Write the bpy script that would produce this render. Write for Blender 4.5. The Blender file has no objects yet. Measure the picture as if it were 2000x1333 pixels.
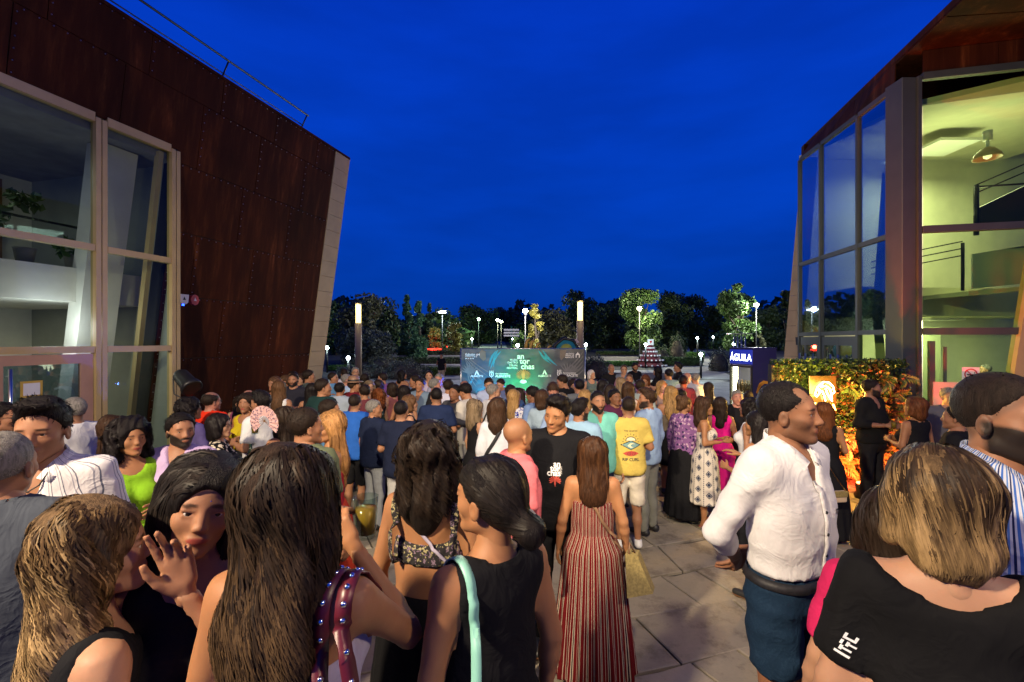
import bpy, math, random, time
import numpy as np
from mathutils import Vector, Matrix, Quaternion
from mathutils.bvhtree import BVHTree
T0 = time.time()
random.seed(7)
RNG = np.random.default_rng(7)
sc = bpy.context.scene
# ------------------------------------------------------------------ camera
CAM_H = 2.4
FPX = 900.0
HORIZON = 668.0
cam_data = bpy.data.cameras.new('camera')
cam = bpy.data.objects.new('camera', cam_data)
sc.collection.objects.link(cam)
cam.location = (0, 0, CAM_H)
cam.rotation_euler = (math.radians(90), 0, 0)
cam_data.sensor_width = 36.0
cam_data.lens = 36.0 * FPX / 2000.0
cam_data.clip_start = 0.05
cam_data.clip_end = 2000
sc.camera = cam
# ------------------------------------------------------------------ world: dusk sky after sunset
world = bpy.data.worlds.new('World')
sc.world = world
world.use_nodes = True
wn = world.node_tree.nodes
wl = world.node_tree.links
wn.clear()
w_out = wn.new('ShaderNodeOutputWorld')
w_bg = wn.new('ShaderNodeBackground')
w_tc = wn.new('ShaderNodeTexCoord')
w_sep = wn.new('ShaderNodeSeparateXYZ')
w_ramp = wn.new('ShaderNodeValToRGB')
cr = w_ramp.color_ramp
cr.elements[0].position = 0.0
cr.elements[0].color = (0.0006, 0.034, 0.30, 1)
cr.elements[1].position = 1.0
cr.elements[1].color = (0.0006, 0.015, 0.17, 1)
for pos, col in ((0.12, (0.0006, 0.045, 0.41, 1)), (0.30, (0.0006, 0.049, 0.51, 1)), (0.58, (0.0008, 0.041, 0.54, 1)), (0.74, (0.0007, 0.026, 0.34, 1))):
    e = cr.elements.new(pos)
    e.color = col
w_map = wn.new('ShaderNodeMapping')
w_map.inputs['Scale'].default_value = (1.2, 1.2, 5.0)
w_noise = wn.new('ShaderNodeTexNoise')
w_noise.inputs['Scale'].default_value = 2.1
w_noise.inputs['Detail'].default_value = 5
w_mr = wn.new('ShaderNodeMapRange')
w_mr.inputs['From Min'].default_value = 0.35
w_mr.inputs['From Max'].default_value = 0.75
w_mr.inputs['To Min'].default_value = 0.82
w_mr.inputs['To Max'].default_value = 1.14
w_mul = wn.new('ShaderNodeVectorMath')
w_mul.operation = 'SCALE'
w_sky = wn.new('ShaderNodeTexSky')
w_sky.sky_type = 'NISHITA'
w_sky.sun_disc = False
w_sky.sun_elevation = math.radians(-4.0)
w_sky.sun_rotation = math.radians(200)
w_sky.ozone_density = 6.0
w_add = wn.new('ShaderNodeVectorMath')
w_add.operation = 'MULTIPLY_ADD'
w_add.inputs[1].default_value = (0.01, 0.03, 0.08)
wl.new(w_tc.outputs['Generated'], w_sep.inputs[0])
wl.new(w_sep.outputs['Z'], w_ramp.inputs[0])
wl.new(w_tc.outputs['Generated'], w_map.inputs[0])
wl.new(w_map.outputs[0], w_noise.inputs[0])
wl.new(w_noise.outputs[0], w_mr.inputs[0])
wl.new(w_ramp.outputs[0], w_mul.inputs[0])
wl.new(w_mr.outputs[0], w_mul.inputs['Scale'])
wl.new(w_sky.outputs[0], w_add.inputs[0])
wl.new(w_mul.outputs[0], w_add.inputs[2])
wl.new(w_add.outputs[0], w_bg.inputs[0])
w_bg.inputs['Strength'].default_value = 1.0
wl.new(w_bg.outputs[0], w_out.inputs[0])
# ------------------------------------------------------------------ colour management and sampling
sc.view_settings.view_transform = 'Standard'
sc.view_settings.look = 'None'
sc.view_settings.exposure = 0.0
sc.view_settings.gamma = 1.0
sc.view_settings.use_curve_mapping = False
sc.render.engine = 'CYCLES'
sc.cycles.use_denoising = True
sc.cycles.max_bounces = 6
sc.cycles.diffuse_bounces = 3
sc.cycles.glossy_bounces = 3
sc.cycles.transmission_bounces = 4
sc.cycles.transparent_max_bounces = 8
sc.cycles.sample_clamp_indirect = 3.0
sc.cycles.caustics_reflective = False
sc.cycles.caustics_refractive = False

COL = sc.collection

def img(u, v, Y):
    """a point measured in the photograph (2000 px wide) at distance Y, in metres"""
    return Vector(((u - 1000) / FPX * Y, Y, CAM_H - (v - HORIZON) / FPX * Y))

# ------------------------------------------------------------------ object helpers
def tag(o, label=None, cat=None, group=None, kind=None):
    if label: o['label'] = label
    if cat: o['category'] = cat
    if group: o['group'] = group
    if kind: o['kind'] = kind
    return o

def empty(name, loc=(0, 0, 0), rz=0.0):
    o = bpy.data.objects.new(name, None)
    o.empty_display_size = 0.1
    COL.objects.link(o)
    o.location = loc
    o.rotation_euler = (0, 0, rz)
    return o

def link(name, me, parent=None, mat=None, kind=None, color=None):
    o = bpy.data.objects.new(name, me)
    COL.objects.link(o)
    if mat is not None and len(me.materials) == 0:
        me.materials.append(mat)
    if parent is not None: o.parent = parent
    if kind: o['kind'] = kind
    if color is not None: o.color = (*color[:3], 1)
    return o

def np_mesh(name, V, F, smooth=True):
    """V (n,3), F (m,k) all faces with k corners"""
    me = bpy.data.meshes.new(name)
    V = np.asarray(V, np.float32); F = np.asarray(F, np.int32)
    me.vertices.add(len(V)); me.vertices.foreach_set('co', V.ravel())
    m, k = F.shape
    me.loops.add(m * k); me.loops.foreach_set('vertex_index', F.ravel())
    me.polygons.add(m)
    me.polygons.foreach_set('loop_start', np.arange(0, m * k, k, dtype=np.int32))
    me.polygons.foreach_set('use_smooth', np.full(m, smooth, bool))
    me.update(calc_edges=True)
    return me

class MB:
    """collects simple shapes into one mesh"""
    def __init__(self):
        self.v = []; self.f = []; self.sm = []
    def add(self, vs, fs, smooth=False):
        n = len(self.v)
        self.v += [tuple(x) for x in vs]
        self.f += [tuple(i + n for i in f) for f in fs]
        self.sm += [smooth] * len(fs)
    def box(self, c, s, R=None, bev=0.0):
        c = Vector(c); hx, hy, hz = s[0] / 2, s[1] / 2, s[2] / 2
        if bev > 0:
            b = min(bev, hx * .9, hy * .9, hz * .9)
            vs = []
            for sx in (-1, 1):
                for sy in (-1, 1):
                    for sz in (-1, 1):
                        vs += [(sx * hx, sy * (hy - b), sz * (hz - b)), (sx * (hx - b), sy * hy, sz * (hz - b)), (sx * (hx - b), sy * (hy - b), sz * hz)]
            def ix(sx, sy, sz, k): return (((sx > 0) * 2 + (sy > 0)) * 2 + (sz > 0)) * 3 + k
            fs = []
            P = (-1, 1)
            for s_ in P:
                q = [ix(s_, -1, -1, 0), ix(s_, 1, -1, 0), ix(s_, 1, 1, 0), ix(s_, -1, 1, 0)]; fs.append(q if s_ > 0 else q[::-1])
                q = [ix(-1, s_, -1, 1), ix(-1, s_, 1, 1), ix(1, s_, 1, 1), ix(1, s_, -1, 1)]; fs.append(q if s_ > 0 else q[::-1])
                q = [ix(-1, -1, s_, 2), ix(1, -1, s_, 2), ix(1, 1, s_, 2), ix(-1, 1, s_, 2)]; fs.append(q if s_ > 0 else q[::-1])
            for a in P:
                for b_ in P:
                    fs.append([ix(a, b_, -1, 0), ix(a, b_, -1, 1), ix(a, b_, 1, 1), ix(a, b_, 1, 0)])
                    fs.append([ix(a, -1, b_, 0), ix(a, -1, b_, 2), ix(a, 1, b_, 2), ix(a, 1, b_, 0)])
                    fs.append([ix(-1, a, b_, 1), ix(-1, a, b_, 2), ix(1, a, b_, 2), ix(1, a, b_, 1)])
                    for d in P: fs.append([ix(a, b_, d, 0), ix(a, b_, d, 1), ix(a, b_, d, 2)])
        else:
            vs = [(x * hx, y * hy, z * hz) for x in (-1, 1) for y in (-1, 1) for z in (-1, 1)]
            fs = [(0, 1, 3, 2), (4, 6, 7, 5), (0, 4, 5, 1), (2, 3, 7, 6), (0, 2, 6, 4), (1, 5, 7, 3)]
        vs = [Vector(v) for v in vs]
        if R is not None: vs = [R @ v for v in vs]
        self.add([v + c for v in vs], fs)
    def bar(self, a, b, w, h, up=(0, 0, 1), bev=0.0):
        """box of section w x h from a to b"""
        a = Vector(a); b = Vector(b); d = b - a; L = d.length
        if L < 1e-6: return
        d.normalize(); up = Vector(up)
        s = d.cross(up)
        if s.length < 1e-4: s = d.cross(Vector((1, 0, 0)))
        s.normalize(); t = s.cross(d)
        R = Matrix((s, d, t)).transposed()
        self.box((a + b) / 2, (w, L, h), R, bev)
    def tube(self, pts, r, n=8, caps=True, smooth=True):
        pts = [Vector(p) for p in pts]
        rs = r if isinstance(r, (list, tuple)) else [r] * len(pts)
        vs = []; fs = []
        prev = None
        for i, p in enumerate(pts):
            d = (pts[min(i + 1, len(pts) - 1)] - pts[max(i - 1, 0)])
            if d.length < 1e-9: d = Vector((0, 0, 1))
            d.normalize()
            if prev is None:
                s = d.cross(Vector((0, 0, 1)))
                if s.length < 1e-3: s = d.cross(Vector((1, 0, 0)))
            else:
                s = prev - d * prev.dot(d)
                if s.length < 1e-4: s = d.orthogonal()
            s.normalize(); prev = s; t = d.cross(s)
            for k in range(n):
                an = 2 * math.pi * k / n
                vs.append(p + (s * math.cos(an) + t * math.sin(an)) * rs[i])
        for i in range(len(pts) - 1):
            for k in range(n):
                a = i * n + k; b = i * n + (k + 1) % n
                fs.append((a, b, b + n, a + n))
        if caps:
            fs.append(tuple(range(n))[::-1]); fs.append(tuple((len(pts) - 1) * n + k for k in range(n)))
        self.add(vs, fs, smooth)
    def lathe(self, c, prof, n=16, smooth=True, R=None):
        """prof: list of (radius, z)"""
        vs = []; fs = []
        c = Vector(c)
        for r, z in prof:
            for k in range(n):
                an = 2 * math.pi * k / n
                p = Vector((r * math.cos(an), r * math.sin(an), z))
                if R is not None: p = R @ p
                vs.append(c + p)
        for i in range(len(prof) - 1):
            for k in range(n):
                a = i * n + k; b = i * n + (k + 1) % n
                fs.append((a, b, b + n, a + n))
        fs.append(tuple(range(n))[::-1]); fs.append(tuple((len(prof) - 1) * n + k for k in range(n)))
        self.add(vs, fs, smooth)
    def prism(self, pts, d):
        """polygon pts (3-D, planar) pushed along vector d"""
        n = len(pts); d = Vector(d)
        vs = [Vector(p) for p in pts] + [Vector(p) + d for p in pts]
        fs = [tuple(range(n))[::-1], tuple(range(n, 2 * n))] + [(i, (i + 1) % n, (i + 1) % n + n, i + n) for i in range(n)]
        self.add(vs, fs)
    def poly(self, pts): self.add(pts, [tuple(range(len(pts)))])
    def mesh(self, name):
        me = bpy.data.meshes.new(name)
        me.from_pydata(self.v, [], self.f)
        me.polygons.foreach_set('use_smooth', self.sm)
        me.update()
        return me
    def build(self, name, mat, parent=None, kind=None, color=None):
        return link(name, self.mesh(name), parent, mat, kind, color)

# ------------------------------------------------------------------ materials
def nm(name):
    m = bpy.data.materials.new(name)
    m.use_nodes = True
    nt = m.node_tree
    return m, nt.nodes, nt.links, nt.nodes['Principled BSDF']

def ramp(n, l, fac, stops):
    r = n.new('ShaderNodeValToRGB')
    e = r.color_ramp.elements
    e[0].position = stops[0][0]; e[0].color = (*stops[0][1], 1)
    e[1].position = stops[-1][0]; e[1].color = (*stops[-1][1], 1)
    for p, c in stops[1:-1]:
        x = e.new(p); x.color = (*c, 1)
    l.new(fac, r.inputs[0])
    return r.outputs[0]

def noise(n, l, scale, detail=4, vec=None, rough=.55, mapscale=None):
    t = n.new('ShaderNodeTexNoise')
    t.inputs['Scale'].default_value = scale; t.inputs['Detail'].default_value = detail; t.inputs['Roughness'].default_value = rough
    if vec is None:
        vec = n.new('ShaderNodeTexCoord').outputs['Object']
    if mapscale:
        mp = n.new('ShaderNodeMapping'); mp.inputs['Scale'].default_value = mapscale
        l.new(vec, mp.inputs[0]); vec = mp.outputs[0]
    l.new(vec, t.inputs['Vector'])
    return t.outputs['Fac']

def bump(n, l, bs, h, strength, dist=.01):
    b = n.new('ShaderNodeBump')
    b.inputs['Strength'].default_value = strength; b.inputs['Distance'].default_value = dist
    l.new(h, b.inputs['Height']); l.new(b.outputs[0], bs.inputs['Normal'])
    return b

def simple(name, col, rough=.6, metal=0, var=.25, scale=4, bmp=.15, bscale=40, spec=.5, objcol=False):
    m, n, l, b = nm(name)
    f = noise(n, l, scale, 5)
    lo = tuple(c * (1 - var) for c in col); hi = tuple(min(1, c * (1 + var)) for c in col)
    l.new(ramp(n, l, f, [(.3, lo), (.7, hi)]), b.inputs['Base Color'])
    b.inputs['Roughness'].default_value = rough; b.inputs['Metallic'].default_value = metal
    b.inputs['Specular IOR Level'].default_value = spec
    if bmp: bump(n, l, b, noise(n, l, bscale, 3), bmp, .004)
    return m

def emit(name, col, st):
    m, n, l, b = nm(name)
    b.inputs['Base Color'].default_value = (*[min(1, c) for c in col], 1)
    b.inputs['Emission Color'].default_value = (*col, 1)
    b.inputs['Emission Strength'].default_value = st
    return m

def lamp(name, kind, loc, energy, col, parent=None, size=.1, target=None, spot=None, blend=.5):
    d = bpy.data.lights.new(name, kind)
    d.energy = energy; d.color = col
    if kind == 'AREA': d.size = size
    elif kind in ('POINT', 'SPOT'): d.shadow_soft_size = size
    if spot: d.spot_size = math.radians(spot); d.spot_blend = blend
    o = bpy.data.objects.new(name, d); COL.objects.link(o)
    o.location = loc
    if target is not None:
        o.rotation_euler = (Vector(target) - Vector(loc)).to_track_quat('-Z', 'Y').to_euler()
    if parent is not None: o.parent = parent
    return o

def text_mesh(s, size, extrude=0.0, align='CENTER', bold=0.0, sx=1.0):
    cu = bpy.data.curves.new('lettering', 'FONT')
    cu.body = s; cu.size = size; cu.extrude = extrude; cu.align_x = align; cu.align_y = 'CENTER'; cu.offset = bold
    cu.resolution_u = 3
    o = bpy.data.objects.new('lettering', cu)
    COL.objects.link(o)
    dg = bpy.context.evaluated_depsgraph_get()
    me = bpy.data.meshes.new_from_object(o.evaluated_get(dg))
    bpy.data.objects.remove(o); bpy.data.curves.remove(cu)
    me.name = 'lettering'; me.materials.clear()
    if sx != 1.0: me.transform(Matrix.Diagonal((sx, 1, 1, 1)))
    return me
# ------------------------------------------------------------------ implicit-surface modelling (used for people, hair, clothes)
def _ev(p, X, Y, Z):
    t = p[0]
    if t == 'rc':
        _, a, b, r1, r2, s = p
        sx, sy, sz = s
        x = (X - a[0]) / sx; y = (Y - a[1]) / sy; z = (Z - a[2]) / sz
        bx = (b[0] - a[0]) / sx; by = (b[1] - a[1]) / sy; bz = (b[2] - a[2]) / sz
        q = max(bx * bx + by * by + bz * bz, 1e-9)
        h = np.clip((x * bx + y * by + z * bz) / q, 0, 1)
        return (np.sqrt((x - h * bx) ** 2 + (y - h * by) ** 2 + (z - h * bz) ** 2) - (r1 + (r2 - r1) * h)) * min(1, .5 * (min(s) + 1))
    if t == 'el':
        _, c, r = p
        x = X - c[0]; y = Y - c[1]; z = Z - c[2]
        k0 = np.sqrt((x / r[0]) ** 2 + (y / r[1]) ** 2 + (z / r[2]) ** 2)
        k1 = np.sqrt((x / r[0] ** 2) ** 2 + (y / r[1] ** 2) ** 2 + (z / r[2] ** 2) ** 2) + 1e-6
        return k0 * (k0 - 1) / k1
    if t == 'to':
        _, c, R, r, sy, hz = p
        q = np.sqrt((X - c[0]) ** 2 + ((Y - c[1]) / sy) ** 2) - R
        return np.sqrt(q * q + (np.maximum(np.abs(Z - c[2]) - hz, 0)) ** 2) - r
    if t == 'pl':
        _, nrm, off = p
        return X * nrm[0] + Y * nrm[1] + Z * nrm[2] - off
    return p[1](X, Y, Z)

def _bb(p, m):
    if p[0] == 'rc':
        _, a, b, r1, r2, s = p
        r = max(r1, r2)
        return [min(a[i], b[i]) - r * s[i] - m for i in range(3)], [max(a[i], b[i]) + r * s[i] + m for i in range(3)]
    if p[0] == 'el':
        return [p[1][i] - p[2][i] - m for i in range(3)], [p[1][i] + p[2][i] + m for i in range(3)]
    if p[0] == 'to':
        c, R, r = p[1], p[2], p[3]
        return [c[0] - R - r - m, c[1] - R - r - m, c[2] - r - p[5] - m], [c[0] + R + r + m, c[1] + R + r + m, c[2] + r + p[5] + m]
    return None

def _comb(d, e, op, k):
    if op == '+':
        h = np.maximum(k - np.abs(d - e), 0) / k
        return np.minimum(d, e) - h * h * k * .25
    if op == '-':
        e = -e
    h = np.maximum(k - np.abs(d - e), 0) / k
    return np.maximum(d, e) + h * h * k * .25

def pts_field(ops, P):
    X, Y, Z = P[:, 0], P[:, 1], P[:, 2]
    d = np.full(len(P), 1.0)
    for op, p, k in ops:
        if op == 'n': d = d + p[1](X, Y, Z)
        else: d = _comb(d, _ev(p, X, Y, Z), op, max(k, 1e-4))
    return d

def grid_mesh(ops, h, pad=.03):
    lo = [9] * 3; hi = [-9] * 3
    for op, p, k in ops:
        if op != '+': continue
        b = _bb(p, pad)
        if b is None: b = p[2]
        lo = [min(a, c) for a, c in zip(lo, b[0])]; hi = [max(a, c) for a, c in zip(hi, b[1])]
    n = [max(4, int((b - a) / h) + 2) for a, b in zip(lo, hi)]
    ax = [np.float32(a) + np.arange(m, dtype=np.float32) * np.float32(h) for a, m in zip(lo, n)]
    d = np.full(n, 1.0, np.float32)
    for op, p, k in ops:
        k = max(k, 1e-4)
        sl = [slice(0, m) for m in n]
        if op == '+':
            b = _bb(p, 2.2 * h + k + .02)
            if b is not None:
                sl = [slice(max(0, int((b[0][i] - lo[i]) / h)), min(n[i], int((b[1][i] - lo[i]) / h) + 2)) for i in range(3)]
        X = ax[0][sl[0]][:, None, None]; Y = ax[1][sl[1]][None, :, None]; Z = ax[2][sl[2]][None, None, :]
        sub = d[tuple(sl)]
        if op == 'n': d[tuple(sl)] = sub + p[1](X, Y, Z)
        else: d[tuple(sl)] = _comb(sub, _ev(p, X, Y, Z), op, k)
    # closed at the border
    for i in range(3):
        for e in (0, -1):
            s = [slice(None)] * 3; s[i] = e
            d[tuple(s)] = np.maximum(d[tuple(s)], .001)
    return surface_nets(d, lo, h)

def surface_nets(d, lo, h):
    ins = d < 0
    nx, ny, nz = d.shape
    c = ins[:-1, :-1, :-1].astype(np.int8)
    cnt = sum(ins[i:nx - 1 + i, j:ny - 1 + j, k:nz - 1 + k].astype(np.int8) for i in (0, 1) for j in (0, 1) for k in (0, 1))
    act = (cnt > 0) & (cnt < 8)
    I, J, K = np.nonzero(act)
    if len(I) == 0: return np.zeros((0, 3), np.float32), np.zeros((0, 4), np.int32)
    idx = np.full(act.shape, -1, np.int32)
    idx[I, J, K] = np.arange(len(I))
    acc = np.zeros((len(I), 3), np.float32); m = np.zeros(len(I), np.float32)
    cr = [(i, j, k) for i in (0, 1) for j in (0, 1) for k in (0, 1)]
    for a in cr:
        for ax in range(3):
            if a[ax]: continue
            b = list(a); b[ax] = 1
            da = d[I + a[0], J + a[1], K + a[2]]; db = d[I + b[0], J + b[1], K + b[2]]
            x = (da < 0) != (db < 0)
            t = np.where(x, da / np.where(x, da - db, 1), 0)
            for q in range(3):
                acc[:, q] += np.where(x, a[q] + (t if q == ax else 0), 0)
            m += x
    V = (acc / m[:, None] + np.stack([I, J, K], 1)) * h + np.array(lo, np.float32)
    F = []
    for ax in range(3):
        o = [0, 0, 0]; o[ax] = 1
        A = ins[:nx - o[0], :ny - o[1], :nz - o[2]]; B = ins[o[0]:, o[1]:, o[2]:]
        X = A != B
        i, j, k = np.nonzero(X)
        u, v = [(1, 2), (2, 0), (0, 1)][ax]
        P = [i, j, k]
        ok = (P[u] > 0) & (P[v] > 0) & (P[u] < d.shape[u] - 1) & (P[v] < d.shape[v] - 1)
        P = [q[ok] for q in P]
        s = A[tuple(P)]
        def cell(du, dv):
            Q = list(P); Q[u] = Q[u] - du; Q[v] = Q[v] - dv
            return idx[tuple(Q)]
        q = np.stack([cell(1, 1), cell(0, 1), cell(0, 0), cell(1, 0)], 1)
        q = np.where(s[:, None], q, q[:, ::-1])
        F.append(q)
    F = np.concatenate(F)
    F = F[(F >= 0).all(1)]
    return V.astype(np.float32), F

def relax(V, F, it=2):
    V = V.astype(np.float64); n = len(V)
    e = np.concatenate([F[:, [0, 1]], F[:, [1, 2]], F[:, [2, 3]], F[:, [3, 0]]])
    c = np.bincount(e[:, 0], minlength=n) + 1e-9
    for i in range(it):
        for lam in (.6, -.62):
            A = np.stack([np.bincount(e[:, 0], V[e[:, 1], q], n) for q in range(3)], 1) / c[:, None]
            V = V + lam * (A - V)
    return V.astype(np.float32), F

def rc(a, b, r1, r2=None, s=(1, 1, 1)): return ('rc', a, b, r1, r1 if r2 is None else r2, s)
def el(c, r): return ('el', c, r if isinstance(r, tuple) else (r, r, r))

def mx(p, s): return (p[0] * s, p[1], p[2])
# ------------------------------------------------------------------ people templates (canonical height 1.75 m, looking along +y)
ARM = {
    'down': ((.245, -.03, 1.16), (.265, .03, .92)),
    'hold': ((.25, -.02, 1.17), (.11, .24, 1.19)),
    'chat': ((.27, .0, 1.17), (.20, .26, 1.27)),
    'hip': ((.40, -.07, 1.21), (.21, .02, 1.06)),
    'back': ((.27, -.11, 1.17), (.07, -.19, 1.00)),
    'raise': ((.36, .08, 1.26), (.38, .20, 1.50)),
    'face': ((.23, .20, 1.22), (.06, .22, 1.43)),
    'mouth': ((.20, .20, 1.22), (.015, .165, 1.475)),
    'pocket': ((.29, -.07, 1.17), (.215, .03, .95)),
    'phone': ((.24, .05, 1.17), (.10, .27, 1.33)),
    'out': ((.36, .02, 1.20), (.46, .20, 1.12)),
    'faceup': ((.27, .17, 1.20), (.15, .25, 1.42)),
    'bev': ((.24, .14, 1.20), (.05, .26, 1.40)),
    'wide': ((.31, .0, 1.17), (.34, .13, .93)),
}
def shoulder(sex): return (.178, -.012, 1.435) if sex == 'm' else (.152, -.012, 1.42)

def arm_pts(sex, pose, side):
    S = shoulder(sex)
    E, W = ARM[pose]
    if sex == 'f':
        E = (E[0] - .026, E[1], E[2] - .005); W = (W[0] - .018, W[1], W[2])
    return mx(S, side), mx(E, side), mx(W, side)

def torso_ops(sex, fat, o=0.0):
    f = fat; sy = (1, .68, 1)
    if sex == 'm':
        return [('+', rc((-.055, 0, .95), (.055, 0, .95), .125 * f + o, None, (1, .85, 1)), .04),
                ('+', rc((0, .005, 1.0), (0, .012, 1.18), .150 * f + o, .158 * f + o, (1, .72 * f, 1)), .05),
                ('+', rc((0, 0, 1.18), (0, -.005, 1.36), .162 * (.5 + .5 * f) + o, .150 + o, sy), .05),
                ('+', rc((-.125, -.015, 1.405), (.125, -.015, 1.405), .062 + o), .05),
                ('+', rc((-.07, .04, 1.29), (.07, .04, 1.29), .065 + o), .05),
                ('+', rc((0, -.035, 1.475), (-.145, -.022, 1.435), .048 + o * .6, .045 + o), .04),
                ('+', rc((0, -.035, 1.475), (.145, -.022, 1.435), .048 + o * .6, .045 + o), .04)]
    return [('+', rc((-.06, -.005, .93), (.06, -.005, .93), .128 * f + o, None, (1, .85, 1)), .05),
            ('+', rc((0, .0, 1.02), (0, .005, 1.16), .125 * f + o, .122 * f + o, (1, .74, 1)), .06),
            ('+', rc((0, -.005, 1.16), (0, -.01, 1.34), .132 * f + o, .132 + o, sy), .05),
            ('+', rc((-.10, -.015, 1.395), (.10, -.015, 1.395), .055 + o), .05),
            ('+', el((-.07, .085, 1.265), .062 * f + o), .035), ('+', el((.07, .085, 1.265), .062 * f + o), .035),
            ('+', rc((0, -.03, 1.46), (-.125, -.02, 1.42), .040 + o * .6, .038 + o), .04),
            ('+', rc((0, -.03, 1.46), (.125, -.02, 1.42), .040 + o * .6, .038 + o), .04)]

def leg_j(sex, side): return (.088 * side, 0, .91), (.098 * side, .012, .49), (.105 * side, -.02, .09)

_cache = {}
def body_mesh(sex, fat, pl, pr, h):
    key = ('b', sex, fat, pl, pr, h)
    if key in _cache: return _cache[key]
    ops = torso_ops(sex, fat)
    ops += [('+', rc((0, -.025, 1.42), (0, -.008, 1.57), .058 if sex == 'm' else .048, .054 if sex == 'm' else .045), .04)]
    g = 1.0 if sex == 'm' else .86
    for side, pose in ((-1, pl), (1, pr)):
        S, E, W = arm_pts(sex, pose, side)
        ops += [('+', rc(S, E, .053 * g, .040 * g), .045)]
        mid = tuple(E[i] + (W[i] - E[i]) * .3 for i in range(3))
        ops += [('+', rc(E, mid, .039 * g, .041 * g), .02), ('+', rc(mid, W, .041 * g, .026 * g), .02)]
        Hp, K, A = leg_j(sex, side)
        ops += [('+', rc(Hp, K, .088 if sex == 'm' else .092, .054), .03),
                ('+', rc(K, (K[0], -.015, .33), .052, .054), .03), ('+', rc((K[0], -.015, .33), A, .052, .034), .03),
                ('+', rc((A[0], -.04, .045), (A[0] * 1.15, .14, .035), .036, .034, (1, 1, .9)), .03)]
    r = relax(*grid_mesh(ops, h), 3)
    _cache[key] = r
    return r

def hand_ops(curl, spread=.0):
    """wrist at the origin, pointing to -z, thumb towards +y, palm towards -x"""
    ops = [('+', rc((0, 0, .01), (0, 0, -.02), .025, .026, (.75, 1, 1)), .01),
           ('+', rc((0, .018, -.035), (0, .022, -.085), .016, .0155, (.85, 1, 1)), .012),
           ('+', rc((0, .0, -.03), (0, .002, -.088), .017, .016, (.85, 1, 1)), .012),
           ('+', rc((0, -.02, -.035), (0, -.024, -.082), .016, .0145, (.85, 1, 1)), .012)]
    L = [(.030, .044, .0, .088, .0098), (.010, .049, .0, .092, .0102), (-.010, .045, .0, .090, .0098), (-.029, .036, .0, .082, .0086)]
    for i, (y, ln, _, z0, r) in enumerate(L):
        c = curl[i]
        p = Vector((0, y, -z0)); sp = spread * (1.5 - i) * .35
        seg = [ln, ln * .62, ln * .5]; a = 0.0
        for j, sgm in enumerate(seg):
            a += c * (.75, .95, .6)[j]
            q = p + Vector((-math.sin(a) * sgm, math.sin(sp) * sgm, -math.cos(a) * sgm))
            ops.append(('+', rc(tuple(p), tuple(q), r * (1 - .06 * j), r * (.94 - .07 * j)), .004 if j else .006))
            p = q
    c = curl[4]
    p0 = Vector((-.004, .022, -.025)); p1 = Vector((-.014 - .014 * c, .046, -.055)); p2 = Vector((-.022 - .024 * c, .060 - .014 * c, -.086)); p3 = Vector((-.028 - .032 * c, .064 - .022 * c, -.112 + .006 * c))
    ops += [('+', rc(tuple(p0), tuple(p1), .017, .0135), .012), ('+', rc(tuple(p1), tuple(p2), .0125, .0108), .004), ('+', rc(tuple(p2), tuple(p3), .0108, .009), .004)]
    return ops

HANDS = {'relax': ((.35, .42, .5, .55, .2), .05), 'grip': ((1.0, 1.05, 1.1, 1.1, 1.0), .0), 'open': ((.12, .1, .15, .2, .0), .45)}
HANDS['mouth'] = ((.15, .35, .6, .7, .1), .25)
def hand_mesh(kind, h):
    key = ('h', kind, h)
    if key not in _cache: _cache[key] = grid_mesh(hand_ops(*HANDS[kind]), h)
    return _cache[key]

def head_ops(sex, fine=False):
    j = 1.0 if sex == 'm' else .90
    n = 1.0 if sex == 'm' else .86
    o = [('+', el((0, -.014, .142), (.076, .098, .086)), .01),
         ('+', el((0, .026, .088), (.061 * j, .066, .086)), .03),
         ('+', rc((-.043 * j, .008, .045), (-.012, .066, .018), .024 * j, .019 * j), .025), ('+', rc((.043 * j, .008, .045), (.012, .066, .018), .024 * j, .019 * j), .025),
         ('+', el((-.043, .050, .086), (.021, .024, .022)), .025), ('+', el((.043, .050, .086), (.021, .024, .022)), .025),
         ('+', rc((-.036, .070, .131), (.036, .070, .131), .0125 if sex == 'm' else .010), .02),
         ('-', el((-.032, .101, .114), (.020, .018, .013)), .016), ('-', el((.032, .101, .114), (.020, .018, .013)), .016),
         ('+', rc((0, .084, .120), (0, .1055 * (.5 + .5 * n), .083), .0075 * n, .0115 * n), .014),
         ('+', el((-.012 * n, .096, .079), .0085 * n), .008), ('+', el((.012 * n, .096, .079), .0085 * n), .008),
         ('+', el((0, .080, .014), (.017, .014, .013)), .02),
         ('+', el((0, .082, .050), (.026, .014, .014)), .014),
         ('+', el((0, .0900, .0535), (.0215, .0070, .0046)), .005), ('+', el((0, .0890, .0450), (.018, .0075, .0052)), .005),
         ('-', rc((-.020, .0975, .0492), (.020, .0975, .0492), .0016), .003)]
    if not fine:
        for s in (-1, 1): o += [('+', rc((.020 * s, .082, .1215), (.045 * s, .077, .1205), .0058, .0055), .004), ('+', rc((.022 * s, .081, .1055), (.043 * s, .077, .1065), .0045, .004), .004)]
    if fine:
        for s in (-1, 1):
            o += [('+', rc((.020 * s, .0825, .1195), (.045 * s, .0775, .1185), .0050, .0048), .004),
                  ('+', rc((.022 * s, .082, .108), (.043 * s, .078, .109), .0032, .0030), .004),
                  ('-', el((.006 * s, .101, .0735), (.0035, .004, .004)), .003)]
    for s in (-1, 1):
        o += [('+', el((.079 * s, -.004, .093), (.0085, .018, .030)), .008), ('-', el((.088 * s, .002, .096), (.006, .009, .015)), .006)]
    o += [('+', rc((0, -.030, -.075), (0, -.020, .06), .056 if sex == 'm' else .046, .050 if sex == 'm' else .043), .025)]
    return o

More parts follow.
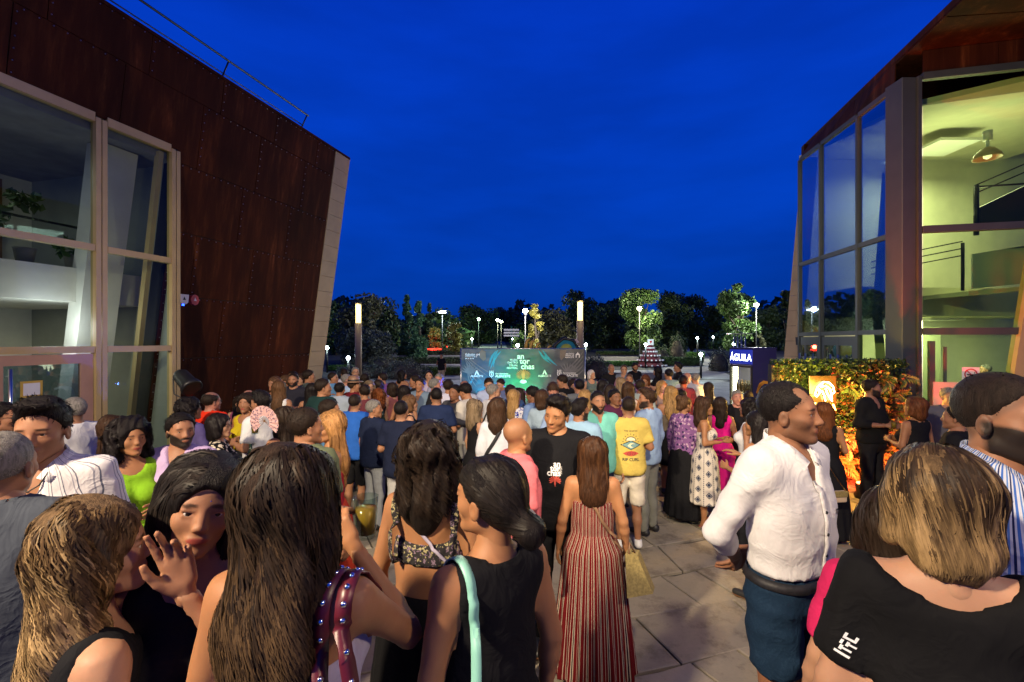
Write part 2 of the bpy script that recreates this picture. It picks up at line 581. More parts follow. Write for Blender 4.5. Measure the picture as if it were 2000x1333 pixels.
def head_mesh(sex, h):
    key = ('hd', sex, h)
    if key in _cache: return _cache[key]
    V, F = grid_mesh(head_ops(sex, h < .004), h)
    x, y, z = V[:, 0], V[:, 1], V[:, 2]
    m = np.zeros((len(V), 4), np.float32)
    def sm(a, lo, hi): return np.clip((a - lo) / (hi - lo), 0, 1)
    lip = (1 - sm((x / .024) ** 2 + ((z - .049) / .0088) ** 2, .75, 1.2)) * (y > .075)
    brow = (1 - sm(((np.abs(x) - .033) / .019) ** 2 + ((z - .1335 + (np.abs(x) - .03) * .10) / .0052) ** 2, .6, 1.4)) * (y > .05)
    beard = sm(.040 - z + np.abs(x) * .85 , -.004, .010) * sm(z + .004, -.004, .004) * sm(y, -.02, .01) * (1 - lip)
    beard = np.maximum(beard, (1 - sm((x / .03) ** 2 + ((z - .062) / .007) ** 2, .6, 1.2)) * (y > .075) * (1 - lip))
    scalp = sm(z - (.098 + y), -.008, .008)
    m[:, 0] = lip; m[:, 1] = brow; m[:, 2] = beard; m[:, 3] = scalp
    # eyeballs
    for s in (-1, 1):
        ev, ef = grid_mesh([('+', el((.032 * s, .0715, .1130), .0124), .001)], max(h * .6, .0022) if h < .005 else .006, .008)
        F = np.concatenate([F, ef + len(V)]); V = np.concatenate([V, ev])
        mm = np.zeros((len(ev), 4), np.float32)
        ir = (ev[:, 0] - .032 * s) ** 2 + (ev[:, 2] - .1135) ** 2 < .0062 ** 2
        mm[:, 0] = -1; mm[:, 1] = np.where(ir, 1, 0)
        m = np.concatenate([m, mm])
    _cache[key] = (V, F, m)
    return _cache[key]

def rot_to(d, ref, side):
    """matrix that takes -z to d, +y (thumb) to ref-ish, palm side mirrored for the left hand"""
    d = Vector(d).normalized(); t = Vector(ref); t = (t - d * t.dot(d))
    if t.length < 1e-3: t = d.orthogonal()
    t.normalize()
    x = t.cross(-d); x.normalize()
    return np.array([[x[i] * side, t[i], -d[i]] for i in range(3)])

HEAD_P = (0, -.015, .035)
def head_frame(yaw, pitch, roll=0.0):
    R = Matrix.Rotation(math.radians(-yaw), 3, 'Z') @ Matrix.Rotation(math.radians(pitch), 3, 'X') @ Matrix.Rotation(math.radians(roll), 3, 'Y')
    return np.array(R), np.array((0, .0, 1.52 + .035)), np.array(HEAD_P)

def to_head(V, fr):
    R, T, P = fr
    return (V - P) @ R.T + T + np.array((0, P[1], 0)) * 0 + np.array((0, P[1], 0))

def person_mesh(sex, fat, pl, pr, yaw, pitch, roll, h, hh, hhand, hk):
    key = ('pm', sex, fat, pl, pr, yaw, pitch, roll, h, hh, hk)
    if key in _cache: return _cache[key]
    V, F = body_mesh(sex, fat, pl, pr, h)
    M = np.zeros((len(V), 4), np.float32)
    hv, hf, hm = head_mesh(sex, hh)
    hv = to_head(hv, head_frame(yaw, pitch, roll))
    F = np.concatenate([F, hf + len(V)]); V = np.concatenate([V, hv]); M = np.concatenate([M, hm])
    g = 1.0 if sex == 'm' else .9
    for side, pose, k in ((-1, pl, hk[0]), (1, pr, hk[1])):
        S, E, W = arm_pts(sex, pose, side)
        d = Vector(W) - Vector(E)
        ref = (0, 1, .15) if abs(d.normalized().z) > .75 and d.z < 0 else ((-.5 * side, 0, 1) if d.z < .1 else (-side, 0, 0))
        if k == 'mouth': d = Vector((-.25 * side, -.15, 1)); ref = (-side, 0, .1)
        R = rot_to(d, ref, side)
        a, b = hand_mesh(k, hhand)
        a = (a * g) @ R.T + np.array(W)
        if side < 0: b = b[:, ::-1]
        F = np.concatenate([F, b + len(V)]); V = np.concatenate([V, a]); M = np.concatenate([M, np.zeros((len(a), 4), np.float32)])
    me = np_mesh('body', V, F)
    at = me.color_attributes.new('mask', 'FLOAT_COLOR', 'POINT')
    at.data.foreach_set('color', M.ravel())
    me.materials.append(MAT['skin'])
    _cache[key] = me
    return me

def wrinkle(a, f, seed):
    r = np.random.default_rng(seed)
    K = r.normal(size=(5, 3)) * f * np.array([1, 1, .55]); ph = r.uniform(0, 6.28, 5)
    def fn(X, Y, Z):
        w = 0
        for i in range(5):
            w = w + np.sin(X * K[i, 0] + Y * K[i, 1] + Z * K[i, 2] + ph[i] + 1.3 * np.sin(Z * f * .35 + ph[i] * 2 + X * 9))
        return (w * a / 2.4).astype(np.float32) if hasattr(w, 'astype') else w
    return ('fn', fn)

def folds(a, f, seed):
    r = np.random.default_rng(seed + 50)
    K = r.normal(size=(4, 3)) * f * np.array([1, .8, .75]); ph = r.uniform(0, 6.28, 4)
    def fn(X, Y, Z):
        w = 0
        for i in range(4):
            q = np.sin(X * K[i, 0] + Y * K[i, 1] + Z * K[i, 2] + ph[i] + 1.6 * np.sin(Z * f * .3 + ph[i] * 2 + X * 7 + Y * 5))
            m = .5 + .5 * np.sin(X * 11 + Z * 7 + ph[i] * 3)
            w = w + (1 - np.abs(q)) ** 1.6 * m
        arm = 1 + 1.2 * np.clip((1.25 - Z) * 3, 0, 1) * .4
        return (.40 - w / 2.0) * a * 2.4 * arm
    return ('fn', fn)

def top_ops(kind, sex, fat, pl, pr, seed):
    """clothes of the upper body. kinds: tee, shirt, long, polo, tank, cami, strapless, crop, offsh"""
    loose = .016 if kind in ('tank', 'cami', 'strapless', 'crop', 'dress') else .024
    ops = torso_ops(sex, fat, loose)
    w = (.155 if sex == 'm' else .14) * fat + loose
    if kind in ('tee', 'shirt', 'long', 'polo', 'blouse'):
        ops.append(('+', rc((0, .0, .93), (0, .0, 1.25), w + .012, w, (1, .76 * (fat if fat > 1.05 else 1), 1)), .05))
    g = 1.0 if sex == 'm' else .88
    if kind in ('tee', 'shirt', 'long', 'polo', 'blouse', 'rolled', 'offsh', 'tucked'):
        for side, pose in ((-1, pl), (1, pr)):
            S, E, W = arm_pts(sex, pose, side)
            t = .74
            Q = tuple(S[i] + (E[i] - S[i]) * t for i in range(3))
            if kind in ('tee', 'polo', 'offsh'):
                ops.append(('+', rc(S, Q, .066 * g, .066 * g), .04))
                n = (Vector(E) - Vector(S)).normalized()
                Q2 = Vector(Q) + n * .015
                # flat sleeve end: cut the rounded cap close to the arm only
                def cut(X, Y, Z, Q2=Q2, n=n, side=side):
                    pl_ = (X - Q2[0]) * n[0] + (Y - Q2[1]) * n[1] + (Z - Q2[2]) * n[2]
                    rr = np.sqrt((X - Q2[0]) ** 2 + (Y - Q2[1]) ** 2 + (Z - Q2[2]) ** 2) - .088
                    return np.maximum(-pl_, rr)
                ops.append(('-', ('fn', cut), .002))
            else:
                f = .95 if kind in ('long', 'blouse') else .40
                R = tuple(E[i] + (W[i] - E[i]) * (f if kind != 'shirt' else .25) for i in range(3))
                ops += [('+', rc(S, E, .064 * g, .056 * g), .04), ('+', rc(E, R, .055 * g, .046 * g if f > .9 else .054 * g), .02)]
                if f <= .5:
                    ops.append(('+', rc(tuple(R[i] - (W[i] - E[i]) * .16 for i in range(3)), R, .058 * g, .058 * g), .008))
    ops.append(('n', folds(.0075 if kind in ('shirt', 'long', 'blouse', 'rolled', 'tucked') else (.006 if kind in ('tee', 'polo', 'offsh') else .003), 26, seed), 0))
    hem = .86 if kind in ('tee', 'long', 'shirt', 'blouse', 'polo', 'offsh') else .92
    if kind == 'tucked': hem = 1.03
    if kind == 'crop': hem = 1.20
    if kind in ('tank', 'cami'): hem = .93
    ops.append(('&', ('pl', (0, 0, -1), -hem), .006))
    if kind in ('shirt', 'polo', 'rolled', 'blouse', 'tucked'):
        ops.append(('-', el((0, .005, 1.555), (.064, .075, .10)), .006))
        ops.append(('+', ('to', (0, -.012, 1.492), .070 if sex == 'm' else .062, .0075, 1.05, .020), .006))
        if kind != 'blouse':
            for s_ in (-1, 1):
                ops.append(('+', rc((.036 * s_, .058, 1.500), (.060 * s_, .078, 1.452), .015, .007, (1.6, .7, 1)), .003))
        v = .14 if kind != 'polo' else .09
        def vcut(X, Y, Z):
            return np.maximum(np.abs(X) - np.clip((Z - (1.49 - v)) * .34, 0, .05), np.maximum(.02 - Y, 1.49 - v - Z) + 0 * X)
        ops.append(('-', ('fn', vcut), .004))
    elif kind in ('tee', 'long'):
        ops.append(('-', el((0, .012, 1.55), (.074, .086, .085)), .006))
    elif kind in ('tank',):
        ops.append(('-', el((0, .03, 1.53), (.095, .12, .14)), .008))
        for s in (-1, 1): ops.append(('-', rc((.21 * s, -.02, 1.33), (.195 * s, -.02, 1.6), .068, .06), .01))
    elif kind in ('cami', 'strapless', 'crop', 'dress'):
        ops.append(('&', ('pl', (0, -.22, 1), 1.315), .008))
        for s in (-1, 1): ops.append(('-', rc((.22 * s, -.02, 1.36), (.21 * s, -.02, 1.6), .062), .01))
    elif kind == 'offsh':
        ops.append(('-', el((0, .0, 1.60), (.17, .2, .20)), .01))
    return ops

def bottom_ops(kind, sex, fat, seed):
    o = .016
    ops = []
    if kind in ('trousers', 'jeans', 'shorts', 'shortsl', 'shortss'):
        ops += [('+', rc((-.05, 0, .95), (.05, 0, .95), .128 * fat + o, None, (1, .85, 1)), .04), ('+', rc((0, .003, .98), (0, .005, 1.03), .143 * fat + o, None, (1, .74 * fat, 1)), .04)]
        lim = {'trousers': .06, 'jeans': .06, 'shorts': .50, 'shortsl': .44, 'shortss': .655}[kind]
        for s in (-1, 1):
            Hp, K, A = leg_j(sex, s)
            if lim < .3:
                ops += [('+', rc(Hp, K, .100, .070), .02), ('+', rc(K, (K[0], -.014, .32), .070, .070), .02), ('+', rc((K[0], -.014, .32), (A[0], A[1] + .002, A[2] - .01), .070, .058 if kind == 'trousers' else .052), .02)]
            else:
                ops += [('+', rc(Hp, (K[0] * 1.08, K[1], lim), .104, .086), .02)]
        ops += [('n', folds(.007, 30, seed), 0), ('&', ('pl', (0, 0, -1), -lim), .004), ('&', ('pl', (0, 0, 1), 1.05), .006)]
        return ops
    hem, R = {'skirt': (.50, .24), 'midi': (.33, .27), 'maxi': (.06, .30), 'pencil': (.46, .205)}[kind]
    nf = 17 if kind != 'pencil' else 3
    ph = seed * 1.7
    def fn(X, Y, Z):
        z = np.clip((1.07 - Z) / (1.07 - hem), 0, 1)
        r = np.sqrt(X * X + (Y / .82) ** 2)
        th = np.arctan2(Y, X)
        hipb = np.clip(z * (1.07 - hem) / .12, 0, 1)
        RR = (.140 * fat + (.066) * hipb) + (R - .205) * np.clip((z * (1.07 - hem) - .12) / (1.07 - hem - .12), 0, 1) ** .9
        fold = .02 * z ** 1.2 * (1 if kind != 'pencil' else .2) * (np.sin(th * nf + ph + 1.5 * np.sin(th * 3 + ph) + Z * 1.2) + .4 * np.sin(th * 7 + ph * 2))
        return (r - RR - fold) * .85
    b = (( -R - .06, -R - .06, hem - .03), (R + .06, R + .06, 1.10))
    return [('+', ('fn', fn, b), .001), ('&', ('pl', (0, 0, 1), 1.07), .006), ('&', ('pl', (0, 0, -1), -hem), .006)]

def hair_ops(kind, seed=0):
    """in head coordinates (chin at z=0)"""
    face = [('-', el((0, .115, .080), (.066, .082, .105)), .012)]
    lim = ('&', ('pl', (0, .70, -.70), -.072), .01)       # hairline from forehead to nape
    if kind == 'short':
        return [('+', el((0, -.016, .146), (.086, .106, .096)), .01), ('n', wrinkle(.003, 90, seed), 0), ('&', ('pl', (0, .80, -.60), -.059), .006), ('-', el((0, .13, .09), (.07, .07, .085)), .008)]
    if kind == 'crew':
        return [('+', el((0, -.016, .145), (.0795, .1015, .0915)), .01), ('&', ('pl', (0, .80, -.60), -.059), .006), ('-', el((0, .13, .085), (.068, .07, .085)), .008)]
    if kind == 'reced':
        return [('+', el((0, -.018, .145), (.081, .1015, .0915)), .01), ('&', ('pl', (0, .74, -.67), -.068), .006), ('-', el((0, .135, .10), (.075, .085, .10)), .01), ('-', el((-.045, .075, .215), (.030, .055, .04)), .012), ('-', el((.045, .075, .215), (.030, .055, .04)), .012)]
    if kind == 'quiff':
        return [('+', el((0, -.016, .146), (.084, .106, .096)), .01), ('+', el((0, .035, .222), (.062, .065, .034)), .03), ('n', wrinkle(.005, 110, seed), 0), ('&', ('pl', (0, .80, -.60), -.058), .006), ('-', el((0, .13, .085), (.07, .07, .088)), .008)]
    if kind == 'sides':
        return [('+', el((0, -.016, .140), (.0805, .1025, .090)), .01), ('&', ('pl', (0, .72, -.69), -.060), .008), ('-', el((0, .035, .235), (.066, .115, .070)), .008), ('-', el((0, .13, .085), (.075, .09, .1)), .008)]
    if kind == 'long':
        return [('+', el((0, -.018, .146), (.092, .112, .099)), .01), ('+', rc((0, -.045, .14), (0, -.085, -.16), .094, .100, (1, .52, 1)), .05),
                ('+', rc((-.070, -.01, .10), (-.082, -.03, -.13), .036, .030), .03), ('+', rc((.070, -.01, .10), (.082, -.03, -.13), .036, .030), .03),
                ('n', wrinkle(.005, 55, seed), 0)] + face
    if kind == 'lob':
        return [('+', el((0, -.020, .146), (.100, .118, .104)), .01), ('+', rc((0, -.05, .13), (0, -.080, -.07), .104, .108, (1, .58, 1)), .05),
                ('+', rc((-.076, -.01, .10), (-.092, -.02, -.08), .038, .034), .03), ('+', rc((.076, -.01, .10), (.092, -.02, -.08), .038, .034), .03),
                ('n', wrinkle(.010, 45, seed), 0)] + face
    if kind == 'xlong':
        return [('+', el((0, -.018, .146), (.095, .114, .101)), .01), ('+', rc((0, -.045, .14), (0, -.10, -.17), .088, .094, (1, .5, 1)), .05), ('+', rc((0, -.10, -.17), (0, -.11, -.33), .092, .050, (1, .42, 1)), .05),
                ('+', rc((-.072, -.01, .10), (-.090, -.03, -.16), .036, .030), .03), ('+', rc((.072, -.01, .10), (.090, -.03, -.16), .036, .030), .03),
                ('n', wrinkle(.005, 50, seed), 0)] + face
    if kind == 'bob':
        return [('+', el((0, -.018, .146), (.094, .114, .100)), .01), ('+', rc((0, -.04, .12), (0, -.055, .025), .094, .090, (1, .68, 1)), .04),
                ('+', rc((-.073, .0, .11), (-.080, .01, .03), .034, .032), .03), ('+', rc((.073, .0, .11), (.080, .01, .03), .034, .032), .03),
                ('n', wrinkle(.004, 55, seed), 0)] + face
    if kind == 'curly':
        return [('+', el((0, -.025, .146), (.108, .122, .112)), .01), ('+', rc((0, -.05, .12), (0, -.075, -.04), .105, .10, (1, .66, 1)), .04),
                ('+', rc((-.080, -.01, .11), (-.092, .0, -.01), .042, .038), .03), ('+', rc((.080, -.01, .11), (.092, .0, -.01), .042, .038), .03),
                ('n', wrinkle(.012, 95, seed), 0)] + face
    if kind in ('bun', 'pony', 'updo'):
        o = [('+', el((0, -.018, .144), (.085, .107, .093)), .01), ('+', rc((0, -.06, .09), (0, -.10, .06), .06, .04), .04)]
        if kind == 'bun': o += [('+', el((.0, -.135, .035), (.050, .042, .046)), .02)]
        if kind == 'updo': o += [('+', el((.0, -.10, .20), (.045, .045, .045)), .02)]
        if kind == 'pony': o += [('+', rc((0, -.11, .09), (0, -.15, .05), .03, .036), .02), ('+', rc((0, -.15, .05), (0, -.13, -.14), .036, .02), .03)]
        return o + [('n', wrinkle(.004, 60, seed), 0), ('&', ('pl', (0, .72, -.69), -.055), .008), ('-', el((0, .125, .08), (.07, .075, .09)), .01)]
    return []

def hair_mesh(kind, h, seed):
    key = ('hr', kind, h, seed)
    if key not in _cache: _cache[key] = grid_mesh(hair_ops(kind, seed), h)
    return _cache[key]

def strands(kind, seed, n, L, wave=.006, wl=.09, width=.0034, segs=14, roots=None, depth=(-.001, .004), cols=((.02, .012, .008), (.05, .03, .018)), tips=None, tip0=.35, part=0.0, back=.0, attract=None, grav=1.0):
    """locks of hair that grow from the scalp and follow the hair volume; returns V, F, colours"""
    r = np.random.default_rng(seed + 99)
    ops = [o for o in hair_ops(kind, seed)]
    # roots on the scalp above the hairline
    pts = []
    while len(pts) < n:
        q = r.normal(size=(n * 4, 3)); q /= np.linalg.norm(q, axis=1)[:, None]
        p = q * np.array((.080, .102, .090)) + np.array((0, -.016, .144))
        ok = (p[:, 2] > .085 + p[:, 1] * .95) & (p[:, 2] > .03)
        ok &= pts_field([('+', el((0, .115, .080), (.066, .082, .105)), .01)], p) > .0
        pts = list(p[ok]) + pts
    P = np.array(pts[:n])
    tgt = r.uniform(depth[0], depth[1], n)
    D = np.stack([np.sign(P[:, 0] - part) * .5 * np.clip((P[:, 1] + .05) / .08, 0, 1) + P[:, 0] * 3, -.25 - back + P[:, 1] * 1.0, np.full(n, .15)], 1)
    D /= np.linalg.norm(D, axis=1)[:, None]
    ln = np.maximum(L * r.uniform(.90, 1.03, n) - (.225 - P[:, 2]) * (.9 if attract is None else .2), .08)
    step = ln / segs
    path = [P.copy()]
    ncl = max(8, n // 14)
    cl = r.integers(0, ncl, n)
    e = .004
    for s in range(segs):
        g = np.array((0, 0, -1.0))
        if attract is not None:
            T = np.array(attract) - P; g = T / (np.linalg.norm(T, axis=1)[:, None] + 1e-6)
        D = D * .55 + g * (.45 if s > 1 else .22); D /= np.linalg.norm(D, axis=1)[:, None]
        P = P + D * step[:, None]
        for _ in range(2):
            d0 = pts_field(ops, P)
            G = np.stack([(pts_field(ops, P + np.eye(3)[i] * e) - d0) / e for i in range(3)], 1)
            gl = np.linalg.norm(G, axis=1)[:, None] + 1e-6
            G = G / gl
            c = np.clip(tgt - d0, -.03, .03)
            c = np.where(np.abs(d0) > .06, 0, c)
            P = P + G * c[:, None]
        D2 = P - path[-1]
        D2 /= (np.linalg.norm(D2, axis=1)[:, None] + 1e-6)
        D = D * .5 + D2 * .5
        path.append(P.copy())
    A = np.stack(path, 1)                                   # n, segs+1, 3
    bad = ((A[:, :, 1] > .045) & (np.abs(A[:, :, 0]) < .066) & (A[:, :, 2] < .158) & (A[:, :, 2] > -.05)).any(1)
    ok = ~bad; A = A[ok]; ln = ln[ok]; n = len(A)
    cl = cl[ok]; az = np.arctan2(A[:, 0, 0], -A[:, 0, 1] - .02); hz = A[:, 0, 2] * 30
    cph = 2.4 * np.sin(az * 2.3 + seed) + 1.6 * np.sin(az * 5.1 + hz * .5 + seed) + 1.0 * np.sin(az * 11 + hz) + r.normal(0, .10, n)
    t = np.linspace(0, 1, segs + 1)[None, :]
    arc = t * ln[:, None]
    wv = wave * np.clip(arc / .08, 0, 1) * r.uniform(.6, 1.3, n)[:, None]
    ph = arc / wl * 6.28 + cph[:, None]
    out = A - np.array((0, -.02, 0)); out[:, :, 2] *= 0
    out /= (np.linalg.norm(out, axis=2)[:, :, None] + 1e-6)
    sd = np.stack([-out[:, :, 1], out[:, :, 0], 0 * out[:, :, 0]], 2)
    A = A + sd * (wv * np.sin(ph))[:, :, None] + out * (wv * .6 * np.cos(ph))[:, :, None]
    # gather strands of a clump towards each other at the tips
    # flat tapering locks, three-sided
    w = width * (1.15 - .95 * t ** 2.2) * r.uniform(.6, 1.3, n)[:, None]
    tang = np.gradient(A, axis=1); tang /= (np.linalg.norm(tang, axis=2)[:, :, None] + 1e-9)
    nrm = np.cross(tang, sd); nrm /= (np.linalg.norm(nrm, axis=2)[:, :, None] + 1e-9)
    s2 = np.cross(nrm, tang)
    Q = A.reshape(-1, 3); q0 = pts_field(ops, Q)
    GN = np.stack([(pts_field(ops, Q + np.eye(3)[i] * .008) - q0) / .008 for i in range(3)], 1).reshape(A.shape)
    GN = GN / (np.linalg.norm(GN, axis=2)[:, :, None] + 1e-6)
    s2 = np.cross(tang, GN); s2 /= (np.linalg.norm(s2, axis=2)[:, :, None] + 1e-9)
    V = np.stack([A - s2 * w[:, :, None], A + s2 * w[:, :, None]], 2).reshape(-1, 3)
    GN = GN / (np.linalg.norm(GN, axis=2)[:, :, None] + 1e-6) + s2 * (r.normal(0, .09, n) + .22 * np.sin(az * 13 + hz))[:, None, None] + tang * r.normal(0, .06, n)[:, None, None]
    GN /= np.linalg.norm(GN, axis=2)[:, :, None]
    strands.normals = np.repeat(GN[:, :, None, :], 2, 2).reshape(-1, 3)
    base = (np.arange(n) * (segs + 1) * 2)[:, None] + (np.arange(segs) * 2)[None, :]
    F = np.stack([base, base + 1, base + 3, base + 2], 2).reshape(-1, 4)
    c0 = np.array(cols[0]); c1 = np.array(cols[1])
    m = (.45 * (.5 + .5 * np.sin(az * 6 + 2 * np.sin(az * 3 + seed))) + .55 * r.uniform(0, 1, n))[:, None] ** 1.4 * np.ones_like(t)
    C = c0[None, None] * (1 - m[:, :, None]) + c1[None, None] * m[:, :, None]
    if tips is not None:
        hl = ((.5 + .5 * np.sin(az * 8 + 3 * np.sin(az * 2.3 + seed))) * .75 + r.uniform(0, 1, n) * .25)[:, None]
        tt = np.clip((t - tip0 + (hl - .5) * .5) / .4, 0, 1) * np.clip(.35 + hl, 0, 1)
        C = C * (1 - tt[:, :, None]) + np.array(tips)[None, None] * tt[:, :, None]
    C = np.repeat(C[:, :, None, :], 2, 2).reshape(-1, 3)
    return V, F, np.concatenate([C, np.ones((len(C), 1))], 1).astype(np.float32)

def fuzz(kind, n, L, width=.0022, seed=3, segs=3):
    """short hair: little tapered locks over the hair volume, combed forward and down"""
    r = np.random.default_rng(seed)
    ops = hair_ops(kind, 1)
    Vh, Fh = hair_mesh(kind, .011, 1)
    k = r.integers(0, len(Vh), n)
    P = Vh[k].astype(float) + r.normal(0, .003, (n, 3))
    e = .004
    def grad(P):
        d0 = pts_field(ops, P)
        G = np.stack([(pts_field(ops, P + np.eye(3)[i] * e) - d0) / e for i in range(3)], 1)
        return d0, G / (np.linalg.norm(G, axis=1)[:, None] + 1e-6)
    d0, G = grad(P)
    P = P - G * (d0 + .002)[:, None]
    comb = np.array((0, .55, -.25)) + r.normal(0, .35, (n, 3))
    D = G * .55 + comb * .8; D /= np.linalg.norm(D, axis=1)[:, None]
    path = [P]
    for s in range(segs):
        P = P + D * (L / segs) * r.uniform(.6, 1.2, n)[:, None]
        D = D * .8 - G * .18 + np.array((0, 0, -.10)); path.append(P)
    A = np.stack(path, 1); t = np.linspace(0, 1, segs + 1)[None, :]
    w = width * (1.1 - t) * r.uniform(.6, 1.4, n)[:, None]
    sd = np.cross(D, G); sd /= (np.linalg.norm(sd, axis=1)[:, None] + 1e-9)
    V = np.stack([A - sd[:, None, :] * w[:, :, None], A + sd[:, None, :] * w[:, :, None]], 2).reshape(-1, 3)
    GN = G + sd * r.normal(0, .25, n)[:, None]; GN /= np.linalg.norm(GN, axis=1)[:, None]
    fuzz.normals = np.repeat(GN, 2 * (segs + 1), 0)
    base = (np.arange(n) * (segs + 1) * 2)[:, None] + (np.arange(segs) * 2)[None, :]
    F = np.stack([base, base + 1, base + 3, base + 2], 2).reshape(-1, 4)
    return V, F

SHOE = {}
def shoe_mesh(kind):
    if kind in SHOE: return SHOE[kind]
    allV = []; allF = []; n = 0
    for s in (-1, 1):
        x = .105 * s
        if kind == 'sneaker':
            ops = [('+', rc((x, -.055, .055), (x * 1.13, .135, .042), .043, .036, (1, 1, .85)), .02), ('+', rc((x, -.04, .07), (x, -.03, .10), .042, .045), .02), ('&', ('pl', (0, 0, 1), .115), .004), ('&', ('pl', (0, 0, -1), -.004), .004)]
        elif kind == 'wedge':
            ops = [('+', rc((x, -.07, .025), (x, -.05, .06), .034, .034), .02), ('+', rc((x, -.05, .03), (x * 1.12, .15, .018), .038, .034, (1, 1, .5)), .02), ('+', rc((x, .08, .045), (x * 1.1, .10, .045), .042, .04), .01), ('&', ('pl', (0, 0, -1), -.003), .004)]
        else:
            ops = [('+', rc((x, -.05, .022), (x * 1.13, .145, .016), .038, .034, (1, 1, .45)), .01), ('+', rc((x * .97, .06, .05), (x * 1.15, .075, .05), .034), .01), ('&', ('pl', (0, 0, -1), -.003), .003)]
        v, f = grid_mesh(ops, .012, .02)
        allV.append(v); allF.append(f + n); n += len(v)
    SHOE[kind] = (np.concatenate(allV), np.concatenate(allF))
    return SHOE[kind]
# ------------------------------------------------------------------ shared materials
MAT = {}
def attr(n, name, typ='GEOMETRY'):
    a = n.new('ShaderNodeAttribute'); a.attribute_type = typ; a.attribute_name = name
    return a
def mixc(n, l, fac, a, b, mode='MIX'):
    m = n.new('ShaderNodeMix'); m.data_type = 'RGBA'; m.blend_type = mode
    for s, x in ((0, fac), (6, a), (7, b)):
        if isinstance(x, (int, float)): m.inputs[s].default_value = x
        elif isinstance(x, tuple): m.inputs[s].default_value = (*x[:3], 1)
        else: l.new(x, m.inputs[s])
    return m.outputs[2]
def mth(n, l, op, a, b=0.0, clamp=False):
    m = n.new('ShaderNodeMath'); m.operation = op; m.use_clamp = clamp
    for i, x in enumerate((a, b)):
        if isinstance(x, (int, float)): m.inputs[i].default_value = x
        else: l.new(x, m.inputs[i])
    return m.outputs[0]

def _skin():
    m, n, l, b = nm('skin')
    oi = n.new('ShaderNodeObjectInfo')
    at = attr(n, 'mask'); sp = n.new('ShaderNodeSeparateColor'); l.new(at.outputs['Color'], sp.inputs[0])
    R, G, B, A = sp.outputs[0], sp.outputs[1], sp.outputs[2], at.outputs['Alpha']
    f = noise(n, l, 14, 4)
    hv = n.new('ShaderNodeHueSaturation'); l.new(oi.outputs['Color'], hv.inputs['Color'])
    mr = n.new('ShaderNodeMapRange'); l.new(f, mr.inputs[0]); mr.inputs[3].default_value = .86; mr.inputs[4].default_value = 1.14
    l.new(mr.outputs[0], hv.inputs['Value'])
    c = hv.outputs[0]
    lips = mth(n, l, 'MAXIMUM', R, 0.0)
    lipc = attr(n, 'lip', 'OBJECT')
    c = mixc(n, l, mth(n, l, 'MULTIPLY', lips, lipc.outputs['Fac']), c, (.30, .045, .04))
    c = mixc(n, l, mth(n, l, 'MULTIPLY', G, .85), c, (.018, .010, .006))
    bd = attr(n, 'beard', 'OBJECT'); st = attr(n, 'stubble', 'OBJECT')
    nz = noise(n, l, 260, 2)
    bf = mth(n, l, 'MULTIPLY', mth(n, l, 'MULTIPLY', B, bd.outputs['Fac']), mth(n, l, 'MULTIPLY_ADD', nz, .9), True)
    bf = mth(n, l, 'ADD', bf, mth(n, l, 'MULTIPLY', mth(n, l, 'MULTIPLY', B, bd.outputs['Fac']), .5), True)
    c = mixc(n, l, bf, c, (.022, .014, .010))
    c = mixc(n, l, mth(n, l, 'MULTIPLY', A, st.outputs['Fac']), c, (.05, .035, .028))
    eye = mth(n, l, 'LESS_THAN', R, -.5)
    ec = mixc(n, l, G, (.55, .50, .46), (.02, .012, .008))
    c = mixc(n, l, eye, c, ec)
    l.new(c, b.inputs['Base Color'])
    r = mth(n, l, 'SUBTRACT', .56, mth(n, l, 'MULTIPLY', eye, .40))
    l.new(r, b.inputs['Roughness'])
    b.inputs['Specular IOR Level'].default_value = .34
    b.inputs['Subsurface Weight'].default_value = .12; b.inputs['Subsurface Radius'].default_value = (.012, .004, .002); b.inputs['Subsurface Scale'].default_value = 1.0
    bump(n, l, b, noise(n, l, 190, 3), .12, .002)
    return m
MAT['skin'] = _skin()

def _hair(strand):
    m, n, l, b = nm(['hair', 'hair_strands', 'hair_locks'][int(strand)])
    if strand == 1:
        src = attr(n, 'hcol').outputs['Color']
    else:
        src = n.new('ShaderNodeObjectInfo').outputs['Color']
    f = noise(n, l, 22, 4, None, .6, (4, 4, .7))
    mr = n.new('ShaderNodeMapRange'); l.new(f, mr.inputs[0]); mr.inputs[1].default_value = .3; mr.inputs[2].default_value = .7
    mr.inputs[3].default_value = .75 if strand else .45; mr.inputs[4].default_value = 1.25 if strand else 1.55
    hv = n.new('ShaderNodeHueSaturation'); l.new(src, hv.inputs['Color']); l.new(mr.outputs[0], hv.inputs['Value'])
    l.new(hv.outputs[0], b.inputs['Base Color'])
    b.inputs['Roughness'].default_value = .52
    b.inputs['Specular IOR Level'].default_value = .16
    if not strand: bump(n, l, b, noise(n, l, 60, 4, None, .6, (5, 5, .6)), .9, .006)
    return m
MAT['hair'] = _hair(0); MAT['strand'] = _hair(1); MAT['locks'] = _hair(2)

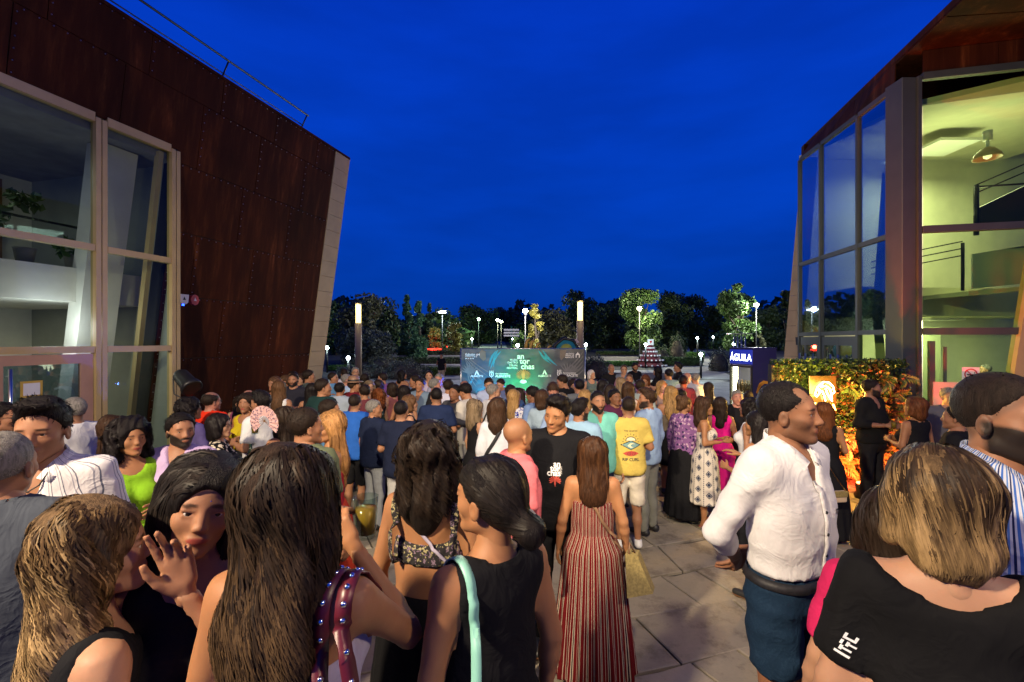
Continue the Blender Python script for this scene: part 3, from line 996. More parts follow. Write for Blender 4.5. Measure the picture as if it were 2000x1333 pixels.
def cloth(name, kind='plain', cols=None, scale=1.0, rough=.85, sheen=.0):
    """cols: list of linear colours; plain takes the object's own colour"""
    m, n, l, b = nm(name)
    tc = n.new('ShaderNodeTexCoord').outputs['Object']
    weave = noise(n, l, 420, 2, tc)
    fold = noise(n, l, 9, 4, tc)
    if kind == 'plain':
        c = n.new('ShaderNodeObjectInfo').outputs['Color']
    elif kind == 'stripes':
        sp = n.new('ShaderNodeSeparateXYZ'); l.new(tc, sp.inputs[0])
        an = mth(n, l, 'MULTIPLY', mth(n, l, 'ARCTAN2', sp.outputs[0], mth(n, l, 'ADD', sp.outputs[1], 0)), scale)
        wv = mth(n, l, 'FRACT', an)
        r = n.new('ShaderNodeValToRGB'); r.color_ramp.interpolation = 'CONSTANT'
        e = r.color_ramp.elements; N = len(cols)
        pos = 0.0
        for i, (wd, cc) in enumerate(cols):
            if i < 2: x = e[i]; x.position = pos
            else: x = e.new(pos)
            x.color = (*cc, 1); pos += wd
        l.new(wv, r.inputs[0]); c = r.outputs[0]
    elif kind == 'stripex':
        sp = n.new('ShaderNodeSeparateXYZ'); l.new(tc, sp.inputs[0])
        wv = mth(n, l, 'FRACT', mth(n, l, 'MULTIPLY', mth(n, l, 'ADD', sp.outputs[0], 3.0), scale))
        r = n.new('ShaderNodeValToRGB'); r.color_ramp.interpolation = 'CONSTANT'
        e = r.color_ramp.elements; pos = 0.0
        for i, (wd, cc) in enumerate(cols):
            if i < 2: x = e[i]; x.position = pos
            else: x = e.new(pos)
            x.color = (*cc, 1); pos += wd
        l.new(wv, r.inputs[0]); c = r.outputs[0]
    elif kind == 'blobs':
        v = n.new('ShaderNodeTexVoronoi'); v.inputs['Scale'].default_value = 26 * scale
        w = n.new('ShaderNodeTexNoise'); w.inputs['Scale'].default_value = 30 * scale
        l.new(tc, w.inputs['Vector'])
        va = n.new('ShaderNodeVectorMath'); va.operation = 'MULTIPLY_ADD'; va.inputs[1].default_value = (.045, .045, .045)
        l.new(w.outputs['Color'], va.inputs[0]); l.new(tc, va.inputs[2]); l.new(va.outputs[0], v.inputs['Vector'])
        k = mth(n, l, 'LESS_THAN', v.outputs['Distance'], .42)
        c = mixc(n, l, k, cols[0], cols[1])
        if len(cols) > 2:
            sp = n.new('ShaderNodeSeparateColor'); l.new(v.outputs['Color'], sp.inputs[0])
            c = mixc(n, l, mth(n, l, 'MULTIPLY', k, mth(n, l, 'GREATER_THAN', sp.outputs[0], .55)), c, cols[2])
    elif kind == 'medallion':
        # rows of leaf-shaped medallions between fine vertical lines
        sp = n.new('ShaderNodeSeparateXYZ'); l.new(tc, sp.inputs[0])
        an = mth(n, l, 'MULTIPLY', mth(n, l, 'ARCTAN2', sp.outputs[0], sp.outputs[1]), 1.75)
        fl = mth(n, l, 'FLOOR', an); fx = mth(n, l, 'SUBTRACT', mth(n, l, 'FRACT', an), .5)
        zz = mth(n, l, 'ADD', mth(n, l, 'MULTIPLY', sp.outputs[2], 7.2), mth(n, l, 'MULTIPLY', fl, .5))
        fz = mth(n, l, 'SUBTRACT', mth(n, l, 'FRACT', zz), .5)
        d = mth(n, l, 'ADD', mth(n, l, 'MULTIPLY', mth(n, l, 'ABSOLUTE', fx), 2.6), mth(n, l, 'MULTIPLY', mth(n, l, 'ABSOLUTE', fz), 2.4))
        inside = mth(n, l, 'LESS_THAN', d, .78)
        ring = mth(n, l, 'LESS_THAN', mth(n, l, 'ABSOLUTE', mth(n, l, 'SUBTRACT', d, .5)), .08)
        c = mixc(n, l, inside, cols[0], cols[1]); c = mixc(n, l, ring, c, cols[2])
        ln = mth(n, l, 'LESS_THAN', mth(n, l, 'ABSOLUTE', mth(n, l, 'ABSOLUTE', mth(n, l, 'SUBTRACT', fx, .47))), .05)
        c = mixc(n, l, mth(n, l, 'MULTIPLY', ln, mth(n, l, 'GREATER_THAN', mth(n, l, 'FRACT', mth(n, l, 'MULTIPLY', sp.outputs[2], 40)), .4)), c, cols[1])
    hv = n.new('ShaderNodeHueSaturation'); l.new(c, hv.inputs['Color'])
    mr = n.new('ShaderNodeMapRange'); l.new(fold, mr.inputs[0]); mr.inputs[3].default_value = .82; mr.inputs[4].default_value = 1.16
    l.new(mr.outputs[0], hv.inputs['Value']); l.new(hv.outputs[0], b.inputs['Base Color'])
    b.inputs['Roughness'].default_value = rough; b.inputs['Sheen Weight'].default_value = sheen
    b.inputs['Specular IOR Level'].default_value = .10
    a = mth(n, l, 'ADD', mth(n, l, 'MULTIPLY', weave, .004), mth(n, l, 'MULTIPLY', noise(n, l, 13, 3, tc, .5, (1, 1, .55)), 1.0))
    vw = n.new('ShaderNodeTexNoise'); vw.inputs['Scale'].default_value = 7.5; vw.inputs['Detail'].default_value = 3; vw.inputs['Distortion'].default_value = 1.6
    l.new(tc, vw.inputs['Vector'])
    rg = mth(n, l, 'SUBTRACT', 1.0, mth(n, l, 'MULTIPLY', mth(n, l, 'ABSOLUTE', mth(n, l, 'SUBTRACT', vw.outputs['Fac'], .5)), 6.0), True)
    a = mth(n, l, 'ADD', a, mth(n, l, 'MULTIPLY', rg, .28))
    bump(n, l, b, a, .38, .02)
    MAT[name] = m
    return m
cloth('cotton')
cloth('denim_blue', 'blobs', [(.010, .026, .055), (.013, .032, .064)], 3.0)
cloth('stripe_grey', 'stripes', [(.66, (.62, .60, .62)), (.08, (.12, .13, .18)), (.18, (.62, .60, .62)), (.08, (.30, .30, .36))], 4.0)
cloth('stripe_blue', 'stripes', [(.24, (.55, .58, .66)), (.20, (.05, .14, .46)), (.14, (.55, .58, .66)), (.14, (.02, .03, .10)), (.14, (.55, .58, .66)), (.14, (.10, .22, .52))], 5.0)
cloth('stripe_red', 'stripes', [(.42, (.115, .007, .009)), (.08, (.42, .34, .26)), (.10, (.02, .01, .015)), (.08, (.42, .34, .26)), (.26, (.115, .007, .009)), (.06, (.45, .35, .28))], 4.6)
cloth('floral_bw', 'blobs', [(.008, .008, .010), (.62, .55, .42)], .75)
cloth('floral_purple', 'blobs', [(.20, .09, .24), (.45, .30, .42), (.03, .02, .08)], .9)
cloth('print_blue', 'blobs', [(.60, .60, .66), (.02, .03, .30)], 1.1)
cloth('print_green', 'blobs', [(.030, .028, .030), (.34, .30, .16), (.20, .14, .20)], 2.2)
cloth('leopard', 'blobs', [(.34, .24, .16), (.012, .009, .008)], 2.4)
cloth('medallions', 'medallion', [(.55, .50, .44), (.025, .035, .07), (.35, .33, .32)])
cloth('magenta_floral', 'blobs', [(.28, .012, .06), (.5, .08, .2)], 1.2)
simple('shoe_rubber', (.05, .05, .05))

def shoes_mat():
    m, n, l, b = nm('shoe_leather')
    oi = n.new('ShaderNodeObjectInfo'); tc = n.new('ShaderNodeTexCoord').outputs['Object']
    sp = n.new('ShaderNodeSeparateXYZ'); l.new(tc, sp.inputs[0])
    k = mth(n, l, 'LESS_THAN', sp.outputs[2], .022)
    c = mixc(n, l, k, oi.outputs['Color'], (.30, .24, .17)); l.new(c, b.inputs['Base Color']); b.inputs['Roughness'].default_value = .5
    return m
MAT['shoe'] = shoes_mat()

# ------------------------------------------------------------------ the person builder
PLAT_Y, PLAT_Z = 2.66, 0.36
def gz(y): return PLAT_Z if y < PLAT_Y else 0.0
SK = {'tan': (.31, .145, .078), 'light': (.41, .22, .135), 'dark': (.20, .088, .046), 'gold': (.33, .152, .070), 'pink': (.40, .18, .125)}
ALT = [('down', 'hold'), ('pocket', 'down'), ('chat', 'down'), ('hip', 'down'), ('down', 'pocket'), ('down', 'chat')]
HC = {'black': (.008, .006, .006), 'dark': (.016, .010, .007), 'brown': (.035, .018, .010), 'lbrown': (.075, .038, .018), 'blond': (.22, .13, .05), 'grey': (.16, .15, .14), 'red': (.12, .035, .010), 'auburn': (.09, .03, .010), 'ash': (.14, .10, .06), 'white': (.45, .42, .38)}
PEOPLE = []
def garment(name, key, opsfn, h, scale, parent, col):
    h = h * 1.12
    k = ('g',) + key + (h,)
    if k not in _cache:
        _cache[k] = np_mesh(name, *relax(*grid_mesh(opsfn(), h), 3))
    me = _cache[k]
    mat = MAT[col] if isinstance(col, str) else MAT['cotton']
    mk = ('gm', k, mat.name)
    if mk not in _cache:
        m2 = me if len(me.materials) == 0 else me.copy()
        if len(m2.materials): m2.materials.clear()
        m2.materials.append(mat); _cache[mk] = m2
    o = link(name, _cache[mk], parent, None, None, None if isinstance(col, str) else col)
    return o

TOPN = {'tucked': 'shirt', 'tee': 't_shirt', 'polo': 'polo_shirt', 'shirt': 'shirt', 'rolled': 'shirt', 'long': 'sweatshirt', 'blouse': 'blouse', 'tank': 'sleeveless_top', 'cami': 'strap_top', 'strapless': 'bandeau_top', 'crop': 'crop_top', 'offsh': 'wide_neck_top', 'dress': 'dress_bodice'}
BOTN = {'trousers': 'trousers', 'jeans': 'jeans', 'shorts': 'shorts', 'shortsl': 'shorts', 'shortss': 'shorts', 'skirt': 'skirt', 'midi': 'long_skirt', 'maxi': 'long_skirt', 'pencil': 'skirt'}

def person(u, v, face, sex, skin, hair, hc, top, tc, bot, bc, arms, label, H=None, Y=None, fat=1.0, yaw=0, pitch=0, roll=0, beard=0.0,
           shoe='sneaker', shc=(.02, .02, .02), hands=('relax', 'relax'), res=None, hres=None, hseed=0, glasses=False, group=None, stubble=None, hh=None, locks=True):
    if H is None and Y is None: H = 1.76 if sex == 'm' else 1.65
    if Y is None: Y = (CAM_H - H) * FPX / (v - HORIZON)
    if H is None: H = CAM_H - (v - HORIZON) / FPX * Y - gz(Y)
    if Y > 5:
        yaw = round(yaw / 20) * 20; pitch = round(pitch / 18) * 18; roll = 0; fat = 1.0 if fat < 1.04 else 1.12
    X = (u - 1000) / FPX * Y
    s = H / 1.765
    if res is None: res = .030 if Y > 8 else (.027 if Y > 4.4 else .020)
    if hh is None: hh = .013 if Y > 8 else (.0112 if Y > 4.4 else .0074)
    if hres is None: hres = .017 if Y > 8 else (.013 if Y > 4.4 else .010)
    root = empty('person', (X, Y, gz(Y)), -math.radians(face))
    root.scale = (s, s, s)
    tag(root, label, 'man' if sex == 'm' else 'woman', group)
    if arms == ('down', 'down') and 5 < Y < 20 and len(PEOPLE) % 3 != 0: arms = ALT[len(PEOPLE) % 6]
    pl, pr = arms
    me = person_mesh(sex, fat, pl, pr, yaw, pitch, roll, res, hh, .011 if Y > 4.4 else .0066, hands)
    b = link('body', me, root, None, None, SK[skin] if isinstance(skin, str) else skin)
    b['beard'] = float(beard); b['lip'] = .85 if sex == 'f' else .3
    b['stubble'] = float(stubble if stubble is not None else (.45 if hair in ('sides', 'crew') else .0))
    seed = hseed or (len(PEOPLE) % 3 + 1)
    gs = len(PEOPLE) % 2 + 1
    fr = head_frame(yaw, pitch, roll)
    out = dict(root=root, body=b, fr=fr, sex=sex, Y=Y, pos=(pl, pr), s=s)
    if hair and hair != 'none':
        key = ('hairm', hair, hres, seed, yaw, pitch, roll)
        if key not in _cache:
            V, F = relax(*hair_mesh(hair, hres, seed), 1)
            m_ = np_mesh('hair', to_head(V, fr), F); m_.materials.append(MAT['hair']); _cache[key] = m_
        hcol = HC[hc] if isinstance(hc, str) else hc
        out['hair'] = link('hair', _cache[key], root, None, None, hcol)
        if locks and Y < 9.5:
            near_ = Y < 5
            lk = ('lk', hair, near_, seed if near_ else 1)
            if lk not in _cache:
                if hair in ('short', 'crew', 'quiff', 'sides', 'reced', 'updo', 'bun', 'pony'):
                    Vs, Fs = fuzz(hair, 1100 if near_ else 380, {'crew': .010, 'sides': .014, 'reced': .016}.get(hair, .026), .0018 if near_ else .0034)
                else:
                    Vs, Fs, _c = strands(hair, lk[3], 800 if near_ else 260, {'xlong': .60, 'long': .42, 'lob': .34, 'bob': .26, 'curly': .30}[hair], wave=.012 if hair == 'curly' else .006, wl=.05 if hair == 'curly' else .10, width=.0030 if near_ else .0055, segs=12 if near_ else 9)
                m_ = np_mesh('hair_locks', Vs, Fs); m_.normals_split_custom_set_from_vertices((fuzz if hair in ('short', 'crew', 'quiff', 'sides', 'reced', 'updo', 'bun', 'pony') else strands).normals.tolist()); m_.materials.append(MAT['locks']); _cache[lk] = m_
            lo_ = link('hair_locks', _cache[lk], out['hair'], None, None, tuple(min(1, q * 1.5) for q in hcol))
            Rm, Tm, Pm = fr
            Mx = Matrix(Rm.tolist()).to_4x4(); Mx.translation = Vector(tuple(np.array(Tm) + np.array((0, Pm[1], 0)) - Rm @ np.array(Pm)))
            lo_.matrix_local = Mx
    if top:
        out['top'] = garment(TOPN[top], ('t', top, sex, fat, pl, pr, gs), lambda: top_ops(top, sex, fat, pl, pr, gs), res * .9, s, root, tc)
    if bot:
        out['bot'] = garment(BOTN[bot], ('b', bot, sex, fat, gs), lambda: bottom_ops(bot, sex, fat, gs), res * .9, s, root, bc)
    k = ('shoe', shoe)
    if k not in _cache:
        m_ = np_mesh('shoes', *shoe_mesh(shoe)); m_.materials.append(MAT['shoe']); _cache[k] = m_
    if Y > PLAT_Y: link('shoes', _cache[k], root, None, None, shc)
    if glasses:
        g = MB()
        for sd in (-1, 1):
            ring = [Vector((.033 * sd + .021 * math.cos(a), .094, .113 + .017 * math.sin(a))) for a in [i * math.pi / 6 for i in range(13)]]
            g.tube(ring, .0016, 4, False); g.tube([(.054 * sd, .092, .118), (.080 * sd, .02, .116), (.080 * sd, -.01, .108)], .0016, 4)
        g.tube([(-.012, .097, .116), (.012, .097, .116)], .0016, 4)
        g.v = [tuple(x) for x in to_head(np.array([tuple(q) for q in g.v]), fr)]
        g.build('glasses', MAT['black_metal'], root)
    PEOPLE.append(out)
    return out

def add_strands(p, kind, seed, n, L, **kw):
    V, F, C = strands(kind, seed, n, L, **kw)
    V = to_head(V, p['fr'])
    me = np_mesh('hair_locks', V, F)
    me.normals_split_custom_set_from_vertices((strands.normals @ np.array(p['fr'][0]).T).tolist())
    at = me.color_attributes.new('hcol', 'FLOAT_COLOR', 'POINT'); at.data.foreach_set('color', C.ravel())
    me.materials.append(MAT['strand'])
    return link('hair_locks', me, p['hair'] if 'hair' in p else p['root'])

def surf(p, keys=('top', 'bot', 'body')):
    """BVH of a person's named pieces in the person's own space"""
    vs = []; fs = []
    for k in keys:
        if k not in p: continue
        me = p[k].data; n = len(vs)
        co = np.empty(len(me.vertices) * 3, np.float32); me.vertices.foreach_get('co', co)
        vs += [tuple(x) for x in co.reshape(-1, 3)]
        fs += [tuple(i + n for i in q.vertices) for q in me.polygons]
    return BVHTree.FromPolygons(vs, fs)

def strap(p, pts, w, t, mat, name='strap', keys=('top', 'bot', 'body'), off=.006, parent=None, n=40, color=None, center=None):
    """flat band over the body through the given points (person space), pressed onto the surface"""
    bv = surf(p, keys)
    P = [Vector(q) for q in pts]
    path = []
    seg = len(P) - 1
    for i in range(n + 1):
        x = i / n * seg; k = min(int(x), seg - 1); f = x - k
        a = P[max(k - 1, 0)]; b = P[k]; c = P[k + 1]; d = P[min(k + 2, seg)]
        q = .5 * ((2 * b) + (c - a) * f + (2 * a - 5 * b + 4 * c - d) * f * f + (3 * b - a - 3 * c + d) * f ** 3)
        lo, no, _, dist = bv.find_nearest(q)
        if lo is not None and dist < .05:
            path.append((lo + no * off, no))
        else:
            path.append((q, (q - Vector((0, 0, q.z))).normalized()))
    m = MB(); vs = []; fs = []
    for i, (q, no) in enumerate(path):
        d = (path[min(i + 1, n)][0] - path[max(i - 1, 0)][0]).normalized()
        s = d.cross(no).normalized()
        vs += [q - s * w / 2, q - s * w / 2 + no * t, q + s * w / 2 + no * t, q + s * w / 2]
    for i in range(n):
        for k in range(4):
            a = i * 4 + k; b = i * 4 + (k + 1) % 4
            fs.append((a, b, b + 4, a + 4))
    fs += [(0, 1, 2, 3), tuple(4 * n + k for k in (3, 2, 1, 0))]
    m.add(vs, fs, True)
    o = m.build(name, mat, parent or p['root'], None, color)
    return o, path

def decal(p, me, loc, direction, up, name, mat, keys=('top',), off=.003, parent=None, color=None, sub=0):
    """flat print pressed onto clothing. me lies in its XY plane; loc/direction/up in person space (direction = towards the cloth)"""
    bv = surf(p, keys)
    d = Vector(direction).normalized(); up = Vector(up); up = (up - d * up.dot(d)).normalized(); rt = d.cross(up)
    import bmesh
    bm = bmesh.new(); bm.from_mesh(me)
    if sub:
        bmesh.ops.triangulate(bm, faces=bm.faces)
        bmesh.ops.subdivide_edges(bm, edges=bm.edges, cuts=sub, use_grid_fill=True)
    miss = []
    for v in bm.verts:
        o = Vector(loc) + rt * v.co.x + up * v.co.y
        h, no, _, dist = bv.ray_cast(o - d * .4, d, 1.0)
        v.co = (h - d * off) if h is not None else o
        if h is None: miss.append(v)
    if miss: bmesh.ops.delete(bm, geom=miss, context='VERTS')
    bm.to_mesh(me); bm.free()
    return link(name, me, parent or p.get('top') or p['root'], mat, None, color)
# ------------------------------------------------------------------ environment materials
def corten():
    m, n, l, b = nm('weathered_steel')
    tc = n.new('ShaderNodeTexCoord').outputs['Object']
    st = noise(n, l, 3.0, 6, tc, .7, (1.6, 1.6, .09))
    st2 = noise(n, l, 1.1, 3, tc, .6, (1, 1, .25))
    fine = noise(n, l, 30, 6, tc, .7)
    a = ramp(n, l, st, [(.30, (.028, .006, .0018)), (.50, (.050, .012, .0035)), (.62, (.095, .026, .007)), (.73, (.24, .080, .026))])
    c = mixc(n, l, mth(n, l, 'MULTIPLY', fine, .5), a, (.050, .010, .002))
    k = ramp(n, l, st2, [(.35, (.6, .6, .6)), (.65, (1.35, 1.3, 1.25))])
    c = mixc(n, l, 1.0, c, k, 'MULTIPLY')
    l.new(c, b.inputs['Base Color']); b.inputs['Roughness'].default_value = .75; b.inputs['Specular IOR Level'].default_value = .12
    bump(n, l, b, fine, .25, .004)
    return m
MAT['corten'] = corten()
MAT['pale'] = simple('pale_cladding', (.46, .35, .19), .6, 0, .10, 2.5)
MAT['frame'] = simple('champagne_aluminium', (.48, .35, .15), .5, .0, .08, 3, .03)
MAT['frame_dark'] = simple('grey_aluminium', (.058, .070, .056), .55, .0, .10, 3, .03)
MAT['doorframe'] = simple('salmon_door_frame', (.46, .27, .19), .5, .1, .08, 3, .03)
MAT['black_metal'] = simple('black_metal', (.012, .012, .013), .45, .3, .2, 6, .05)
MAT['steel'] = simple('brushed_steel', (.55, .55, .55), .28, 1.0, .08, 10, .05)
MAT['white_wall'] = simple('white_plaster', (.62, .60, .56), .85, 0, .07, 3, .1)
MAT['grey_wall'] = simple('grey_plaster', (.30, .31, .28), .85, 0, .08, 3, .1)
MAT['wood'] = simple('door_wood', (.18, .09, .03), .5, 0, .25, 8, .1)
MAT['dark'] = simple('dark_panel', (.012, .012, .014), .6, 0, .2, 4, .05)
MAT['blue_panel'] = simple('frosted_blue_panel', (.30, .38, .40), .5, 0, .06, 3, .03)
MAT['white_paint'] = simple('white_paint', (.75, .74, .72), .5, 0, .03, 5, .02)
MAT['white_print'] = simple('white_print', (.80, .80, .80), .6, 0, .02, 5, 0)
MAT['concrete'] = simple('concrete', (.20, .19, .18), .85, 0, .2, 3, .3)
MAT['post'] = simple('beige_post', (.25, .17, .10), .6, 0, .08, 5, .05)
def paving(name, cols):
    m, n, l, b = nm(name)
    tc = n.new('ShaderNodeTexCoord').outputs['Object']
    a = noise(n, l, 1.1, 3, tc); f = noise(n, l, 26, 6, tc, .7)
    # every stone has a tone of its own
    at = n.new('ShaderNodeObjectInfo').outputs['Random']
    c = ramp(n, l, a, [(.30, cols[0]), (.5, cols[1]), (.70, cols[2])])
    c = mixc(n, l, mth(n, l, 'MULTIPLY', f, .55), c, cols[3])
    sp_ = ramp(n, l, noise(n, l, 2.6, 6, tc, .75), [(.50, (1, 1, 1)), (.62, (.62, .60, .58))])
    c = mixc(n, l, 1.0, c, sp_, 'MULTIPLY')
    hv = n.new('ShaderNodeHueSaturation'); l.new(c, hv.inputs['Color'])
    mr = n.new('ShaderNodeMapRange'); l.new(at, mr.inputs[0]); mr.inputs[3].default_value = .74; mr.inputs[4].default_value = 1.2
    l.new(mr.outputs[0], hv.inputs['Value'])
    l.new(hv.outputs[0], b.inputs['Base Color'])
    rr = n.new('ShaderNodeMapRange'); l.new(f, rr.inputs[0]); rr.inputs[3].default_value = .42; rr.inputs[4].default_value = .72
    l.new(rr.outputs[0], b.inputs['Roughness'])
    h = mth(n, l, 'ADD', mth(n, l, 'MULTIPLY', noise(n, l, 5, 4, tc), 1.0), mth(n, l, 'MULTIPLY', f, .3))
    bump(n, l, b, h, .6, .012)
    return m
MAT['stone'] = paving('slate_paving', [(.21, .185, .145), (.30, .255, .195), (.38, .32, .235), (.17, .165, .145)])
MAT['joint'] = simple('sandy_joint', (.06, .055, .05), .95)
MAT['soil'] = simple('park_soil', (.035, .032, .024), .95, 0, .4, .6, .5, 12)
MAT['path'] = simple('park_path', (.22, .21, .20), .85, 0, .2, 1.2, .3, 20)

def glass(name, tint, dark=1.0, refl=1.25):
    m, n, l, b = nm(name)
    n.remove(b)
    out = n['Material Output']
    tr = n.new('ShaderNodeBsdfTransparent'); tr.inputs[0].default_value = (*[t * dark for t in tint], 1)
    gl = n.new('ShaderNodeBsdfGlossy'); gl.inputs['Roughness'].default_value = .015; gl.inputs[0].default_value = (.9, .95, 1, 1)
    mx_ = n.new('ShaderNodeMixShader')
    ge = n.new('ShaderNodeNewGeometry'); dp = n.new('ShaderNodeVectorMath'); dp.operation = 'DOT_PRODUCT'
    l.new(ge.outputs['Normal'], dp.inputs[0]); l.new(ge.outputs['Incoming'], dp.inputs[1])
    k = mth(n, l, 'POWER', mth(n, l, 'SUBTRACT', 1.0, mth(n, l, 'ABSOLUTE', dp.outputs['Value'])), 3.2)
    k = mth(n, l, 'ADD', mth(n, l, 'MULTIPLY', k, refl), .035 * refl, True)
    l.new(k, mx_.inputs[0]); l.new(tr.outputs[0], mx_.inputs[1]); l.new(gl.outputs[0], mx_.inputs[2]); l.new(mx_.outputs[0], out.inputs[0])
    MAT[name] = m
glass('glass_clear', (.80, .86, .82), 1, .32); glass('glass_green', (.80, .92, .70), 1, .30); glass('glass_blue', (.50, .62, .66), 1, 3.0)

# ------------------------------------------------------------------ ground
def terrain(x, y):
    return 0.0 if y < 28.5 else min(2.75, .035 * (y - 28.5)) - .02
m = MB(); m.poly([(-60, -12, -.03), (60, -12, -.03), (60, 29.5, -.03), (-60, 29.5, -.03)])
plaza = m.build('plaza', MAT['joint'], kind='structure')
m = MB()
ys = [28.4, 28.6, 34, 44, 60, 80, 108, 112, 900]; xs = [-700, -80, -30, 30, 80, 700]
for i in range(len(ys) - 1):
    for j in range(len(xs) - 1):
        m.poly([(xs[a], ys[b_], terrain(0, ys[b_]) - (.03 if ys[b_] < 28.5 else 0)) for a, b_ in ((j, i), (j + 1, i), (j + 1, i + 1), (j, i + 1))])
park = m.build('park_ground', MAT['soil'], kind='structure')
# park paths, 1 cm above the ground
def strip(name, pts, w, mat, dz=.02):
    m = MB()
    L = []
    for i, (x, y) in enumerate(pts):
        a = Vector(pts[max(i - 1, 0)]); b = Vector(pts[min(i + 1, len(pts) - 1)]); d = (b - a).normalized(); nrm = Vector((d.y, -d.x))
        ww = w[i] if isinstance(w, list) else w
        p = Vector((x, y)); L.append((p - nrm * ww / 2, p + nrm * ww / 2))
    for i in range(len(L) - 1):
        q = [L[i][0], L[i][1], L[i + 1][1], L[i + 1][0]]
        m.poly([(v.x, v.y, terrain(v.x, v.y) + dz) for v in q])
    return m.build(name, mat, kind='structure')
strip('path', [(-1.2, 29), (-1.2, 34), (-1.9, 44), (-2.6, 60), (-3.2, 80), (-4.0, 105)], [7, 5.5, 4.6, 4.4, 4.2, 4], MAT['path'])
strip('path', [(-11.2, 17), (-13.0, 22), (-15.0, 28.6), (-19.5, 36), (-27, 44)], [2.6, 3.0, 3.4, 3, 3], MAT['path'], .012)
strip('path', [(11.5, 29), (13.2, 34), (17.0, 44), (23, 60), (28, 80)], [5, 4.4, 4, 4, 4], MAT['path'])
strip('path', [(2.5, 33), (9, 33.4), (16, 34.2)], 2.2, MAT['path'], .03)
strip('path', [(-14, 40), (-7, 39.5), (-3.5, 39)], 1.6, MAT['path'], .03)
strip('path', [(3, 43), (10, 44), (17, 45)], 1.8, MAT['path'], .03)

# ------------------------------------------------------------------ paving stones: irregular slabs laid in slanting courses
def stones():
    r = random.Random(3)
    ang = math.radians(17); ca, sa = math.cos(ang), math.sin(ang)
    out = []
    rows = []
    q = -22.0
    while q < 42:
        rows.append(q); q += r.uniform(.36, .60)
    def W(a, b): return (a * ca - b * sa, a * sa + b * ca)
    for i in range(len(rows) - 1):
        x = -30.0; cuts = []
        while x < 32: cuts.append(x); x += r.uniform(.42, 1.0)
        jit = [(r.uniform(-.05, .05), r.uniform(-.07, .07), r.uniform(-.03, .03), r.uniform(-.03, .03)) for _ in cuts]
        for j in range(len(cuts) - 1):
            a0, a1 = cuts[j], cuts[j + 1]; J0, J1 = jit[j], jit[j + 1]
            b0, b1 = rows[i], rows[i + 1]
            g = .009
            q = [(a0 + J0[0] + g, b0 + g + J0[2]), (a1 + J1[0] - g, b0 + g + J1[2]), (a1 + J1[1] - g, b1 - g + J1[3] * .5), (a0 + J0[1] + g, b1 - g + J0[3] * .5)]
            if r.random() < .3:
                t = r.uniform(.3, .7); k = .04
                q.insert(3, (q[2][0] * (1 - t) + q[3][0] * t, q[2][1] - k * r.random()))
            P = [W(*p) for p in q]
            cx = sum(p[0] for p in P) / len(P); cy = sum(p[1] for p in P) / len(P)
            if not (-12 < cx < 13 and PLAT_Y - .2 < cy < 28.6): continue
            out.append((cx, cy, P, r.uniform(-.004, .003)))
    return out
ST = stones()
def stone_geo(m, cx, cy, P, dz, ox=0, oy=0):
    n = len(P); b = .012
    def ins(p): 
        d = Vector((cx - p[0], cy - p[1])); d.normalize(); return (p[0] + d.x * b, p[1] + d.y * b)
    Q = [ins(p) for p in P]
    vs = [(p[0] - ox, p[1] - oy, -.03) for p in P] + [(p[0] - ox, p[1] - oy, dz - .006) for p in P] + [(p[0] - ox, p[1] - oy, dz) for p in Q]
    fs = [(i, (i + 1) % n, (i + 1) % n + n, i + n) for i in range(n)] + [(i + n, (i + 1) % n + n, (i + 1) % n + 2 * n, i + 2 * n) for i in range(n)] + [tuple(range(2 * n, 3 * n))]
    m.add(vs, fs)
vis = [s for s in ST if abs(s[0]) < s[1] * 1.15]
vis.sort(key=lambda s: s[1] + (0 if -1.6 < s[0] < 6 else 4))
first = vis[:285]
ids = set(id(s) for s in first)
for cx, cy, P, dz in first:
    m = MB(); stone_geo(m, cx, cy, P, dz)
    m.build('paving_stone', MAT['stone'], plaza)
m = MB()
for s in ST:
    if id(s) not in ids: stone_geo(m, *s)
m.build('paving_stones_beyond', MAT['stone'], plaza, kind='stuff')
# raised entrance platform on which the nearest guests stand
m = MB(); m.box((0, PLAT_Y - 6, PLAT_Z / 2 - .03), (24, 12, PLAT_Z + .0), None, .01)
tag(m.build('entrance_platform', MAT['concrete']), kind='structure')

# ------------------------------------------------------------------ left hall
hall = tag(empty('exhibition_hall', (-6.6, 7, 0)), 'rust brown steel clad hall on the left with a pale edge and tall windows', 'building')
HO = Vector((-6.6, 7, 0)); Hd = Vector((.267, 1, 0)).normalized(); Hn = Vector((1, -.267, 0)).normalized()
LEAN = .155; ZT = 5.9; ROOF = 7.6
def HW(s, z, o=0.0):     # on the leaning wall, relative to the hall's origin
    return Hd * s * 1.035 + Hn * (LEAN * (z - ZT) * .966 + o) + Vector((0, 0, z))
def HG(s, z, o=0.0):     # on the upright glazing
    return Hd * s * 1.035 + Hn * o + Vector((0, 0, z))
def hpanel(m, s0, s1, z0, z1, o0=0.0, o1=.018):
    m.prism([HW(s0, z0, o0), HW(s1, z0, o0), HW(s1, z1, o0), HW(s0, z1, o0)], Hn * (o1 - o0))
rowsz = [-.02, .85, 2.05, 3.27, 4.48, 5.72, 6.93, ROOF]
bolts = MB()
def bolt(c):
    r = .011
    vs = [c + Hd * r * a + Vector((0, 0, r * b_)) + Hn * h for h, q in ((0, 1), (.010, .6)) for a, b_ in ((q, 0), (0, q), (-q, 0), (0, -q))]
    bolts.add(vs, [(0, 1, 5, 4), (1, 2, 6, 5), (2, 3, 7, 6), (3, 0, 4, 7), (4, 5, 6, 7)])
rr = random.Random(5)
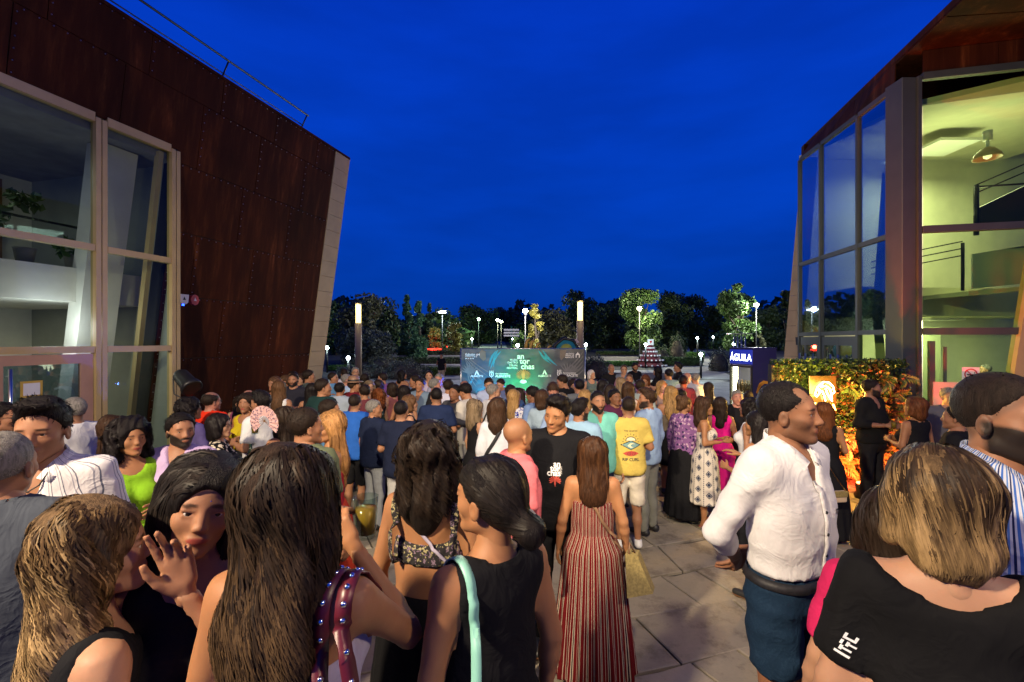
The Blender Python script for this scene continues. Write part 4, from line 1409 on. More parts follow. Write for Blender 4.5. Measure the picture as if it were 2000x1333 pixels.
for i in range(len(rowsz) - 1):
    z0, z1 = rowsz[i], rowsz[i + 1]
    if i >= 6: spans = (-7.3, 5.67)
    elif i == 5: spans = (-7.3, 5.67)
    else: spans = (1.53, 5.67)
    off = {0: 0, 1: .62, 2: .1, 3: .7, 4: .25, 5: .55, 6: .9}[i]
    cuts = [spans[0]]; x = math.floor(spans[0] / 1.36) * 1.36 + off
    while x < spans[1] - .3:
        if x > cuts[-1] + .35: cuts.append(x)
        x += 1.36
    cuts.append(spans[1])
    for j in range(len(cuts) - 1):
        a, b_ = cuts[j] + .006, cuts[j + 1] - .006
        zz0 = z0
        m = MB()
        if i == 5 and b_ < 1.53: zz0 = 5.93
        elif i == 5 and a < 1.53 < b_:
            hpanel(m, a, 1.53, 5.93, z1 - .006); a2 = 1.53
            hpanel(m, a2, b_, z0 + .006, z1 - .006)
            m.build('steel_panel', MAT['corten'], hall); continue
        hpanel(m, a, b_, zz0 + .006, z1 - .006, 0, .018 + rr.uniform(-.003, .003))
        m.build('steel_panel', MAT['corten'], hall)
        k = a + .1
        while k < b_: bolt(HW(k, z1 - .035, .021)); k += .16
        k = zz0 + .1
        while k < z1: bolt(HW(a + .035, k, .021)); k += .16
bolts.build('bolts', MAT['steel'], hall, kind='stuff')
# wall core behind the cladding, roof and far end
m = MB()
m.prism([HW(1.53, 0, -.3), HW(5.67, 0, -.3), HW(5.67, ROOF - .02, -.3), HW(1.53, ROOF - .02, -.3)], Hn * .29)
m.prism([HW(-7.3, 5.93, -.3), HW(1.53, 5.93, -.3), HW(1.53, ROOF - .02, -.3), HW(-7.3, ROOF - .02, -.3)], Hn * .29)
m.build('wall', MAT['dark'], hall)
m = MB()
m.prism([HW(-7.3, ROOF, -9), HW(6.3, ROOF, -9), HW(6.3, ROOF, .03), HW(-7.3, ROOF, .03)], (0, 0, .06))
m.build('roof', MAT['corten'], hall)
m = MB(); m.prism([HW(6.25, 0, -9), HW(6.3, 0, -9), HW(6.3, ROOF, -9), HW(6.25, ROOF, -9)], Hn * 9.0)
m.build('end_wall', MAT['pale'], hall)
nt = 18
for i in range(nt):
    z0 = ROOF * i / nt; z1 = ROOF * (i + 1) / nt
    m = MB(); hpanel(m, 5.69, 6.3, z0 + .004, z1 - .004, -.02, .022 + rr.uniform(-.002, .002))
    m.build('cladding_tile', MAT['pale'], hall)
# roof railing
m = MB()
zr = ROOF + .06
for z in (.12, .34):
    m.tube([HW(-7.3, zr + z, -.10 if z < .2 else .02), HW(4.55, zr + z, -.10 if z < .2 else .02)], .012 if z < .2 else .02, 6)
for s_ in (-6.5, -4.5, -2.4, .05, 2.3, 4.5):
    m.tube([HW(s_, zr, -.12), HW(s_, zr + .34, .02)], .016, 6)
m.build('roof_railing', MAT['black_metal'], hall)
# glazing
def hbar(s0, z0, s1, z1, w=.09, dp=.12, o=.06, mat='frame', name='window_frame', par=None):
    m = MB()
    if abs(s0 - s1) < 1e-6: m.prism([HG(s0 - w / 2, z0, o - dp), HG(s0 + w / 2, z0, o - dp), HG(s0 + w / 2, z1, o - dp), HG(s0 - w / 2, z1, o - dp)], Hn * dp)
    else: m.prism([HG(s0, z0 - w / 2, o - dp), HG(s1, z0 - w / 2, o - dp), HG(s1, z0 + w / 2, o - dp), HG(s0, z0 + w / 2, o - dp)], Hn * dp)
    return m.build(name, MAT[mat], par or hall)
muls = [-4.9, -2.3, .29, 1.47]
for s_ in muls:
    hbar(s_ - .05, 0, s_ - .05, ZT, .07); hbar(s_ + .045, 0, s_ + .045, ZT, .07, .12, .045)
zs = [2.27, 3.86, ZT]
for i in range(len(muls) - 1):
    for z in zs: hbar(muls[i] + .085, z, muls[i + 1] - .09, z, .10 if z != ZT else .14, .11, .05)
    lv = [0.02 if i == 2 else 2.27, 2.27, 3.86, ZT]
    for j in range(3):
        if lv[j] >= lv[j + 1]: continue
        m = MB(); a, b_ = muls[i] + .085, muls[i + 1] - .09
        m.prism([HG(a, lv[j] + .05, -.012), HG(b_, lv[j] + .05, -.012), HG(b_, lv[j + 1] - .05, -.012), HG(a, lv[j + 1] - .05, -.012)], Hn * .008)
        m.build('pane', MAT['glass_clear'], hall)
# doors under the first transom: pairs of glazed leaves
for i in (0, 1):
    a, b_ = muls[i] + .09, muls[i + 1] - .095
    half = (b_ - a) / 2
    for k in range(2):
        s0, s1 = a + half * k + .01, a + half * (k + 1) - .01
        dr = MB()
        w = .16
        for q in ((s0, s0 + w), (s1 - w, s1)): dr.prism([HG(q[0], .02, -.03), HG(q[1], .02, -.03), HG(q[1], 2.2, -.03), HG(q[0], 2.2, -.03)], Hn * .06)
        for q in ((.02, .22), (2.06, 2.2)): dr.prism([HG(s0 + w, q[0], -.028), HG(s1 - w, q[0], -.028), HG(s1 - w, q[1], -.028), HG(s0 + w, q[1], -.028)], Hn * .056)
        d = dr.build('door', MAT['doorframe'], hall)
        m = MB(); m.prism([HG(s0 + w, .22, -.005), HG(s1 - w, .22, -.005), HG(s1 - w, 2.06, -.005), HG(s0 + w, 2.06, -.005)], Hn * .008)
        m.build('pane', MAT['glass_blue'], d)
        m = MB(); hs = s1 - .2 if k == 0 else s0 + .2
        m.tube([HG(hs, .75, .09), HG(hs, 2.02, .09)], .022, 10); m.tube([HG(hs, .85, .0), HG(hs, .85, .09)], .012, 6); m.tube([HG(hs, 1.92, .0), HG(hs, 1.92, .09)], .012, 6)
        m.build('handle', MAT['steel'], d)
        if i == 1 and k == 1:
            m = MB(); m.prism([HG(s0 + .34, 1.50, .006), HG(s0 + .58, 1.50, .006), HG(s0 + .58, 1.84, .006), HG(s0 + .34, 1.84, .006)], Hn * .004)
            m.build('camera_notice', simple('notice_yellow', (.55, .36, .06), .5, 0, .05, 3, 0), d)
            m = MB(); m.prism([HG(s0 + .37, 1.64, .0112), HG(s0 + .55, 1.64, .0112), HG(s0 + .55, 1.81, .0112), HG(s0 + .37, 1.81, .0112)], Hn * .002)
            m.prism([HG(s0 + .40, 1.70, .0135), HG(s0 + .50, 1.67, .0135), HG(s0 + .52, 1.73, .0135), HG(s0 + .43, 1.76, .0135)], Hn * .002)
            m.build('camera_pictogram', MAT['white_paint'], d)
        if i == 1 and k == 0:
            m = MB(); m.prism([HG(s0 + .17, 1.28, .008), HG(s1 - .20, 1.34, .008), HG(s1 - .20, 1.56, .008), HG(s0 + .17, 1.50, .008)], Hn * .004)
            sg = m.build('prohibido_sign', MAT['white_paint'], d)
            tm = text_mesh('PROHIBIDO', .17, 0, bold=.004, sx=1.1)
            R = Matrix((Hd, Vector((0, 0, 1)), Hn)).transposed().to_4x4()
            tm.transform(Matrix.Translation(HG((s0 + s1) / 2 - .02, 1.42, .0145)) @ R @ Matrix.Rotation(.07, 4, 'Z'))
            link('lettering', tm, d, MAT['black_metal'])
# inside
def hbox(m, s0, s1, z0, z1, o0, o1): m.prism([HG(s0, z0, o0), HG(s1, z0, o0), HG(s1, z1, o0), HG(s0, z1, o0)], Hn * (o1 - o0))
m = MB(); hbox(m, -7.3, 1.6, 0, 5.95, -4.2, -4.0); m.build('inner_wall', MAT['white_wall'], hall)
m = MB(); hbox(m, 1.6, 1.7, 0, 5.95, -4.2, -.30); m.build('inner_side_wall', MAT['grey_wall'], hall)
m = MB(); hbox(m, -7.3, 1.6, 5.72, 5.85, -4.0, -.1); m.build('ceiling', MAT['concrete'], hall)
m = MB(); hbox(m, -7.3, 1.55, 3.05, 3.62, -4.0, -.85); m.build('balcony_slab', MAT['white_wall'], hall)
m = MB(); hbox(m, -7.3, 1.55, -.02, .02, -4.0, -.15); m.build('inner_floor', MAT['grey_wall'], hall)
m = MB()
m.tube([HG(-7.3, 4.35, -1.1), HG(1.2, 4.35, -1.1)], .022, 6); m.tube([HG(-7.3, 4.05, -1.1), HG(1.2, 4.05, -1.1)], .01, 6)
for s_ in (-6, -4.6, -3.2, -1.8, -.4, .9): m.box(HG(s_, 3.98, -1.1), (.05, .05, .74))
m.build('balcony_railing', MAT['black_metal'], hall)
for s_, nm_ in ((-2.9, 0), (-.75, 1), (.55, 2)):
    f_ = MB(); hbox(f_, s_ - .55, s_ + .55, 3.6, 5.6, -4.0, -3.9); f = f_.build('inner_doorway', MAT['wood'], hall)
    m = MB(); hbox(m, s_ - .38, s_ + .38, 3.65, 4.75, -3.9, -3.88); hbox(m, s_ - .38, s_ + .38, 4.85, 5.5, -3.9, -3.88); m.build('dark_leaf', MAT['dark'], f)
m = MB()
m.prism([HG(.45, 0, -1.15), HG(.98, 0, -1.15), HG(1.10, 5.7, -.35), HG(.52, 5.7, -.35)], Hn * -.30)
m.build('leaning_column', MAT['white_wall'], hall)
m = MB(); m.prism([HG(1.22, 0, -.85), HG(1.30, 0, -.85), HG(1.30, 5.8, -.02), HG(1.22, 5.8, -.02)], Hn * -.10); m.build('leaning_mullion', MAT['frame'], hall)
def leafclump(name, c, r, n, size, mat, parent, squash=(1, 1, 1), seed=0, droop=0.0):
    g = np.random.default_rng(seed)
    q = g.normal(size=(n, 3)); q /= np.linalg.norm(q, axis=1)[:, None]
    P = np.array(c) + q * r * np.array(squash) * g.uniform(.3, 1, (n, 1)) ** .6
    return leaves(name, P, size, mat, parent, g, droop)
def leaves(name, P, size, mat, parent, g, droop=0.0, aspect=.5, jit=.4):
    n = len(P)
    A = g.normal(size=(n, 3)); A[:, 2] -= droop; A /= np.linalg.norm(A, axis=1)[:, None]
    B = g.normal(size=(n, 3)); B -= A * (A * B).sum(1)[:, None]; B /= np.linalg.norm(B, axis=1)[:, None]
    s = (size * g.uniform(1 - jit, 1 + jit, n))[:, None]
    Nn = np.cross(A, B)
    V = np.stack([P - A * s * .5, P + B * s * aspect * .5 + Nn * s * .08, P + A * s * .5, P - B * s * aspect * .5 + Nn * s * .08], 1).reshape(-1, 3)
    F = np.arange(4 * n).reshape(-1, 4)
    me = np_mesh(name, V, F, False)
    return link(name, me, parent, mat)
def leafmat(name, c0, c1, rough=.5):
    m, n, l, b = nm(name)
    g = n.new('ShaderNodeNewGeometry')
    c = ramp(n, l, g.outputs['Random Per Island'], [(.0, c0), (.6, tuple((x + y) / 2 for x, y in zip(c0, c1))), (1, c1)])
    nz = noise(n, l, .9, 3)
    k = ramp(n, l, nz, [(.35, (.6, .6, .6)), (.65, (1.3, 1.3, 1.3))])
    l.new(mixc(n, l, 1.0, c, k, 'MULTIPLY'), b.inputs['Base Color']); b.inputs['Roughness'].default_value = rough
    b.inputs['Specular IOR Level'].default_value = .4
    MAT[name] = m
leafmat('leaf_dark', (.018, .034, .012), (.045, .075, .024)); leafmat('leaf_mid', (.03, .065, .018), (.085, .15, .035)); leafmat('leaf_olive', (.05, .055, .025), (.13, .13, .06))
leafmat('leaf_grey', (.035, .045, .038), (.075, .09, .075)); leafmat('leaf_yellow', (.10, .09, .015), (.22, .19, .03)); leafmat('leaf_bright', (.03, .09, .015), (.08, .19, .03))
leafmat('leaf_conifer', (.03, .085, .04), (.09, .20, .09))
MAT['bark'] = simple('bark', (.05, .038, .028), .9, 0, .3, 9, .6, 20)
for k, (s_, z, r_) in enumerate(((-.35, 4.45, .22), (-1.5, 4.4, .25), (.75, 4.1, .2), (-2.6, 4.4, .2), (.1, 4.75, .18))):
    pl_ = tag(empty('potted_plant', HO + HG(s_, 3.62, -1.35)), ['leafy plant trailing over the railing near the window mullion', 'leafy plant left of the dark doorway upstairs', 'bright green fern hanging low beside the white leaning column', 'leafy plant at the far left of the upstairs railing', 'tall climbing plant with yellowish leaves upstairs'][k], 'plant', 'plants along the upstairs railing')
    m = MB(); m.lathe((0, 0, .01), [(.10, 0), (.14, .25), (.15, .27), (.12, .25)], 12); m.build('pot', MAT['concrete'], pl_)
    leafclump('leaves', (0, 0, z - 3.7), r_, 70, .16, MAT['leaf_mid' if k != 2 else 'leaf_bright'], pl_, (1.3, 1.3, 1), k + 3, .2)
lamp('hall_upper_light', 'AREA', HO + HG(-1.2, 5.6, -2.2), 20, (.95, 1.0, .9), size=1.6, target=HO + HG(-1.2, 0, -2.2))
lamp('hall_lower_light', 'AREA', HO + HG(-.6, 2.95, -2.6), 40, (1, .88, .62), size=1.2, target=HO + HG(-.6, 0, -2.6))
lamp('hall_wall_wash', 'POINT', HO + HG(.1, 2.6, -.6), 34, (.95, .97, 1), size=.2)
for s_, z, o in ((-1.2, 5.68, -2.2), (-.6, 3.0, -2.6)):
    m = MB(); m.box(HG(s_, z, o), (1.3, .35, .05)); m.build('ceiling_fitting', MAT['white_paint'], hall)
# siren boxes on the steel wall
for (u_, v_), lab, col in (((377, 586), 'white alarm siren box with a small blue light on the steel wall', (.75, .73, .68)), ((399, 589), 'red alarm siren box on the steel wall beside the white one', (.40, .05, .05))):
    s_ = 1.9 if u_ < 390 else 2.12
    P = HO + HW(s_, 3.22, .03)
    a = tag(empty('siren_box', P), lab, 'alarm')
    f = Hd; R = Matrix((Hd, Vector((0, 0, 1)), Hn)).transposed()
    m = MB()
    pr = [(-.10, .09), (.10, .09), (.085, -.06), (.04, -.10), (-.04, -.10), (-.085, -.06)] if u_ < 390 else [(.09 * math.cos(t * .785), .11 * math.sin(t * .785)) for t in range(8)]
    m.prism([R @ Vector((x, y, 0)) for x, y in pr], Hn * .07)
    m.build('casing', simple('siren_' + ('white' if u_ < 390 else 'red'), col, .4, 0, .05, 5, 0), a)
    if u_ < 390:
        m = MB(); m.tube([R @ Vector((-.0, -.10, .04)), R @ Vector((0, -.13, .04))], .02, 8); m.build('status_light', emit('blue_led', (.02, .08, 1), 8), a)
    m = MB(); m.prism([R @ Vector((x, y, .072)) for x, y in ((-.03, -.02), (.03, -.02), (.0, .045))], Hn * .004); m.build('emblem', MAT['dark'] if u_ < 390 else MAT['white_paint'], a)

# ------------------------------------------------------------------ right pavilion
MAT['cream_wall'] = simple('cream_plaster', (.55, .53, .38), .85, 0, .07, 3, .1)
MAT['olive_wall'] = simple('olive_grey_plaster', (.26, .27, .17), .85, 0, .08, 3, .1)
pav = tag(empty('glass_pavilion', (0, 0, 0)), 'glazed pavilion with a rust steel roof on the right, lit inside', 'building')
GA = Vector((7.05, 8.5, 0)); GB = Vector((7.42, 11.86, 0)); gd = (GB - GA); GL = gd.length; gd.normalize(); gn = Vector((-gd.y, gd.x, 0))
def PG(t, z, o=0.0): return GA + gd * t + gn * o + Vector((0, 0, z))
ts = [0.0, 1.02, 2.40, GL]; TOP = 7.05
def pbar(a, b_, w, dp, mat='frame_dark', name='window_frame', par=pav, up=(0, 0, 1)):
    m = MB(); m.bar(a, b_, w, dp, up); return m.build(name, MAT[mat], par)
zr_ = [2.57, 4.36, TOP]
for i, t in enumerate(ts):
    if i: pbar(PG(t, 0, 0), PG(t, TOP, 0), .10, .07, up=gd)
for i in range(3):
    a, b_ = ts[i] + .036, ts[i + 1] - .036
    for z in zr_: pbar(PG(a, z, 0), PG(b_, z, 0), .09, .09)
    for j, (z0, z1) in enumerate(((2.57, 4.36), (4.36, TOP))):
        m = MB(); m.prism([PG(a, z0 + .045), PG(b_, z0 + .045), PG(b_, z1 - .045), PG(a, z1 - .045)], gn * .008); m.build('pane', MAT['glass_blue'], pav)
m = MB(); m.prism([PG(.04, .02), PG(ts[1] - .04, .02), PG(ts[1] - .04, 2.52), PG(.04, 2.52)], gn * .008); m.build('pane', MAT['glass_green'], pav)
for k in range(2):
    a = 1.08 + k * 1.36; b_ = a + 1.28
    m = MB()
    for q in ((a, a + .12), (b_ - .12, b_), (a + .60, a + .68)): m.prism([PG(q[0], .02, -.03), PG(q[1], .02, -.03), PG(q[1], 2.5, -.03), PG(q[0], 2.5, -.03)], gn * .06)
    for q in ((.02, .2), (2.3, 2.5)):
        for w0, w1 in ((a + .12, a + .60), (a + .68, b_ - .12)): m.prism([PG(w0, q[0], -.028), PG(w1, q[0], -.028), PG(w1, q[1], -.028), PG(w0, q[1], -.028)], gn * .056)
    d = m.build('door', MAT['frame_dark'], pav)
    m = MB()
    for w0, w1 in ((a + .12, a + .60), (a + .68, b_ - .12)): m.prism([PG(w0, .2), PG(w1, .2), PG(w1, 2.3), PG(w0, 2.3)], gn * .008)
    m.build('pane', MAT['glass_blue'], d)
    m = MB(); m.tube([PG(a + .5, .8, .09), PG(a + .5, 2.1, .09)], .02, 8); m.tube([PG(a + .78, .8, .09), PG(a + .78, 2.1, .09)], .02, 8)
    for hh_ in (.9, 2.0):
        for hs in (.5, .78): m.tube([PG(a + hs, hh_, .0), PG(a + hs, hh_, .09)], .01, 6)
    m.build('handle', MAT['steel'], d)
# corner column, the boxed metal post between both glazings
CX, CY = 7.26, 8.28
m = MB(); m.box((7.01, 8.28, TOP / 2), (.25, .30, TOP + .02), None, .01); m.box((6.93, 8.47, TOP / 2), (.07, .08, TOP + .03)); m.box((7.17, 8.12, TOP / 2), (.06, .06, TOP + .02))
m.build('corner_post', MAT['frame_dark'], pav)
# front glazing, almost facing the camera, its right edge leaning outwards
FA = Vector((7.22, 8.12, 0)); fd = Vector((1, -.23, 0)).normalized(); fn_ = Vector((-.23, -1, 0)).normalized()
def PF(t, z, o=0.0): return FA + fd * t + fn_ * o + Vector((0, 0, z))
def te(z): return 1.02 + .135 * z
for z in zr_: pbar(PF(0, z), PF(te(z), z), .10, .12)
m = MB(); m.prism([PF(te(0), 0, -.08), PF(te(0) + .14, 0, -.08), PF(te(TOP) + .14, TOP, -.08), PF(te(TOP), TOP, -.08)], fn_ * .18); m.build('leaning_frame', MAT['frame'], pav)
for z0, z1 in ((.02, 2.52), (2.62, 4.31), (4.41, TOP - .05)):
    m = MB(); m.prism([PF(0.02, z0), PF(te(z0), z0), PF(te(z1), z1), PF(0.02, z1)], fn_ * .008); m.build('pane', MAT['glass_green'], pav)
m = MB(); m.prism([PF(.10, 0, -.03), PF(.18, 0, -.03), PF(.18, 2.4, -.03), PF(.10, 2.4, -.03)], fn_ * .07)
m.prism([PF(.30, .0, .03), PF(.34, .0, .03), PF(.34, 2.3, .03), PF(.30, 2.3, .03)], fn_ * .03)
m.build('door_post', MAT['frame_dark'], pav)
# steel wall at the right
def rpan(q, name='steel_panel', th=.02, nrm=None):
    m = MB(); nn = (Vector(q[1]) - Vector(q[0])).cross(Vector(q[2]) - Vector(q[1])).normalized()
    if nn.y > 0: nn = -nn
    m.prism(q, nn * th); return m.build(name, MAT['corten'], pav)
for z0, z1 in ((0, 1.9), (1.9, 3.8), (3.8, 5.6), (5.6, 7.5)):
    for k in range(3):
        a = .95 + k * 1.4
        rpan([PF(te(z0) + a - .8, z0, .05), PF(te(z0) + a + .585, z0, .05), PF(te(z1) + a + .585, z1 - .012, .05), PF(te(z1) + a - .8, z1 - .012, .05)])
m = MB(); m.prism([PF(te(0) + .14, 0, .03), PF(te(0) + 5, 0, .03), PF(te(7.5) + 5, 7.5, .03), PF(te(7.5) + .14, 7.5, .03)], fn_ * -.3); m.build('wall', MAT['dark'], pav)
# fascia over the side glazing and the roof with its overhanging soffit
R0 = Vector((7.80, 12.25, 7.6)); R1 = Vector((7.07, 8.5, 7.6)); R2 = Vector((6.55, 5.9, 7.6))
for f0, f1 in ((0, .36), (.36, .70), (.70, 1.0)):
    a = R1.lerp(R0, f0); b_ = R1.lerp(R0, f1 - .004); c = PG(GL * f1, TOP + .05); d_ = PG(GL * f0, TOP + .05)
    rpan([d_, c, b_, a])
def soff(poly, nm_='soffit_panel'):
    m = MB(); m.prism(poly, (0, 0, .02)); m.build(nm_, MAT['corten'], pav)
soff([(7.07, 8.5, 7.5), (6.82, 7.26, 7.5), (9.3, 7.0, 7.5), (9.6, 8.5, 7.5)])
soff([(6.81, 7.24, 7.5), (6.55, 5.9, 7.5), (9.0, 5.7, 7.5), (9.29, 6.98, 7.5)])
soff([(9.62, 8.5, 7.5), (9.31, 6.98, 7.5), (9.02, 5.7, 7.5), (13.5, 5.2, 7.5), (14, 8.5, 7.5)])
m = MB(); m.prism([(7.80, 12.3, 7.53), (6.54, 5.88, 7.53), (13.6, 5.1, 7.53), (14.2, 12.3, 7.53)], (0, 0, .12)); m.build('roof', MAT['corten'], pav)
for k in range(2):   # front fascia over the front glazing
    a0, a1 = .0 + k * 1.1, 1.09 + k * 1.1
    rpan([PF(a0, TOP + .06, .02), PF(a1, TOP + .06, .02), PF(a1, 7.49, .02), PF(a0, 7.49, .02)], 'fascia_panel')
# pale end edge, leaning with the wall, and the steel triangle beside the glazing
def EP(z, o): return Vector((7.05 + .092 * z + o * .2, 12.25 - o, z))
nt = 19
for i in range(nt):
    z0, z1 = 7.6 * i / nt + .004, 7.6 * (i + 1) / nt - .004
    w0 = .38 - .022 * z0; w1 = .38 - .022 * z1
    m = MB(); m.prism([EP(z0, 0), EP(z0, 0) + Vector((.22, -w0, 0)), EP(z1, 0) + Vector((.22, -w1, 0)), EP(z1, 0)], (.03, .02, 0)); m.build('cladding_tile', MAT['pale'], pav)
for z0, z1 in ((0, 2.5), (2.51, 5.0), (5.01, 7.5)):
    w0 = .38 - .022 * z0; w1 = .38 - .022 * z1
    m = MB(); m.prism([EP(z0, 0) + Vector((.26, -w0 - .01, 0)), Vector((7.52, 11.92, z0)), Vector((7.56, 11.92, z1)), EP(z1, 0) + Vector((.26, -w1 - .01, 0))], (.05, .2, 0)); m.build('steel_panel', MAT['corten'], pav)
m = MB(); m.prism([(7.5, 12.2, 0), (13.5, 12.2, 0), (14, 12.2, 7.5), (7.9, 12.2, 7.5)], (0, .2, 0)); m.build('back_wall', MAT['cream_wall'], pav)
# inside the pavilion
m = MB(); m.box((10.5, 10.2, -.0), (6, 4, .04)); m.build('inner_floor', MAT['olive_wall'], pav)
m = MB(); m.prism([(7.4, 8.6, 6.75), (7.6, 12.2, 7.2), (13, 12.2, 7.2), (13, 7.2, 7.0), (9.4, 7.9, 7.0)], (0, 0, .1)); m.build('sloping_ceiling', MAT['cream_wall'], pav)
m = MB(); m.prism([(8.6, 11.2, 3.2), (13, 11.2, 3.2), (13, 12.18, 3.2), (8.6, 12.18, 3.2)], (0, 0, .5)); m.build('gallery_slab', MAT['cream_wall'], pav)
m = MB(); m.prism([(7.46, 9.9, 2.95), (13, 10.5, 2.95), (13, 11.19, 2.95), (7.5, 11.19, 2.95)], (0, 0, .62)); m.build('gallery_slab', MAT['cream_wall'], pav)
m = MB(); m.tube([(9.35, 10.9, 0), (9.35, 10.9, 2.93)], .27, 24); m.build('round_column', MAT['cream_wall'], pav)
m = MB(); m.prism([(7.75, 9.35, 0), (8.10, 9.35, 0), (8.05, 9.5, 3.0), (8.75, 9.9, 6.1), (8.15, 9.9, 6.1), (7.62, 9.5, 3.0)], (0, .25, 0)); m.build('leaning_column', MAT['cream_wall'], pav)
m = MB(); m.prism([(9.0, 9.0, 3.42), (10.3, 8.6, 3.55), (10.3, 8.6, 4.30), (9.0, 9.0, 4.10)], (.02, .05, 0)); m.build('balustrade_panel', MAT['blue_panel'], pav)
m = MB(); m.prism([(8.98, 9.06, 3.30), (10.4, 8.66, 3.42), (10.4, 10.2, 3.42), (8.98, 10.2, 3.30)], (0, 0, .08)); m.build('stair_landing', MAT['cream_wall'], pav)
m = MB(); m.prism([(9.3, 9.2, 4.6), (9.3, 9.2, 5.05), (10.6, 8.8, 5.75), (10.6, 8.8, 4.6)], (0, .06, 0)); m.build('stair_flight', MAT['dark'], pav)
m = MB()
m.tube([(8.95, 9.15, 3.4), (8.95, 9.15, 4.35)], .03, 6); m.tube([(9.22, 9.15, 4.5), (9.22, 9.15, 5.5)], .045, 6)
m.tube([(8.25, 9.9, 3.55), (8.25, 9.9, 4.2)], .025, 6)
for dz in (0, -.14, -.28): m.tube([(7.95, 10.2, 4.15 + dz), (8.25, 9.9, 4.25 + dz), (8.95, 9.15, 4.38 + dz)], .012, 6)
for dz in (0, -.16): m.tube([(9.22, 9.15, 5.5 + dz), (10.5, 8.7, 6.1 + dz)], .014, 6)
m.tube([(9.22, 9.15, 5.46), (10.4, 8.85, 5.46)], .02, 6)
m.build('stair_railing', MAT['black_metal'], pav)
m = MB(); m.prism([(8.5, 12.15, 0), (9.0, 12.15, 0), (9.0, 12.15, 2.2), (8.5, 12.15, 2.2)], (0, .03, 0)); m.prism([(9.8, 11.5, 0), (10.7, 11.5, 0), (10.7, 11.5, 2.75), (10.2, 11.5, 2.75), (9.8, 11.5, 2.4)], (0, .05, 0)); m.build('grey_partition', MAT['olive_wall'], pav)
lampP = tag(empty('pendant_lamp', (8.72, 8.45, 6.2)), 'beige dome pendant lamp hanging inside the right pavilion', 'lamp')
m = MB(); m.tube([(0, 0, .05), (0, 0, -.12)], .07, 12); m.tube([(0, 0, -.10), (0, 0, -.25)], .025, 8); m.build('ceiling_mount', MAT['white_paint'], lampP)
m = MB(); m.lathe((0, 0, -.25), [(.05, 0), (.10, -.03), (.18, -.12), (.21, -.20), (.20, -.20), (.16, -.11), (.08, -.02)], 20); m.build('lamp_shade', MAT['frame'], lampP)
m = MB(); m.lathe((0, 0, -.40), [(.03, .06), (.06, .02), (.06, -.03), (.02, -.06)], 12); m.build('bulb', emit('dim_bulb', (1, .9, .6), 1.5), lampP)
INT = (1.0, .92, .64)
lamp('pavilion_ceiling_light', 'AREA', (9.9, 10.6, 6.75), 250, INT, size=1.6, target=(9.6, 10.6, 0))
lamp('pavilion_up_light', 'AREA', (9.2, 9.9, 4.9), 80, INT, size=1.0, target=(9.2, 9.8, 9))
lamp('pavilion_lower_light', 'AREA', (9.9, 10.6, 2.85), 130, (1.0, .97, .68), size=1.0, target=(9.9, 11.4, 0))
lamp('pavilion_entry_light', 'AREA', (8.3, 9.3, 2.9), 40, INT, size=.6, target=(8.4, 9.6, 0))
m = MB(); m.box((9.9, 10.6, 6.86), (.9, .9, .06)); m.build('ceiling_fitting', MAT['white_paint'], pav)
m = MB(); m.box((9.9, 10.6, 2.9), (.8, .3, .05)); m.build('ceiling_fitting', MAT['white_paint'], pav)
# signs at the entrance
sg = tag(empty('no_smoking_sign', PF(.68, 1.83, .06)), 'square white no smoking sign on the right pavilion glass', 'sign')
RF = Matrix((fd, Vector((0, 0, 1)), fn_)).transposed()
def flatp(m, pts, z=0.0, th=.003): m.prism([RF @ Vector((x, y, z)) for x, y in pts], fn_ * th)
m = MB(); flatp(m, [(-.125, -.12), (.125, -.12), (.125, .12), (-.125, .12)], 0, .008); m.build('plate', MAT['white_paint'], sg)
red = simple('sign_red', (.45, .02, .02), .5, 0, .03, 3, 0)
m = MB()
for i in range(24):
    a, b_ = i * math.pi / 12, (i + 1) * math.pi / 12
    flatp(m, [(.078 * math.cos(a), .078 * math.sin(a)), (.096 * math.cos(a), .096 * math.sin(a)), (.096 * math.cos(b_), .096 * math.sin(b_)), (.078 * math.cos(b_), .078 * math.sin(b_))], .010)
flatp(m, [(-.062, .052), (-.052, .062), (.062, -.052), (.052, -.062)], .013)
m.build('red_ring', red, sg)
m = MB(); flatp(m, [(-.06, -.015), (.03, -.015), (.03, .003), (-.06, .003)], .0115); flatp(m, [(.035, -.015), (.05, -.015), (.05, .003), (.035, .003)], .0115); flatp(m, [(.045, .012), (.055, .012), (.06, .04), (.05, .04)], .0115); m.build('cigarette', MAT['black_metal'], sg)
sg = tag(empty('notice_board', PF(.50, 0, .22)), 'large pale notice board with small printed lines by the entrance', 'sign')
m = MB(); flatp(m, [(-.46, .9), (.46, .9), (.46, 1.70), (-.46, 1.70)], 0, .02); m.build('board', simple('board_grey', (.30, .36, .33), .6, 0, .03, 3, 0), sg)
m = MB(); flatp(m, [(-.42, 0), (-.38, 0), (-.38, 1.6), (-.42, 1.6)], -.04, .03); flatp(m, [(.38, 0), (.42, 0), (.42, 1.6), (.38, 1.6)], -.04, .03); m.build('leg', MAT['steel'], sg)
m = MB(); rq = random.Random(2)
for y_, x0, x1 in ((1.585, -.36, .36), (1.53, -.22, .22), (1.33, .0, .26), (1.28, .02, .36)):
    x = x0
    while x < x1:
        w = rq.uniform(.008, .03); flatp(m, [(x, y_ - .008), (x + w, y_ - .008), (x + w, y_ + .008), (x, y_ + .008)], .0205); x += w + .008
m.build('print_lines', MAT['dark'], sg)
